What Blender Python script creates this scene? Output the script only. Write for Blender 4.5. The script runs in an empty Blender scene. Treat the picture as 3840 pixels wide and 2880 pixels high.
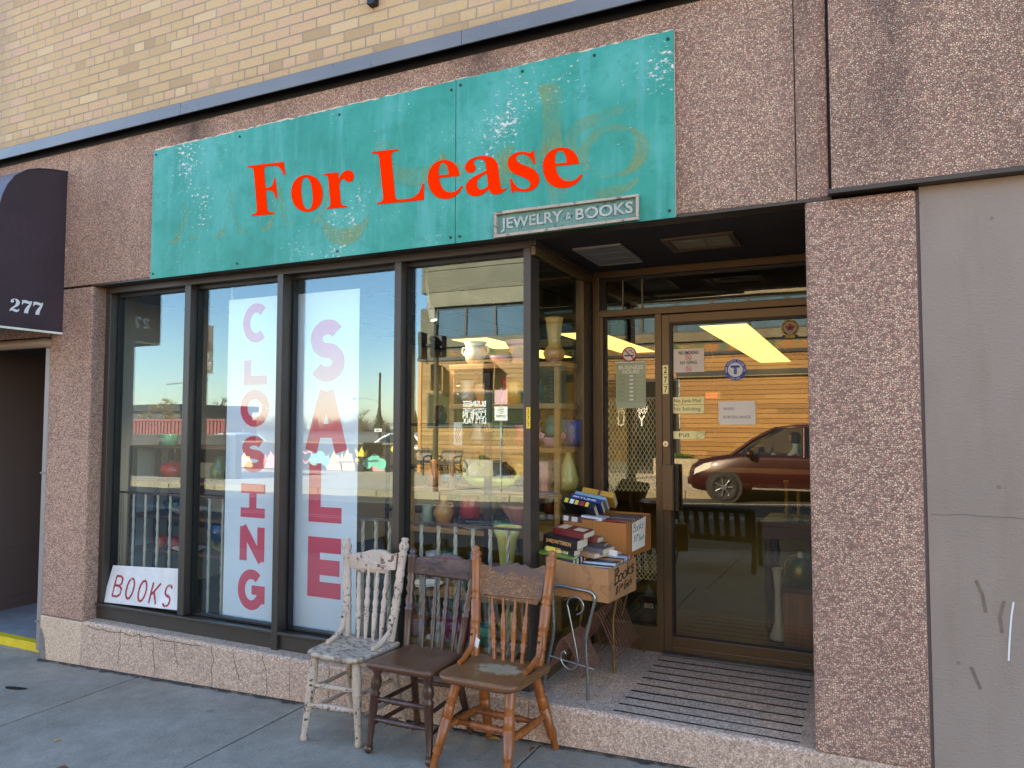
import bpy, bmesh, math, random
from mathutils import Vector, Matrix
from mathutils.geometry import tessellate_polygon

S = bpy.context.scene
COL = S.collection
rad = math.radians
PI = math.pi

# ------------------------------------------------------------------ camera
cam_d = bpy.data.cameras.new("camera")
cam = bpy.data.objects.new("camera", cam_d)
COL.objects.link(cam)
YAW, PITCH, ROLL = rad(25.3518), rad(3.0173), rad(0.0848)
CAMLOC = Vector((0.0, -3.3607, 1.6528))
_f = Vector((-math.sin(YAW) * math.cos(PITCH), math.cos(YAW) * math.cos(PITCH), math.sin(PITCH)))
_r0 = Vector((math.cos(YAW), math.sin(YAW), 0))
_u0 = _r0.cross(_f)
_r = math.cos(ROLL) * _r0 + math.sin(ROLL) * _u0
_u = -math.sin(ROLL) * _r0 + math.cos(ROLL) * _u0
cam.matrix_world = Matrix(((_r.x, _u.x, -_f.x, CAMLOC.x), (_r.y, _u.y, -_f.y, CAMLOC.y),
                           (_r.z, _u.z, -_f.z, CAMLOC.z), (0, 0, 0, 1)))
cam_d.sensor_width = 36.0
cam_d.lens = 26.006
cam_d.clip_start = 0.05
cam_d.clip_end = 3000
S.camera = cam

# ------------------------------------------------------------------ sky, sun, exposure
SUN_EL, SUN_AZ = rad(25.0), rad(-32.0)          # azimuth from +y towards +x
W = bpy.data.worlds.new("World")
S.world = W
W.use_nodes = True
_wn = W.node_tree
_sky = _wn.nodes.new("ShaderNodeTexSky")
_sky.sky_type = 'NISHITA'
_sky.sun_disc = False
_sky.sun_elevation = SUN_EL
_sky.sun_rotation = SUN_AZ
_sky.air_density = 1.0
_sky.dust_density = 0.25
_sky.ozone_density = 2.5
_sky.altitude = 300
_wn.links.new(_sky.outputs[0], _wn.nodes["Background"].inputs[0])
_wn.nodes["Background"].inputs[1].default_value = 0.11
_sd = Vector((math.sin(SUN_AZ) * math.cos(SUN_EL), math.cos(SUN_AZ) * math.cos(SUN_EL), math.sin(SUN_EL)))
sun_d = bpy.data.lights.new("sun", 'SUN')
sun_d.energy = 5.0
sun_d.angle = rad(0.5)
sun_d.color = (1.0, 0.86, 0.68)
sun = bpy.data.objects.new("sun", sun_d)
COL.objects.link(sun)
sun.rotation_euler = (-_sd).to_track_quat('-Z', 'Y').to_euler()
sun.location = _sd * 60
S.view_settings.view_transform = 'Standard'
S.view_settings.look = 'None'
S.view_settings.gamma = 1.0
S.view_settings.use_curve_mapping = False
S.view_settings.exposure = 2.97
S.render.engine = 'CYCLES'
cy = S.cycles
cy.max_bounces = 10
cy.diffuse_bounces = 4
cy.glossy_bounces = 5
cy.transmission_bounces = 4
cy.transparent_max_bounces = 24
cy.caustics_reflective = False
cy.caustics_refractive = False
cy.sample_clamp_indirect = 6.0
cy.use_denoising = True
try:
    cy.denoiser = 'OPENIMAGEDENOISE'
except Exception:
    pass
R = random.Random(7)


# ------------------------------------------------------------------ materials
def lin(c):
    """sRGB 0..255 triple -> linear"""
    o = []
    for v in c[:3]:
        v /= 255.0
        o.append(v / 12.92 if v <= 0.04045 else ((v + 0.055) / 1.055) ** 2.4)
    return (o[0], o[1], o[2], 1.0)


class NT:
    def __init__(s, name):
        s.mat = bpy.data.materials.new(name)
        s.mat.use_nodes = True
        s.t = s.mat.node_tree
        s.t.nodes.clear()
        s.out = s.t.nodes.new("ShaderNodeOutputMaterial")

    def n(s, typ, ins=None, **kw):
        nd = s.t.nodes.new("ShaderNode" + typ)
        for k, v in kw.items():
            setattr(nd, k, v)
        if ins:
            for k, v in ins.items():
                s.set(nd, k, v)
        return nd

    def set(s, nd, k, v):
        sock = nd.inputs[k]
        if isinstance(v, bpy.types.NodeSocket):
            s.t.links.new(v, sock)
        elif isinstance(v, bpy.types.Node):
            s.t.links.new(v.outputs[0], sock)
        else:
            sock.default_value = v

    def obj(s, scale=None, rot=None, loc=None):
        tc = s.n("TexCoord").outputs["Object"]
        if scale or rot or loc:
            m = s.n("Mapping", {"Vector": tc})
            if scale:
                m.inputs["Scale"].default_value = scale
            if rot:
                m.inputs["Rotation"].default_value = rot
            if loc:
                m.inputs["Location"].default_value = loc
            return m.outputs[0]
        return tc

    def noise(s, vec, scale, detail=3.0, rough=0.55, out=0):
        return s.n("TexNoise", {"Vector": vec, "Scale": scale, "Detail": detail, "Roughness": rough}).outputs[out]

    def ramp(s, fac, stops, interp='LINEAR'):
        r = s.n("ValToRGB", {"Fac": fac})
        el = r.color_ramp.elements
        r.color_ramp.interpolation = interp
        while len(el) < len(stops):
            el.new(0.5)
        for e, (p, c) in zip(el, stops):
            e.position = p
            e.color = c if len(c) == 4 else (c[0], c[1], c[2], 1)
        return r.outputs[0]

    def mix(s, fac, a, b, blend='MIX'):
        m = s.n("Mix", data_type='RGBA', blend_type=blend)
        s.set(m, 0, fac)
        s.set(m, 6, a)
        s.set(m, 7, b)
        return m.outputs[2]

    def math(s, op, a, b=None, clamp=False):
        m = s.n("Math", operation=op, use_clamp=clamp)
        s.set(m, 0, a)
        if b is not None:
            s.set(m, 1, b)
        return m.outputs[0]

    def bump(s, h, strength=0.5, dist=0.01, normal=None):
        b = s.n("Bump", {"Height": h, "Strength": strength, "Distance": dist})
        if normal is not None:
            s.set(b, "Normal", normal)
        return b.outputs[0]

    def pbr(s, col, rough=0.6, metal=0.0, bump=None, spec=0.5, **ex):
        p = s.n("BsdfPrincipled", {"Base Color": col, "Roughness": rough, "Metallic": metal, "Specular IOR Level": spec})
        if bump is not None:
            s.set(p, "Normal", bump)
        for k, v in ex.items():
            s.set(p, k.replace("_", " "), v)
        s.t.links.new(p.outputs[0], s.out.inputs[0])
        return s.mat


def g(v):
    return (v, v, v, 1)


def sc(c, k):
    return (min(c[0] * k, 1), min(c[1] * k, 1), min(c[2] * k, 1), 1)


MATS = {}


def paint(name, rgb, rough=0.5, var=0.12, scale=6.0, metal=0.0, bumpd=0.0, spec=0.5, linear=False, stretch=(1, 1, 1)):
    """plain painted or glazed surface with a little mottling"""
    if name in MATS:
        return MATS[name]
    c = rgb if linear else lin(rgb)
    t = NT(name)
    v = t.obj(scale=stretch)
    n = t.noise(v, scale, 4)
    colr = t.ramp(n, [(0.25, sc(c, 1 - var)), (0.75, sc(c, 1 + var))])
    b = t.bump(t.noise(v, scale * 9, 3), 0.4, bumpd) if bumpd else None
    rr = t.math('ADD', t.math('MULTIPLY', n, 0.15), rough - 0.07)
    m = t.pbr(colr, rr, metal, b, spec)
    MATS[name] = m
    return m


def mat_pebble(name, scale, darker=1.0, tint=(1, 1, 1), bd=0.006):
    """exposed aggregate: brown and pink pebbles with cream ones between"""
    t = NT(name)
    v0 = t.obj()
    wob = t.noise(v0, 30, 2, out=1)
    v = t.n("VectorMath", {0: v0, 1: t.n("VectorMath", {0: wob, "Scale": 0.006}, operation='SCALE')}, operation='ADD').outputs[0]
    vo = t.n("TexVoronoi", {"Vector": v, "Scale": scale, "Randomness": 1.0}, feature='F1')
    ve = t.n("TexVoronoi", {"Vector": v, "Scale": scale, "Randomness": 1.0}, feature='DISTANCE_TO_EDGE')
    sep = t.n("SeparateColor", {"Color": vo.outputs["Color"]})

    def k(c):
        l = lin(c)
        q_ = [l[i_] * darker * tint[i_] for i_ in range(3)]
        k_ = min(1.0, 0.84 / max(q_))
        return (q_[0] * k_, q_[1] * k_, q_[2] * k_, 1)
    colr = t.ramp(sep.outputs[0], [(0.0, k((118, 94, 86))), (0.20, k((144, 116, 105))), (0.42, k((164, 134, 120))),
                                   (0.66, k((184, 154, 138))), (0.84, k((206, 180, 158))), (0.955, k((228, 208, 184)))], 'CONSTANT')
    # cement matrix between stones
    edge = t.ramp(ve.outputs["Distance"], [(0.02, g(0)), (0.22, g(1))])
    colr = t.mix(edge, k((104, 84, 76)), colr)
    # soft weathering
    big = t.noise(t.obj(scale=(1, 1, 0.35)), 1.7, 5, 0.6)
    w = t.ramp(big, [(0.3, g(0.72)), (0.55, g(1.0)), (0.8, g(1.12))])
    colr = t.mix(1.0, colr, w, 'MULTIPLY')
    # soot washed down from the joints of the metal cap, and along the panel step
    sx = t.n("SeparateXYZ", {"Vector": t.obj()})
    nz = t.noise(t.obj(scale=(3, 3, 1.2)), 2.0, 5, 0.65)
    for xc, wd_, z0_, z1_, kk in ((-1.40, 0.22, 3.1, 3.62, 0.75), (0.70, 0.20, 3.2, 3.64, 0.8), (2.30, 0.10, 2.4, 3.9, 0.65), (2.62, 0.22, 2.5, 2.9, 0.5)):
        fx = t.ramp(t.math('DIVIDE', t.math('ABSOLUTE', t.math('SUBTRACT', sx.outputs[0], xc)), wd_), [(0.1, g(1)), (1.0, g(0))])
        fz = t.ramp(t.math('DIVIDE', t.math('SUBTRACT', sx.outputs[2], z0_), z1_ - z0_), [(0.0, g(0)), (0.9, g(1))])
        f = t.math('MULTIPLY', t.math('MULTIPLY', fx, fz), t.ramp(nz, [(0.3, g(0)), (0.6, g(kk))]))
        colr = t.mix(f, colr, lin((70, 60, 56)))
    h = t.math('ADD', t.math('MULTIPLY', edge, 0.75), t.math('MULTIPLY', sep.outputs[1], 0.6))
    return t.pbr(colr, 0.8, 0, t.bump(h, 0.75, bd), 0.25)


def mat_brick():
    t = NT("buff_brick")
    sx = t.n("SeparateXYZ", {"Vector": t.obj()})
    cmb = t.n("CombineXYZ", {"X": sx.outputs[0], "Y": t.math('ADD', sx.outputs[2], 0.018)})
    v = cmb.outputs[0]
    wob = t.noise(t.obj(), 14, 2, out=1)
    v = t.n("VectorMath", {0: v, 1: t.n("VectorMath", {0: wob, "Scale": 0.005}, operation='SCALE')}, operation='ADD').outputs[0]

    def br(w):
        b = t.n("TexBrick", {"Vector": v, "Color1": g(0), "Color2": g(1), "Mortar": g(0.5), "Scale": 1.0,
                             "Mortar Size": 0.0050, "Mortar Smooth": 0.25, "Bias": 0.0, "Brick Width": w, "Row Height": 0.0662})
        b.offset = 0.5
        return b
    a, b = br(0.2075), br(0.10375)
    row = t.math('FLOOR', t.math('DIVIDE', t.math('ADD', sx.outputs[2], 0.018), 0.0662))
    hd = t.math('LESS_THAN', t.math('ABSOLUTE', t.math('SUBTRACT', t.math('MODULO', row, 6.0), 4.0)), 0.5)
    idc = t.mix(hd, a.outputs[0], b.outputs[0])
    mort = t.mix(hd, a.outputs[1], b.outputs[1])
    colr = t.ramp(idc, [(0.0, lin((180, 148, 108))), (0.10, lin((200, 166, 118))), (0.5, lin((208, 174, 126))),
                        (0.75, lin((206, 168, 124))), (0.9, lin((208, 168, 132))), (1.0, lin((214, 184, 136)))])
    gr = t.noise(t.obj(), 90, 3)
    colr = t.mix(0.5, colr, t.ramp(gr, [(0.3, g(0.72)), (0.7, g(1.1))]), 'MULTIPLY')
    # grey weather band on the left, soot over the flashing
    streak = t.math('MULTIPLY', t.ramp(t.math('ABSOLUTE', t.math('ADD', sx.outputs[0], 3.75)), [(0.05, g(0.8)), (0.4, g(0))]),
                    t.noise(t.obj(), 5, 3))
    colr = t.mix(streak, colr, lin((120, 112, 110)))
    soot = t.math('MULTIPLY', t.ramp(t.math('SUBTRACT', sx.outputs[2], 3.70), [(0.0, g(0.75)), (0.16, g(0))]), t.noise(t.obj(scale=(1.5, 1, 4)), 3, 4))
    colr = t.mix(soot, colr, lin((112, 92, 70)))
    mc = t.mix(t.noise(t.obj(), 3, 3), lin((134, 114, 96)), lin((190, 170, 146)))
    colr = t.mix(mort, colr, mc)
    h = t.math('SUBTRACT', t.math('MULTIPLY', gr, 0.15), mort)
    return t.pbr(colr, 0.85, 0, t.bump(h, 0.9, 0.005), 0.25)


def mat_speckle(name, a, b, c, scale=260.0, rough=0.7, dirt=0.3):
    """cast stone / terrazzo with fine grains"""
    t = NT(name)
    v = t.obj()
    n1 = t.n("TexVoronoi", {"Vector": v, "Scale": scale}, feature='F1')
    sep = t.n("SeparateColor", {"Color": n1.outputs["Color"]})
    colr = t.ramp(sep.outputs[0], [(0.0, lin(a)), (0.35, lin(b)), (0.7, lin(c)), (0.93, sc(lin(c), 1.35))], 'CONSTANT')
    n2 = t.noise(v, scale * 0.3, 3)
    colr = t.mix(0.35, colr, t.ramp(n2, [(0.35, lin(a)), (0.65, lin(c))]))
    big = t.noise(v, 2.2, 5, 0.65)
    colr = t.mix(dirt, colr, t.ramp(big, [(0.3, g(0.45)), (0.5, g(0.95)), (0.75, g(1.1))]), 'MULTIPLY')
    return t.pbr(colr, rough, 0, t.bump(t.math('ADD', sep.outputs[1], n2), 0.35, 0.002), 0.35)


def mat_concrete(name, a, b, broom=True, rough=0.88):
    t = NT(name)
    v = t.obj()
    big = t.noise(v, 1.3, 6, 0.62)
    fine = t.noise(v, 95, 5, 0.75)
    mid = t.noise(v, 12, 5, 0.6)
    colr = t.ramp(big, [(0.3, lin(a)), (0.7, lin(b))])
    colr = t.mix(0.5, colr, t.ramp(fine, [(0.3, g(0.5)), (0.7, g(1.5))]), 'MULTIPLY')
    colr = t.mix(0.6, colr, t.ramp(mid, [(0.3, g(0.75)), (0.7, g(1.15))]), 'MULTIPLY')
    # pits and old gum spots
    pit = t.n("TexVoronoi", {"Vector": v, "Scale": 26.0}, feature='F1')
    pm = t.ramp(pit.outputs["Distance"], [(0.07, g(1)), (0.12, g(0))])
    pc = t.n("SeparateColor", {"Color": pit.outputs["Color"]})
    pm = t.math('MULTIPLY', pm, t.math('GREATER_THAN', pc.outputs[0], 0.86))
    colr = t.mix(t.math('MULTIPLY', pm, 0.6), colr, lin((58, 60, 64)))
    gum = t.n("TexVoronoi", {"Vector": v, "Scale": 4.0}, feature='F1')
    gm = t.math('MULTIPLY', t.ramp(gum.outputs["Distance"], [(0.08, g(1)), (0.11, g(0))]),
                t.math('GREATER_THAN', t.n("SeparateColor", {"Color": gum.outputs["Color"]}).outputs[1], 0.62))
    colr = t.mix(t.math('MULTIPLY', gm, 0.35), colr, lin((66, 68, 74)))
    h = t.math('ADD', fine, t.math('MULTIPLY', mid, 0.6))
    if broom:
        h = t.math('ADD', h, t.math('MULTIPLY', t.noise(t.obj(scale=(180, 8, 1)), 1.0, 2), 0.9))
    return t.pbr(colr, rough, 0, t.bump(h, 0.5, 0.0035), 0.3)


def mat_wood(name, dark, light, axis='Z', scale=1.0, rough=0.35, var=1.0, worn=None, coat=0.0):
    t = NT(name)
    st = {'X': (1.2, 14, 14), 'Y': (14, 1.2, 14), 'Z': (14, 14, 1.2)}[axis]
    v = t.obj(scale=tuple(q * scale for q in st))
    n1 = t.noise(v, 2.4, 5, 0.6)
    n2 = t.noise(t.obj(scale=tuple(q * scale for q in ((2, 60, 60) if axis == 'X' else (60, 2, 60) if axis == 'Y' else (60, 60, 2)))), 2.0, 3)
    f = t.math('ADD', t.math('MULTIPLY', n1, 0.7), t.math('MULTIPLY', n2, 0.3))
    colr = t.ramp(f, [(0.32, lin(dark)), (0.68, lin(light))])
    ro = t.math('ADD', t.math('MULTIPLY', n1, 0.25), rough - 0.1)
    if worn:
        wn = t.noise(t.obj(), 16, 6, 0.7)
        wm = t.ramp(wn, [(0.58, g(0)), (0.66, g(1))])
        colr = t.mix(t.math('MULTIPLY', wm, 0.8), colr, lin(worn))
    return t.pbr(colr, ro, 0, t.bump(f, 0.25, 0.002), 0.5, Coat_Weight=coat, Coat_Roughness=0.18)


def mat_peel(name, paintc, under, amount=0.56, rough=0.55, sc_=30.0, crack=0.35):
    """old paint flaking off dark wood or metal"""
    t = NT(name)
    v = t.obj()
    n = t.noise(v, sc_, 6, 0.68)
    n2 = t.noise(v, sc_ * 0.22, 4, 0.6)
    f = t.math('ADD', t.math('MULTIPLY', n, 0.75), t.math('MULTIPLY', n2, 0.25))
    m = t.ramp(f, [(amount, g(0)), (amount + 0.025, g(1))])
    base = t.ramp(t.noise(v, 9, 4), [(0.3, sc(lin(paintc), 0.8)), (0.7, lin(paintc))])
    crk = t.n("TexVoronoi", {"Vector": t.obj(scale=(1, 1, 2.2)), "Scale": sc_ * 1.6}, feature='DISTANCE_TO_EDGE')
    cm = t.ramp(crk.outputs["Distance"], [(0.0, g(1)), (0.045, g(0))])
    base = t.mix(t.math('MULTIPLY', cm, crack), base, lin(under))
    colr = t.mix(m, base, lin(under))
    h = t.math('SUBTRACT', 1.0, t.math('ADD', t.math('MULTIPLY', m, 0.8), t.math('MULTIPLY', cm, crack * 0.8)))
    return t.pbr(colr, rough, 0, t.bump(h, 0.8, 0.0025), 0.35)


def mat_glass(name, tint=(0.86, 0.89, 0.88), f0=0.09, wav=0.35, coat=(0.80, 0.96, 1.0)):
    """coated shop glass: Schlick mirror over a tinted see-through body"""
    t = NT(name)
    geo = t.n("NewGeometry")
    dt = t.n("VectorMath", {0: geo.outputs["Incoming"], 1: geo.outputs["Normal"]}, operation='DOT_PRODUCT').outputs["Value"]
    c = t.math('SUBTRACT', 1.0, t.math('ABSOLUTE', dt), True)
    p = t.math('POWER', c, 5.0)
    fr = t.math('ADD', f0, t.math('MULTIPLY', p, 1 - f0))
    nb = t.bump(t.noise(t.obj(), 2.2, 1), wav, 0.004)
    gl = t.n("BsdfGlossy", {"Color": coat + (1,), "Roughness": 0.0, "Normal": nb})
    tr = t.n("BsdfTransparent", {"Color": (tint[0], tint[1], tint[2], 1)})
    mx = t.n("MixShader", {0: fr, 1: tr.outputs[0], 2: gl.outputs[0]})
    t.t.links.new(mx.outputs[0], t.out.inputs[0])
    return t.mat


def mat_emit(name, rgb, power):
    t = NT(name)
    e = t.n("Emission", {"Color": lin(rgb), "Strength": power})
    t.t.links.new(e.outputs[0], t.out.inputs[0])
    return t.mat


# ------------------------------------------------------------------ mesh building
class MB:
    def __init__(s):
        s.v, s.f, s.mi, s.sm = [], [], [], []

    def add(s, vs, fs, mi=0, smooth=False):
        b = len(s.v)
        s.v += [tuple(q) for q in vs]
        for q in fs:
            s.f.append([i + b for i in q])
            s.mi.append(mi)
            s.sm.append(smooth)
        return s

    def box(s, x0, x1, y0, y1, z0, z1, mi=0):
        vs = [(x0, y0, z0), (x1, y0, z0), (x1, y1, z0), (x0, y1, z0), (x0, y0, z1), (x1, y0, z1), (x1, y1, z1), (x0, y1, z1)]
        return s.add(vs, [(0, 3, 2, 1), (4, 5, 6, 7), (0, 1, 5, 4), (1, 2, 6, 5), (2, 3, 7, 6), (3, 0, 4, 7)], mi)

    def obox(s, c, ax, ay, az, mi=0):
        """oriented box: centre and three half vectors (right-handed)"""
        c, ax, ay, az = Vector(c), Vector(ax), Vector(ay), Vector(az)
        vs = [c + i * ax + j * ay + k * az for k in (-1, 1) for i, j in ((-1, -1), (1, -1), (1, 1), (-1, 1))]
        return s.add(vs, [(0, 3, 2, 1), (4, 5, 6, 7), (0, 1, 5, 4), (1, 2, 6, 5), (2, 3, 7, 6), (3, 0, 4, 7)], mi)

    def tube(s, pts, r, n=8, mi=0, closed=False, smooth=True, sq=1.0):
        pts = [Vector(p) for p in pts]
        m = len(pts)
        rs = r if isinstance(r, (list, tuple)) else [r] * m
        rings = []
        prev = None
        for i, p in enumerate(pts):
            a = pts[i - 1] if i > 0 else (pts[-1] if closed else p)
            b = pts[i + 1] if i < m - 1 else (pts[0] if closed else p)
            d = (b - a)
            d = d.normalized() if d.length > 1e-9 else Vector((0, 0, 1))
            if prev is None:
                up = Vector((0, 0, 1)) if abs(d.z) < 0.9 else Vector((1, 0, 0))
                x = d.cross(up).normalized()
            else:
                x = (prev - d * prev.dot(d))
                x = x.normalized() if x.length > 1e-6 else prev
            prev = x
            y = d.cross(x)
            rings.append([p + rs[i] * (math.cos(2 * PI * k / n) * x + sq * math.sin(2 * PI * k / n) * y) for k in range(n)])
        vs = [q for rg in rings for q in rg]
        fs = []
        for i in range(m if closed else m - 1):
            j = (i + 1) % m
            for k in range(n):
                l = (k + 1) % n
                fs.append((i * n + k, i * n + l, j * n + l, j * n + k))
        s.add(vs, fs, mi, smooth)
        if not closed:
            s.add(rings[0], [tuple(range(n))[::-1]], mi)
            s.add(rings[-1], [tuple(range(n))], mi)
        return s

    def turned(s, p0, p1, prof, n=12, mi=0):
        """spindle along p0-p1 with (t, radius) profile"""
        p0, p1 = Vector(p0), Vector(p1)
        return s.tube([p0.lerp(p1, t) for t, _ in prof], [q for _, q in prof], n, mi)

    def lathe(s, c, prof, n=28, mi=0, flute=0, fd=0.0, sx=1.0, sy=1.0, rot=0.0, smooth=True):
        """profile (r, z) turned about a vertical axis at c; optional flutes and oval scaling"""
        vs, fs = [], []
        m = len(prof)
        for r, z in prof:
            for k in range(n):
                a = 2 * PI * k / n
                rr = r * (1 + fd * math.cos(flute * a)) if flute else r
                x, y = rr * math.cos(a) * sx, rr * math.sin(a) * sy
                vs.append((c[0] + x * math.cos(rot) - y * math.sin(rot), c[1] + x * math.sin(rot) + y * math.cos(rot), c[2] + z))
        for i in range(m - 1):
            for k in range(n):
                l = (k + 1) % n
                fs.append((i * n + k, i * n + l, (i + 1) * n + l, (i + 1) * n + k))
        if prof[0][0] > 1e-6:
            fs.append(tuple(range(n))[::-1])
        return s.add(vs, fs, mi, smooth)

    def prism(s, loops, o, u, v, w, d, mi=0, mi_side=None):
        """2D outline (outer loop, then holes) on plane o+u,v; thickness d along w"""
        o, u, v, w = Vector(o), Vector(u), Vector(v), Vector(w)
        if loops and not isinstance(loops[0][0], (tuple, list)):
            loops = [loops]
        flat = [p for lp in loops for p in lp]
        tris = tessellate_polygon([[Vector((p[0], p[1], 0)) for p in lp] for lp in loops])
        n = len(flat)
        P = [o + u * p[0] + v * p[1] for p in flat]
        vs = P + [q + w * d for q in P]
        fs, fb = [], []
        nrm = u.cross(v)
        flip = nrm.dot(w) < 0
        for a, b, c in tris:
            A, B, Cc = flat[a], flat[b], flat[c]
            ar = (B[0] - A[0]) * (Cc[1] - A[1]) - (B[1] - A[1]) * (Cc[0] - A[0])
            t = (a, b, c) if ar > 0 else (a, c, b)
            if flip:
                t = t[::-1]
            fs.append(tuple(i + n for i in t))
            fs.append(t[::-1])
        k = 0
        for li, lp in enumerate(loops):
            m = len(lp)
            ar = sum(lp[i][0] * lp[(i + 1) % m][1] - lp[(i + 1) % m][0] * lp[i][1] for i in range(m))
            ccw = (ar > 0) == (li == 0)
            for i in range(m):
                a, b = k + i, k + (i + 1) % m
                q = (a, b, b + n, a + n)
                if ccw == flip:
                    q = q[::-1]
                fb.append(q)
            k += m
        s.add(vs, fs, mi)
        b0 = len(s.v) - len(vs)
        for q in fb:
            s.f.append([i + b0 for i in q])
            s.mi.append(mi if mi_side is None else mi_side)
            s.sm.append(False)
        return s

    def stroke(s, pts, wd, o, u, v, w, d=0.0006, mi=0, layer=0):
        """thick pen line on plane o,u,v"""
        o = Vector(o) + Vector(w) * (0.0003 * layer)
        m = len(pts)
        L, Rr = [], []
        for i, p in enumerate(pts):
            a = pts[max(i - 1, 0)]
            b = pts[min(i + 1, m - 1)]
            dx, dy = b[0] - a[0], b[1] - a[1]
            l = math.hypot(dx, dy) or 1
            nx, ny = -dy / l, dx / l
            k = 1.0
            if 0 < i < m - 1:
                d1 = (p[0] - a[0], p[1] - a[1])
                l1 = math.hypot(*d1) or 1
                cs = abs((d1[0] * dx + d1[1] * dy) / l1 / l)
                k = min(1.0 / max(cs, 0.35), 2.0)
            L.append((p[0] + nx * wd / 2 * k, p[1] + ny * wd / 2 * k))
            Rr.append((p[0] - nx * wd / 2 * k, p[1] - ny * wd / 2 * k))
        u, v, w = Vector(u), Vector(v), Vector(w)
        q = lambda p, h: o + u * p[0] + v * p[1] + w * h
        vs = [q(p, d) for p in L] + [q(p, d) for p in Rr] + [q(p, 0) for p in L] + [q(p, 0) for p in Rr]
        fs = []
        for i in range(m - 1):
            fs.append((i, m + i, m + i + 1, i + 1))
            fs.append((i + 1, 2 * m + i + 1, 2 * m + i, i))
            fs.append((m + i, 3 * m + i, 3 * m + i + 1, m + i + 1))
        fs.append((0, 2 * m, 3 * m, m))
        fs.append((m - 1, 2 * m - 1, 4 * m - 1, 3 * m - 1))
        return s.add(vs, fs, mi)


ORG = {}          # world origin of every object that has been placed


def worldorg(o):
    return ORG.get(o.name, Vector((0, 0, 0)))


def build(name, mb, mats, parent=None, loc=None, bevel=0.0, seg=2, label=None):
    """one mesh object from world-space geometry; origin at loc (or at the parent's origin)"""
    o0 = Vector(loc) if loc is not None else (worldorg(parent) if parent else Vector((0, 0, 0)))
    me = bpy.data.meshes.new(name)
    me.from_pydata([(x - o0.x, y - o0.y, z - o0.z) for x, y, z in mb.v], [], mb.f)
    if not isinstance(mats, (list, tuple)):
        mats = [mats]
    for m in mats:
        me.materials.append(m)
    if len(mats) > 1:
        me.polygons.foreach_set("material_index", mb.mi)
    me.polygons.foreach_set("use_smooth", mb.sm)
    me.validate()
    me.update()
    ob = bpy.data.objects.new(name, me)
    COL.objects.link(ob)
    if parent:
        ob.parent = parent
        ob.location = o0 - worldorg(parent)
    else:
        ob.location = o0
    ORG[ob.name] = o0
    if bevel:
        md = ob.modifiers.new("bevel", 'BEVEL')
        md.width = bevel
        md.segments = seg
        md.limit_method = 'ANGLE'
        md.angle_limit = rad(40)
    if label:
        ob["label"] = label
    return ob


def tag(o, label, cat, group=None):
    o["label"] = label
    o["category"] = cat
    if group:
        o["group"] = group
    return o


def thing(name, label, cat, loc, group=None):
    o = bpy.data.objects.new(name, None)
    o.empty_display_size = 0.1
    COL.objects.link(o)
    o.location = loc
    ORG[o.name] = Vector(loc)
    return tag(o, label, cat, group)


def struct(name, mb, mats, kind='structure', **kw):
    o = build(name, mb, mats, **kw)
    o["kind"] = kind
    return o


def copy_tree(src, parent=None, shift=(0, 0, 0)):
    c = src.copy()
    COL.objects.link(c)
    if parent:
        c.parent = parent
    else:
        c.location = src.location + Vector(shift)
    ORG[c.name] = worldorg(src) + Vector(shift)
    for ch in src.children:
        copy_tree(ch, c, shift)
    return c


# ------------------------------------------------------------------ lettering
def bez(path, steps=7):
    """tiny path language (M L C Z, absolute) -> closed loops"""
    toks = path.replace(',', ' ').replace('M', ' M ').replace('L', ' L ').replace('C', ' C ').replace('Z', ' Z ').split()
    loops, cur, i, cmd = [], [], 0, None
    while i < len(toks):
        if toks[i] in 'MLCZ':
            cmd = toks[i]
            i += 1
            if cmd == 'Z':
                if len(cur) > 1 and math.dist(cur[0], cur[-1]) < 1e-3:
                    cur.pop()
                loops.append(cur)
                cur = []
            continue
        if cmd in 'ML':
            cur.append((float(toks[i]), float(toks[i + 1])))
            i += 2
        else:
            q = [float(t) for t in toks[i:i + 6]]
            i += 6
            a = cur[-1]
            for k in range(1, steps + 1):
                t = k / steps
                m = 1 - t
                cur.append((m ** 3 * a[0] + 3 * m * m * t * q[0] + 3 * m * t * t * q[2] + t ** 3 * q[4],
                            m ** 3 * a[1] + 3 * m * m * t * q[1] + 3 * m * t * t * q[3] + t ** 3 * q[5]))
    return loops


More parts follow.
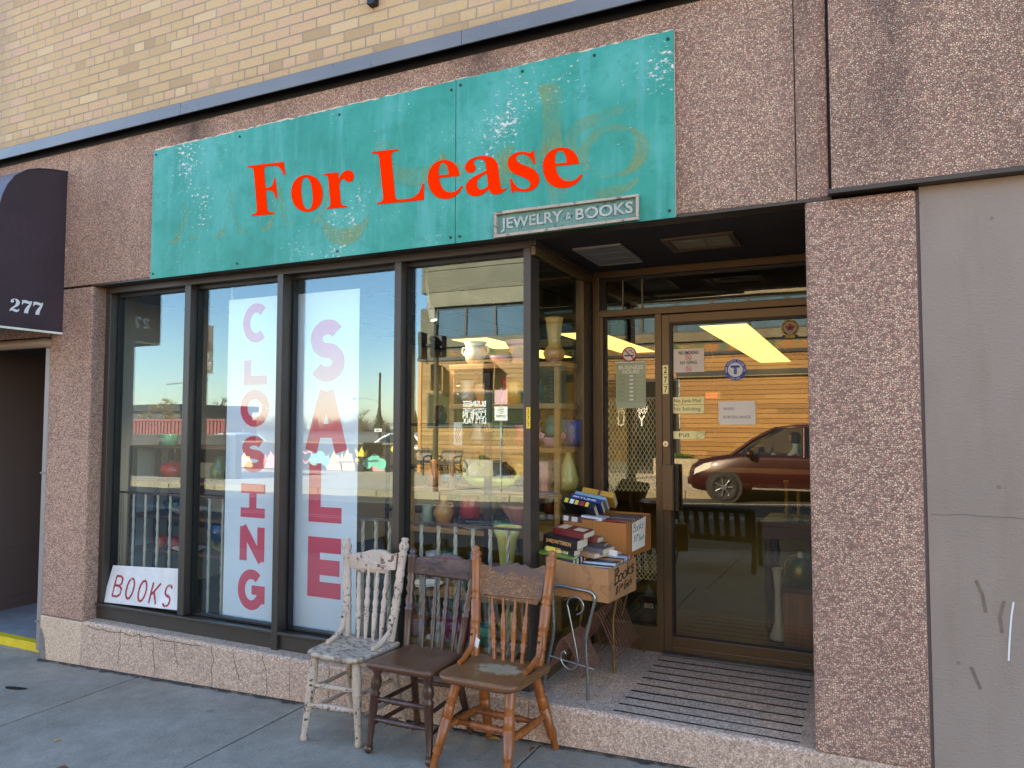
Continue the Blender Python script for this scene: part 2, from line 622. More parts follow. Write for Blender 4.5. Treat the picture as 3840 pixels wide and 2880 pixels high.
SERIF = {
    'F': (611, "M16,676 L16,657 C85,655 107,640 107,575 L107,101 C107,36 85,21 16,19 L16,0 L371,0 L371,19 C285,22 262,36 262,101 L262,322 L290,322 C360,322 390,285 402,205 L424,205 L424,475 L402,475 C390,395 360,357 290,357 L262,357 L262,600 C262,635 272,643 305,643 L370,643 C480,643 520,612 552,500 L575,500 L566,676 Z"),
    'L': (667, "M19,676 L19,657 C88,655 110,640 110,575 L110,101 C110,36 88,21 19,19 L19,0 L620,0 L640,205 L616,205 C585,95 530,34 410,34 L320,34 C280,34 265,42 265,80 L265,575 C265,640 290,655 370,657 L370,676 Z"),
    'o': (500, "M250,473 C115,473 25,370 25,230 C25,85 115,-14 250,-14 C385,-14 475,85 475,230 C475,370 385,473 250,473 Z M250,441 C305,441 330,360 330,230 C330,95 305,18 250,18 C195,18 170,95 170,230 C170,360 195,441 250,441 Z"),
    'r': (444, "M15,461 L15,443 C60,438 70,428 70,380 L70,90 C70,35 60,22 15,18 L15,0 L290,0 L290,18 C225,22 212,38 212,95 L212,265 C212,330 245,372 275,372 C305,372 298,322 350,322 C400,322 424,355 424,397 C424,445 392,473 345,473 C290,473 245,430 212,365 L212,461 Z"),
    'e': (444, "M420,135 C385,85 345,62 295,62 C215,62 168,140 164,257 L416,257 C415,395 345,473 237,473 C115,473 25,370 25,225 C25,85 110,-14 225,-14 C315,-14 385,30 436,118 Z M166,288 C168,385 190,440 232,440 C272,440 289,385 290,288 Z"),
    'a': (500, "M485,60 C470,46 462,43 450,43 C432,43 427,54 427,85 L427,310 C427,420 360,473 240,473 C125,473 45,415 45,345 C45,305 72,280 108,280 C146,280 170,305 170,338 C170,362 152,378 152,398 C152,424 180,441 218,441 C268,441 289,415 289,360 L289,288 C110,225 25,180 25,100 C25,32 68,-14 135,-14 C190,-14 240,10 290,62 C296,12 325,-14 375,-14 C420,-14 450,2 494,45 Z M289,255 L289,110 C268,80 240,62 215,62 C180,62 160,88 160,128 C160,180 205,220 289,255 Z"),
    's': (389, "M340,473 L325,473 C320,455 312,449 300,449 C285,449 245,473 190,473 C100,473 38,415 38,335 C38,265 75,225 165,175 C235,137 262,115 262,78 C262,42 235,18 195,18 C130,18 85,65 62,158 L42,158 L42,-14 L62,-14 C68,5 75,10 87,10 C105,10 150,-14 205,-14 C300,-14 365,50 365,135 C365,205 325,250 225,303 C165,335 140,358 140,392 C140,424 165,444 198,444 C258,444 300,400 322,315 L342,315 Z"),
    '2': (560, "M60,520 C60,620 140,690 270,690 C410,690 500,610 500,500 C500,400 430,330 330,260 C260,212 210,180 185,140 C220,165 260,160 320,135 C390,105 440,110 480,170 L510,170 C500,60 450,-10 360,-10 C280,-10 220,50 150,50 C110,50 90,30 80,0 L45,0 C40,110 110,190 210,270 C290,335 325,390 325,480 C325,570 300,655 235,655 C200,655 185,640 185,620 C185,600 215,590 215,540 C215,495 180,465 138,465 C92,465 60,490 60,520 Z"),
    '7': (570, "M50,680 L50,440 L85,440 C100,510 140,540 200,540 C290,540 330,500 430,520 C330,380 200,260 190,0 L390,0 C370,220 530,440 540,640 L540,690 L510,690 C490,660 470,650 430,650 C350,650 290,690 200,690 C150,690 110,680 80,660 L80,680 Z"),
}


def serif_line(mb, txt, o, u, v, w, size, d=0.001, space=250, sx=1.0, steps=8, slant=0.0):
    """write txt with the hand-drawn serif outlines; size = cap height"""
    k = size / 676.0
    x = 0.0
    for chx in txt:
        if chx == ' ':
            x += space
            continue
        adv, p = SERIF[chx]
        lp = [[((q[0] + x) * k * sx + slant * q[1] * k, q[1] * k) for q in l] for l in bez(p, steps)]
        mb.prism(lp, o, u, v, w, d)
        x += adv
    return x * k * sx


def text(name, s, size, mat, o, u, v, parent=None, bold=0.0, align='LEFT', d=0.0006, sx=1.0, width=None, loc=None, space=1.0, cap=None):
    """built-in sans lettering as a mesh on plane o,u,v (w = u x v points at the reader)"""
    cu = bpy.data.curves.new(name, 'FONT')
    cu.body = s
    cu.size = 1.0
    cu.align_x = align
    cu.offset = bold
    cu.space_character = space
    cu.resolution_u = 3
    cu.fill_mode = 'FRONT'
    ob = bpy.data.objects.new("tmp_" + name, cu)
    me0 = ob.to_mesh()
    u, v, o = Vector(u).normalized(), Vector(v).normalized(), Vector(o)
    w = u.cross(v)
    co = [q.co.copy() for q in me0.vertices]
    k = size
    xs = [c.x for c in co] or [0]
    kx = k * sx
    if width:
        kx = width / (max(xs) - min(xs))
    x0 = min(xs) if align == 'LEFT' else 0.0
    mb = MB()
    mb.add([o + u * ((c.x - x0) * kx) + v * (c.y * k) + w * d for c in co], [tuple(p.vertices) for p in me0.polygons])
    ob.to_mesh_clear()
    bpy.data.objects.remove(ob)
    bpy.data.curves.remove(cu)
    return build(name, mb, mat, parent, loc=loc)


X3, Y3, Z3 = Vector((1, 0, 0)), Vector((0, 1, 0)), Vector((0, 0, 1))
NY = Vector((0, -1, 0))


def arc(cx, cz, rx, rz, a0, a1, n=16):
    return [(cx + rx * math.cos(rad(a0 + (a1 - a0) * i / n)), cz + rz * math.sin(rad(a0 + (a1 - a0) * i / n))) for i in range(n + 1)]


def gz(x, y=0.0):
    """height of the near pavement, which climbs to the right and falls to the road"""
    xs = x if x > -8 else -8 + (x + 8) * 0.25
    xs = xs if xs < 6 else 6
    return 0.16 + 0.0312 * xs + 0.02 * max(min(y, 0), -4.3)


def gfar(x):
    xs = x if x > -8 else -8 + (x + 8) * 0.25
    xs = xs if xs < 6 else 6
    return 0.10 + 0.0312 * xs
# ------------------------------------------------------------------ shared materials
m_peb = mat_pebble("pebble_panel", 124, 1.66, (1.23, 1.13, 0.95))
m_brick = mat_brick()
m_plinth = mat_speckle("cast_stone", (150, 120, 98), (192, 160, 134), (220, 190, 164), 190)
m_base = mat_speckle("pink_stone", (176, 144, 116), (204, 172, 142), (222, 196, 166), 200, 0.6, 0.2)
m_walk = mat_concrete("pavement_concrete", (132, 121, 105), (160, 149, 132))
m_alum = paint("bronze_frame", (58, 50, 42), 0.38, 0.08, 3, metal=0.0, spec=0.5)
m_alum2 = paint("bronze_door_frame", (94, 76, 52), 0.36, 0.06, 3, metal=0.35)
m_blk = paint("black_gasket", (16, 15, 15), 0.5, 0.1)
m_dark = paint("soffit_brown", (52, 46, 42), 0.9, 0.15, 8, bumpd=0.001)
m_flash = paint("metal_flashing", (118, 112, 106), 0.28, 0.15, 2, metal=0.25)
m_plaster = None
m_glass = mat_glass("shop_glass", (0.96, 0.98, 0.97), 0.086, 0.08)
m_dglass = mat_glass("door_glass", (0.90, 0.87, 0.76), 0.072, 0.06, (1.0, 0.95, 0.84))
m_white = paint("white_paint", (222, 220, 214), 0.5, 0.05)
m_black = paint("black_paint", (18, 18, 20), 0.5, 0.1)
m_red = paint("red_print", (222, 74, 94), 0.6, 0.04)


def mat_plaster():
    t = NT("grey_render")
    v = t.obj()
    big = t.noise(t.obj(scale=(1, 1, 0.6)), 1.4, 5, 0.6)
    colr = t.ramp(big, [(0.3, lin((140, 124, 109))), (0.7, lin((157, 140, 125)))])
    st = t.noise(t.obj(scale=(6, 6, 0.9)), 1.6, 5, 0.65)
    colr = t.mix(t.ramp(st, [(0.52, g(0)), (0.78, g(0.32))]), colr, lin((124, 104, 78)))
    spk = t.n("TexVoronoi", {"Vector": v, "Scale": 9.0}, feature='F1')
    colr = t.mix(t.math('MULTIPLY', t.ramp(spk.outputs["Distance"], [(0.05, g(0.5)), (0.09, g(0))]), 1.0), colr, lin((88, 84, 84)))
    h = t.noise(t.obj(scale=(70, 70, 120)), 1.0, 3)
    return t.pbr(colr, 0.85, 0, t.bump(h, 0.6, 0.004), 0.3)


m_plaster = mat_plaster()

# ------------------------------------------------------------------ ground, road, pavements
def sheet(x0, x1, y0, y1, fn, nx=24, ny=2):
    mb = MB()
    vs = [(x0 + (x1 - x0) * i / nx, y0 + (y1 - y0) * j / ny) for j in range(ny + 1) for i in range(nx + 1)]
    mb.add([(x, y, fn(x, y)) for x, y in vs],
           [(j * (nx + 1) + i, j * (nx + 1) + i + 1, (j + 1) * (nx + 1) + i + 1, (j + 1) * (nx + 1) + i) for j in range(ny) for i in range(nx)])
    return mb


m_ground = mat_concrete("waste_ground", (96, 92, 84), (120, 114, 102), False)
struct("ground", sheet(-400, 300, -500, 120, lambda x, y: gz(x, -4.3) - 0.42, 40, 4), m_ground)


def mat_asphalt():
    t = NT("asphalt")
    n = t.noise(t.obj(), 120, 4, 0.7)
    b = t.noise(t.obj(), 0.8, 4)
    colr = t.mix(0.5, t.ramp(n, [(0.3, g(0.030)), (0.7, g(0.085))]), t.ramp(b, [(0.3, g(0.04)), (0.7, g(0.07))]))
    return t.pbr(colr, 0.85, 0, t.bump(n, 0.5, 0.004), 0.35)


m_road = mat_asphalt()
struct("road", sheet(-120, 60, -13.0, -4.3, lambda x, y: gz(x, -4.3) - 0.15 + 0.06 * math.sin(PI * (y + 13) / 8.7), 60, 8), m_road)
# lane line near the far kerb and a centre line
mk = MB()
for (ya, yb) in ((-11.55, -11.43), (-8.75, -8.65), (-8.5, -8.4)):
    f = lambda x, y: gz(x, -4.3) - 0.15 + 0.06 * math.sin(PI * (y + 13) / 8.7) + 0.004
    sh = sheet(-90, 30, ya, yb, f, 60, 1)
    mk.add(sh.v, sh.f)
struct("road_marking", mk, paint("road_paint", (190, 186, 170), 0.8, 0.2, 12))

# near pavement: separate cast slabs with open joints over a dark bed
struct("pavement_bed", sheet(-60, 20, -4.35, 0.6, lambda x, y: gz(x, y) - 0.012, 40, 3), paint("joint_dirt", (52, 50, 48), 0.95, 0.3, 40))
mb = MB()
jx = [-60, -30, -16, -10, -7.4, -5.85, -4.23, -2.86, -1.425, 0.05, 1.5, 3.0, 20]
for i in range(len(jx) - 1):
    for (ya, yb) in ((-1.78, 0.35), (-4.28, -1.79)):
        a, b = jx[i] + 0.006, jx[i + 1] - 0.006
        skew = -0.03
        vs = [(a + skew * (-ya), ya, gz(a, ya)), (b + skew * (-ya), ya, gz(b, ya)), (b, yb, gz(b, yb)), (a, yb, gz(a, yb))]
        if ya < -1.8:
            vs = [(a + 0.05, ya, gz(a, ya)), (b + 0.05, ya, gz(b, ya)), (b + 0.05, yb, gz(b, yb)), (a + 0.05, yb, gz(a, yb))]
        mb.add([(x, y, z - 0.05) for x, y, z in vs] + vs, [(4, 5, 6, 7), (0, 1, 5, 4), (1, 2, 6, 5), (2, 3, 7, 6), (3, 0, 4, 7)])
struct("pavement", mb, m_walk, bevel=0.004)
kb = MB()
for i in range(-30, 10):
    a, b = i * 2 + 0.004, i * 2 + 1.996
    kb.add([(a, -4.46, gz(a, -4.3) - 0.3), (b, -4.46, gz(b, -4.3) - 0.3), (b, -4.29, gz(b, -4.3) - 0.3), (a, -4.29, gz(a, -4.3) - 0.3),
            (a, -4.44, gz(a, -4.3) + 0.004), (b, -4.44, gz(b, -4.3) + 0.004), (b, -4.29, gz(b, -4.3) + 0.004), (a, -4.29, gz(a, -4.3) + 0.004)],
           [(0, 1, 5, 4), (4, 5, 6, 7), (1, 2, 6, 5), (2, 3, 7, 6), (3, 0, 4, 7)])
struct("kerb", kb, mat_concrete("kerb_stone", (120, 116, 108), (150, 146, 136), False), bevel=0.012)

# far pavement with its own kerb
m_fwalk = mat_concrete("far_pavement_concrete", (168, 156, 138), (192, 180, 160), False)
struct("far_pavement", sheet(-120, 60, -18.86, -13.16, lambda x, y: gfar(x) + 0.015 * (-13.16 - y), 60, 2), m_fwalk)
kb = MB()
for i in range(-60, 30):
    a, b = i * 2 + 0.006, i * 2 + 1.994
    kb.add([(a, -13.17, gfar(a) - 0.4), (b, -13.17, gfar(b) - 0.4), (b, -13.0, gfar(b) - 0.4), (a, -13.0, gfar(a) - 0.4),
            (a, -13.17, gfar(a) + 0.004), (b, -13.17, gfar(b) + 0.004), (b, -13.02, gfar(b) + 0.004), (a, -13.02, gfar(a) + 0.004)],
           [(2, 3, 7, 6), (4, 5, 6, 7), (1, 2, 6, 5), (0, 1, 5, 4), (3, 0, 4, 7)])
struct("far_kerb", kb, mat_concrete("far_kerb_stone", (138, 128, 108), (160, 150, 128), False), bevel=0.02)
struct("far_lot", sheet(-200, 60, -120, -18.86, lambda x, y: gfar(x) + 0.05, 40, 4), mat_concrete("lot_gravel", (120, 114, 104), (150, 142, 128), False))

# ------------------------------------------------------------------ the shop building
shop = thing("shop_building", "storefront of brown pebble panels under a buff brick upper storey with a recessed glass door", "building", (-2.5, 0.6, 0.0))
P = shop
ZH, ZF = 2.6, 3.62
build("brick_wall", MB().box(-34, 9, 0.045, 0.6, 3.70, 6.05), m_brick, P)  # unseen left run and top height shaped to shade the street
# metal cap between brick and panels, in lengths, with the dark drip gap below it
fl = MB()
xs = [-14, -9.1, -6.5, -3.93, -1.86, 0.9, 3.6, 9]
for a, b in zip(xs, xs[1:]):
    a += 0.0015
    b -= 0.0015
    pr = [(-0.062, 3.632), (-0.062, 3.708), (-0.055, 3.716), (0.044, 3.735), (0.044, 3.70), (-0.052, 3.69), (-0.052, 3.632)]
    fl.prism([[(p[0], p[1]) for p in pr]], (a, 0, 0), Y3, Z3, X3, b - a)
build("flashing", fl, m_flash, P)
build("drip_gap", MB().box(-14, 9, 0.02, 0.05, 3.60, 3.70), m_black, P)
# pebble panels above the shop windows, with open joints
fa = MB()
pj = [-14, -7.6, -5.12, -2.55, -0.238, -0.108]
for a, b in zip(pj, pj[1:]):
    fa.box(a + 0.0018, b - 0.0018, 0.0, 1.2 if b > -5.2 else 0.3, ZH + 0.012, 3.60)
build("pebble_panel", fa, m_peb, P, bevel=0.006)
fb = MB()
for a, b in ((-0.098, 2.48), (2.486, 9)):
    fb.box(a, b, -0.03, 1.2, ZH + 0.03, 3.60)
build("pebble_panel", fb, m_peb, P, bevel=0.006)
build("joint_backing", MB().box(-14, 9, 0.03, 0.25, ZH + 0.03, 3.60), m_black, P)
dr = MB().box(-4.83, -0.100, 0.004, 0.11, ZH, ZH + 0.012)
dr.box(-0.112, 9, -0.045, 0.10, ZH + 0.012, ZH + 0.03)
build("panel_edge_trim", dr, m_alum, P)
# pillars
pm = mat_pebble("pebble_pillar", 118, 1.62, (1.23, 1.12, 0.96))
build("left_pillar", MB().box(-5.262, -4.813, 0.0, 0.17, 0.30, ZH), pm, P, bevel=0.012)
build("right_pillar", MB().box(-0.206, 0.212, 0.0, 1.05, 0.300, ZH), pm, P, bevel=0.012)
st = MB()
st.box(-5.262, -4.822, -0.004, 0.16, -0.3, 0.298)
build("pillar_base", st, m_base, P, bevel=0.006)
# chipped corner of the base, showing the darker bed
ch = MB().prism([[(-5.262, 0.0), (-5.262, 0.20), (-5.245, 0.215), (-5.225, 0.175), (-5.205, 0.14), (-5.195, 0.06), (-5.185, 0.0)]], (0, -0.0045, 0), X3, Z3, NY, 0.002)
build("broken_patch", ch, mat_concrete("old_mortar", (112, 104, 96), (138, 130, 120), False), P)
# cast-stone plinth that is also the entrance step
pl = MB()
prof = [(0.0, -0.4), (0.0, 0.288), (0.005, 0.299), (0.016, 0.305), (1.3, 0.305), (1.3, -0.4)]
for a, b in ((-4.82, -3.002), (-2.998, -1.502), (-1.498, 0.222)):
    pl.prism([prof], (a, 0, 0), Y3, Z3, X3, b - a)
build("stone_plinth", pl, m_plinth, P)
# cracks in the plinth face
rr = random.Random(3)
m_crk = paint("crack_dark", (64, 52, 44), 0.9)
for x0, ln in ((-4.43, 0.22), (-4.13, 0.30), (-3.93, 0.16), (-3.62, 0.30), (-3.44, 0.17), (-3.20, 0.30), (-2.72, 0.2), (-4.25, 0.1)):
    z = 0.30
    pts = [(x0, z)]
    while z > 0.30 - ln:
        z -= 0.022
        x0 += rr.uniform(-0.011, 0.012)
        pts.append((x0, z))
    build('crack', MB().stroke(pts, 0.003, (0, -0.0004, 0), X3, Z3, NY, 0.0006), m_crk, P)
pts = [(-4.76, 0.285)]
while pts[-1][0] < -3.75:
    pts.append((pts[-1][0] + 0.05, 0.277 + rr.uniform(-0.012, 0.010)))
build('crack', MB().stroke(pts, 0.0036, (0, -0.0008, 0), X3, Z3, NY, 0.0006), m_crk, P)
# black grip strips let into the step
gs = MB()
for i, yy in enumerate([0.058, 0.150, 0.245, 0.345, 0.45, 0.555, 0.665, 0.775, 0.88]):
    x0 = -1.09 + (0.004 if i > 1 else 0)
    n = 24
    pts = [(x0 + (-0.27 - x0) * k / n, yy + rr.uniform(-0.0015, 0.0015)) for k in range(n + 1)]
    gs.stroke(pts, 0.016 if i > 1 else 0.012, (0, 0, 0.3052), X3, Y3, Z3, 0.0012)
build("grip_strip", gs, m_blk, P)

# plain rendered wall to the right
build("rendered_wall", MB().box(0.2245, 9, 0.012, 0.4, -0.3, ZH + 0.01), m_plaster, P)
build("wall_joint", MB().box(0.2125, 0.224, 0.016, 0.3, -0.3, ZH), paint("dark_joint", (96, 84, 78), 0.9), P)
ws = MB()
ws.stroke([(0.5, 0.98), (0.492, 0.93), (0.487, 0.88), (0.482, 0.82), (0.478, 0.76)], 0.006, (0, 0.0115, 0), X3, Z3, NY, 0.0008)
build("white_scratch", ws, m_white, P)
m_scuff = paint("scuff", (118, 102, 86), 0.9, 0.2, 30)
for pts in ([(0.38, 1.05), (0.40, 1.0), (0.41, 0.93)], [(0.57, 1.26), (0.545, 1.21), (0.55, 1.15), (0.575, 1.10)], [(0.61, 1.25), (0.615, 1.18), (0.61, 1.12)],
            [(0.47, 0.98), (0.455, 0.92), (0.46, 0.86)], [(0.355, 0.72), (0.37, 0.68), (0.385, 0.64)]):
    build("scuff_mark", MB().stroke(pts, 0.012, (0, 0.0115, 0), X3, Z3, NY, 0.0006), m_scuff, P)
ck = []
x = 0.235
while x < 1.6:
    ck.append((x, 1.298 + rr.uniform(-0.006, 0.006)))
    x += 0.03
build("hairline_crack", MB().stroke(ck, 0.0022, (0, 0.0115, 0), X3, Z3, NY, 0.0006), paint("hairline", (106, 98, 94), 0.9), P)
build("wall_base", MB().box(0.22, 9, -0.02, 0.012, -0.3, 0.20), mat_concrete("base_grey", (140, 140, 140), (170, 170, 168), False), P)

# side passage at the left, under the awning
m_pass = paint("passage_panel", (92, 74, 66), 0.6, 0.08, 3)
ps = MB()
ps.box(-6.72, -6.66, 0.0, 3.2, 0.04, 2.25)
for z in (1.30, 0.55, 1.95):
    ps.box(-6.66, -6.652, 0.0, 3.2, z, z + 0.035)
ps.box(-6.66, -6.648, 0.0, 3.2, 0.04, 0.16)
ps.box(-6.66, -5.35, 3.14, 3.2, 0.04, 2.25)
ps.box(-9, -6.66, -0.004, 0.3, -0.4, ZH)
build("passage_wall", ps, m_pass, P)
build("passage_ceiling", MB().box(-6.7, -5.262, 0.012, 3.2, 2.25, 2.40), m_dark, P)
build("passage_lintel", MB().box(-9, -5.264, -0.002, 0.30, 2.27, ZH + 0.01), m_peb, P)
cb = MB().tube([(-9, -0.01, 2.222), (-5.30, -0.01, 2.222), (-5.265, 0.03, 2.22)], 0.034, 12)
build("roller_tube", cb, paint("tube_beige", (150, 128, 108), 0.5), P)
build("passage_floor", MB().box(-6.7, -5.30, 0.10, 3.2, -0.3, 0.055), mat_concrete("passage_conc", (120, 120, 122), (146, 146, 148), True), P)
ye = MB().box(-6.7, -5.27, 0.086, 0.104, -0.005, 0.057)
ye.box(-6.7, -5.31, 0.104, 0.15, 0.052, 0.0565)
build("yellow_step_edge", ye, mat_peel("yellow_step", (232, 200, 20), (120, 120, 110), 0.62, 0.6, 18), P)
build("step_riser", MB().box(-6.7, -5.27, 0.092, 0.12, -0.3, -0.006), mat_concrete("riser", (128, 124, 118), (150, 146, 138), False), P)
dp = MB().box(-5.332, -5.266, 0.01, 0.10, 0.04, 2.20)
build("downpipe", dp, paint("downpipe_grey", (140, 128, 120), 0.5, 0.1, 5), P, bevel=0.012)
for z in (1.285, 0.24):
    build("pipe_joint", MB().box(-5.336, -5.262, 0.004, 0.106, z, z + 0.013), paint("downpipe_dark", (112, 102, 96), 0.5), P)

# ------------------------------------------------------------------ window and door frames
GY = 0.17
YF = 0.095
fr = MB()
fr.box(-4.812, -1.532, YF, 0.21, 2.558, ZH)                       # head
fr.box(-4.812, -1.532, YF, 0.21, 0.305, 0.405)                    # sill
fr.box(-4.80, -1.532, YF - 0.022, YF, 0.395, 0.412)               # sill nose
fr.box(-4.806, -4.757, YF, 0.21, 0.412, 2.558)                    # left jamb
for a, b, z0 in ((-4.03, -3.975, 0.412), (-3.212, -3.166, 0.3055), (-2.373, -2.327, 0.412)):
    fr.box(a, b, YF - (0.0 if z0 > .4 else 0.024), 0.21, z0, 2.558)
fr.box(-1.574, -1.532, YF, 0.21, 0.412, 2.558)
fr.box(-1.532, -1.50, YF - 0.004, 0.99, 2.568, ZH)                # side window head
build("window_frame", fr, m_alum, P, bevel=0.003)
gk = MB()
for a, b in ((-4.757, -4.03), (-3.975, -3.212), (-3.166, -2.373), (-2.327, -1.574)):
    gk.box(a, a + 0.014, GY - 0.022, GY + 0.02, 0.412, 2.558)
    gk.box(b - 0.012, b, GY - 0.022, GY + 0.02, 0.412, 2.558)
    gk.box(a + 0.014, b - 0.012, GY - 0.022, GY + 0.02, 2.535, 2.558)
    gk.box(a + 0.014, b - 0.012, GY - 0.022, GY + 0.02, 0.412, 0.424)
build("glazing_bead", gk, m_blk, P)
for a, b in ((-4.757, -4.03), (-3.975, -3.212), (-3.166, -2.373), (-2.327, -1.574)):
    build("pane", MB().box(a + 0.006, b - 0.006, GY, GY + 0.006, 0.416, 2.553), m_glass, P)

# recess: side window, inner posts, sidelight, transom, door
SX = -1.53
sf = MB()
sf.box(SX - 0.05, SX + 0.002, 0.885, 1.02, 0.305, ZH - 0.032)            # end post of side window
sf.box(SX - 0.05, SX + 0.004, 0.21, 0.885, 0.305, 0.47)                 # side sill
sf.box(SX - 0.012, SX + 0.022, 0.10, 1.0, 2.52, 2.568)
DY = 1.02
sf.box(SX + 0.012, -1.474, DY, DY + 0.09, 0.305, ZH)                    # inner corner post
sf.box(-1.474, -0.206, DY, DY + 0.09, 2.556, ZH)                        # head
sf.box(-1.474, -0.206, DY - 0.003, DY + 0.09, 2.310, 2.352)             # transom bar
sf.box(-1.124, -1.084, DY - 0.002, DY + 0.09, 0.306, 2.31)              # door jamb
sf.box(-1.474, -1.124, DY, DY + 0.09, 0.305, 0.45)                      # sidelight base
sf.box(-1.474, -1.452, DY, DY + 0.09, 0.45, 2.31)
build("entrance_frame", sf, m_alum2, P, bevel=0.003)
bk = MB()
bk.box(SX + 0.002, SX + 0.012, 0.985, 1.06, 0.305, 2.568)
bk.box(SX - 0.03, SX - 0.004, 0.155, 0.178, 0.47, 2.52)
bk.box(-1.452, -1.438, DY + 0.03, DY + 0.06, 0.45, 2.31)
bk.box(-1.438, -1.124, DY + 0.03, DY + 0.06, 2.296, 2.309)
bk.box(-1.474, -0.206, DY + 0.03, DY + 0.06, 2.538, 2.556)
bk.box(-1.474, -1.44, DY + 0.03, DY + 0.06, 2.352, 2.538)
build("frame_gasket", bk, m_blk, P)
build("side_pane", MB().box(SX - 0.022, SX - 0.016, 0.178, 0.885, 0.47, 2.53), mat_glass("side_glass", (0.92, 0.93, 0.88), 0.05, 0.1), P)
build("sidelight_pane", MB().box(-1.45, -1.124, DY + 0.042, DY + 0.048, 0.45, 2.31), m_dglass, P)
tp = MB()
for a, b in ((-1.445, -1.335), (-1.331, -1.212), (-1.208, -0.206)):
    tp.box(a, b, DY + 0.042, DY + 0.048, 2.352, 2.54)
build("transom_pane", tp, m_dglass, P)
for x in (-1.333, -1.210):
    build("glazing_bar", MB().box(x - 0.003, x + 0.003, DY + 0.036, DY + 0.054, 2.352, 2.54), paint("bar_grey", (120, 120, 112), 0.4), P)
# door (parts hang on the door itself)
dr = MB()
dr.box(-1.084, -1.036, DY + 0.004, DY + 0.05, 0.318, 2.305)
dr.box(-1.036, -0.207, DY + 0.004, DY + 0.05, 2.253, 2.305)
dr.box(-1.036, -0.207, DY + 0.004, DY + 0.05, 0.345, 0.405)
dr.box(-1.036, -0.207, DY - 0.002, DY + 0.004, 0.318, 0.349)
dr.box(-0.255, -0.207, DY + 0.004, DY + 0.05, 0.405, 2.253)
door = build("door", dr, m_alum2, P, bevel=0.003)
db = MB()
db.box(-1.036, -1.022, DY + 0.010, DY + 0.045, 0.405, 2.253)
db.box(-1.022, -0.255, DY + 0.010, DY + 0.045, 2.240, 2.253)
db.box(-1.022, -0.255, DY + 0.010, DY + 0.045, 0.405, 0.420)
build("gasket", db, m_blk, door)
build("door_pane", MB().box(-1.03, -0.25, DY + 0.026, DY + 0.032, 0.41, 2.25), m_dglass, door)
hd = MB().box(-1.074, -1.012, DY - 0.056, DY - 0.048, 1.142, 1.408)
hd.box(-1.012, -1.006, DY - 0.056, DY - 0.028, 1.142, 1.408)
hd.box(-1.060, -1.052, DY - 0.048, DY + 0.004, 1.18, 1.37)
build("handle", hd, m_alum2, door, bevel=0.003)
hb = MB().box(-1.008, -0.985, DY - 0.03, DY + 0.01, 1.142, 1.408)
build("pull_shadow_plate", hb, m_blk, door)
lk = MB().tube([(-1.061, DY + 0.006, 1.53), (-1.061, DY - 0.012, 1.53)], 0.0165, 20)
lk.tube([(-1.061, DY - 0.012, 1.53), (-1.061, DY - 0.015, 1.53)], 0.011, 16)
lock = build("lock", lk, paint("lock_steel", (196, 188, 170), 0.3, 0.05, 5, metal=0.8), door)
build("keyhole", MB().box(-1.064, -1.058, DY - 0.0165, DY - 0.015, 1.522, 1.534), m_blk, lock)
build("push_bar", MB().box(-1.02, -0.258, DY + 0.07, DY + 0.10, 1.366, 1.394), paint("bar_bronze", (126, 98, 66), 0.4, 0.05, 3, metal=0.3), door, bevel=0.003)
build("threshold", MB().box(-1.085, -0.207, DY - 0.055, DY + 0.05, 0.304, 0.317), paint("threshold_alu", (96, 96, 92), 0.4, 0.1, 6, metal=0.6), P, bevel=0.002)

# soffit over the recess, with grille and a broken light box
build("soffit", MB().box(-1.53, 0.2, 0.11, 1.12, ZH + 0.0015, ZH + 0.011), m_dark, P)
vg = MB()
x0, x1, y0, y1 = -1.405, -1.137, 0.368, 0.828
vg.box(x0, x1, y0, y0 + 0.02, ZH - 0.010, ZH)
vg.box(x0, x1, y1 - 0.02, y1, ZH - 0.010, ZH)
vg.box(x0, x0 + 0.02, y0 + 0.02, y1 - 0.02, ZH - 0.010, ZH)
vg.box(x1 - 0.02, x1, y0 + 0.02, y1 - 0.02, ZH - 0.010, ZH)
for k in (1, 2):
    yy = y0 + 0.02 + (y1 - y0 - 0.04) * k / 3
    vg.box(x0 + 0.02, x1 - 0.02, yy - 0.006, yy + 0.006, ZH - 0.010, ZH)
for k in range(22):
    xx = x0 + 0.026 + k * 0.0104
    vg.obox(((xx + 0.002), (y0 + y1) / 2, ZH - 0.006), (0.0030, 0, 0.0022), (0, (y1 - y0) / 2 - 0.02, 0), (-0.0004, 0, 0.0006))
vent = build("air_vent", vg, paint("vent_grey", (150, 150, 146), 0.5), P)
build("vent_duct", MB().box(x0 + 0.02, x1 - 0.02, y0 + 0.02, y1 - 0.02, ZH - 0.0005, ZH + 0.001), m_black, vent)
lb = MB()
a0, a1, b0, b1 = -0.92, -0.56, 0.36, 0.66
for q in ((a0, a1, b0, b0 + 0.03), (a0, a1, b1 - 0.03, b1), (a0, a0 + 0.03, b0 + 0.03, b1 - 0.03), (a1 - 0.03, a1, b0 + 0.03, b1 - 0.03)):
    lb.box(*q, ZH - 0.012, ZH)
lbx = build("ceiling_light_box", lb, paint("lightbox_brown", (84, 66, 50), 0.5), P)
lp = MB().box(a0 + 0.03, a1 - 0.03, b0 + 0.03, b1 - 0.03, ZH - 0.002, ZH + 0.001)
lp.box(-0.82, -0.72, 0.44, 0.56, ZH - 0.010, ZH - 0.002)
build("light_cover", lp, paint("lightbox_inside", (150, 140, 110), 0.4), lbx)
# little black lamp bracket at the very top of the picture
lp = MB().box(-2.515, -2.465, 0.0, 0.045, 4.045, 4.12)
lp.tube([(-2.49, 0.02, 4.12), (-2.49, -0.03, 4.3), (-2.49, -0.2, 4.34)], 0.012)
build("lamp_bracket", lp, m_black, P)
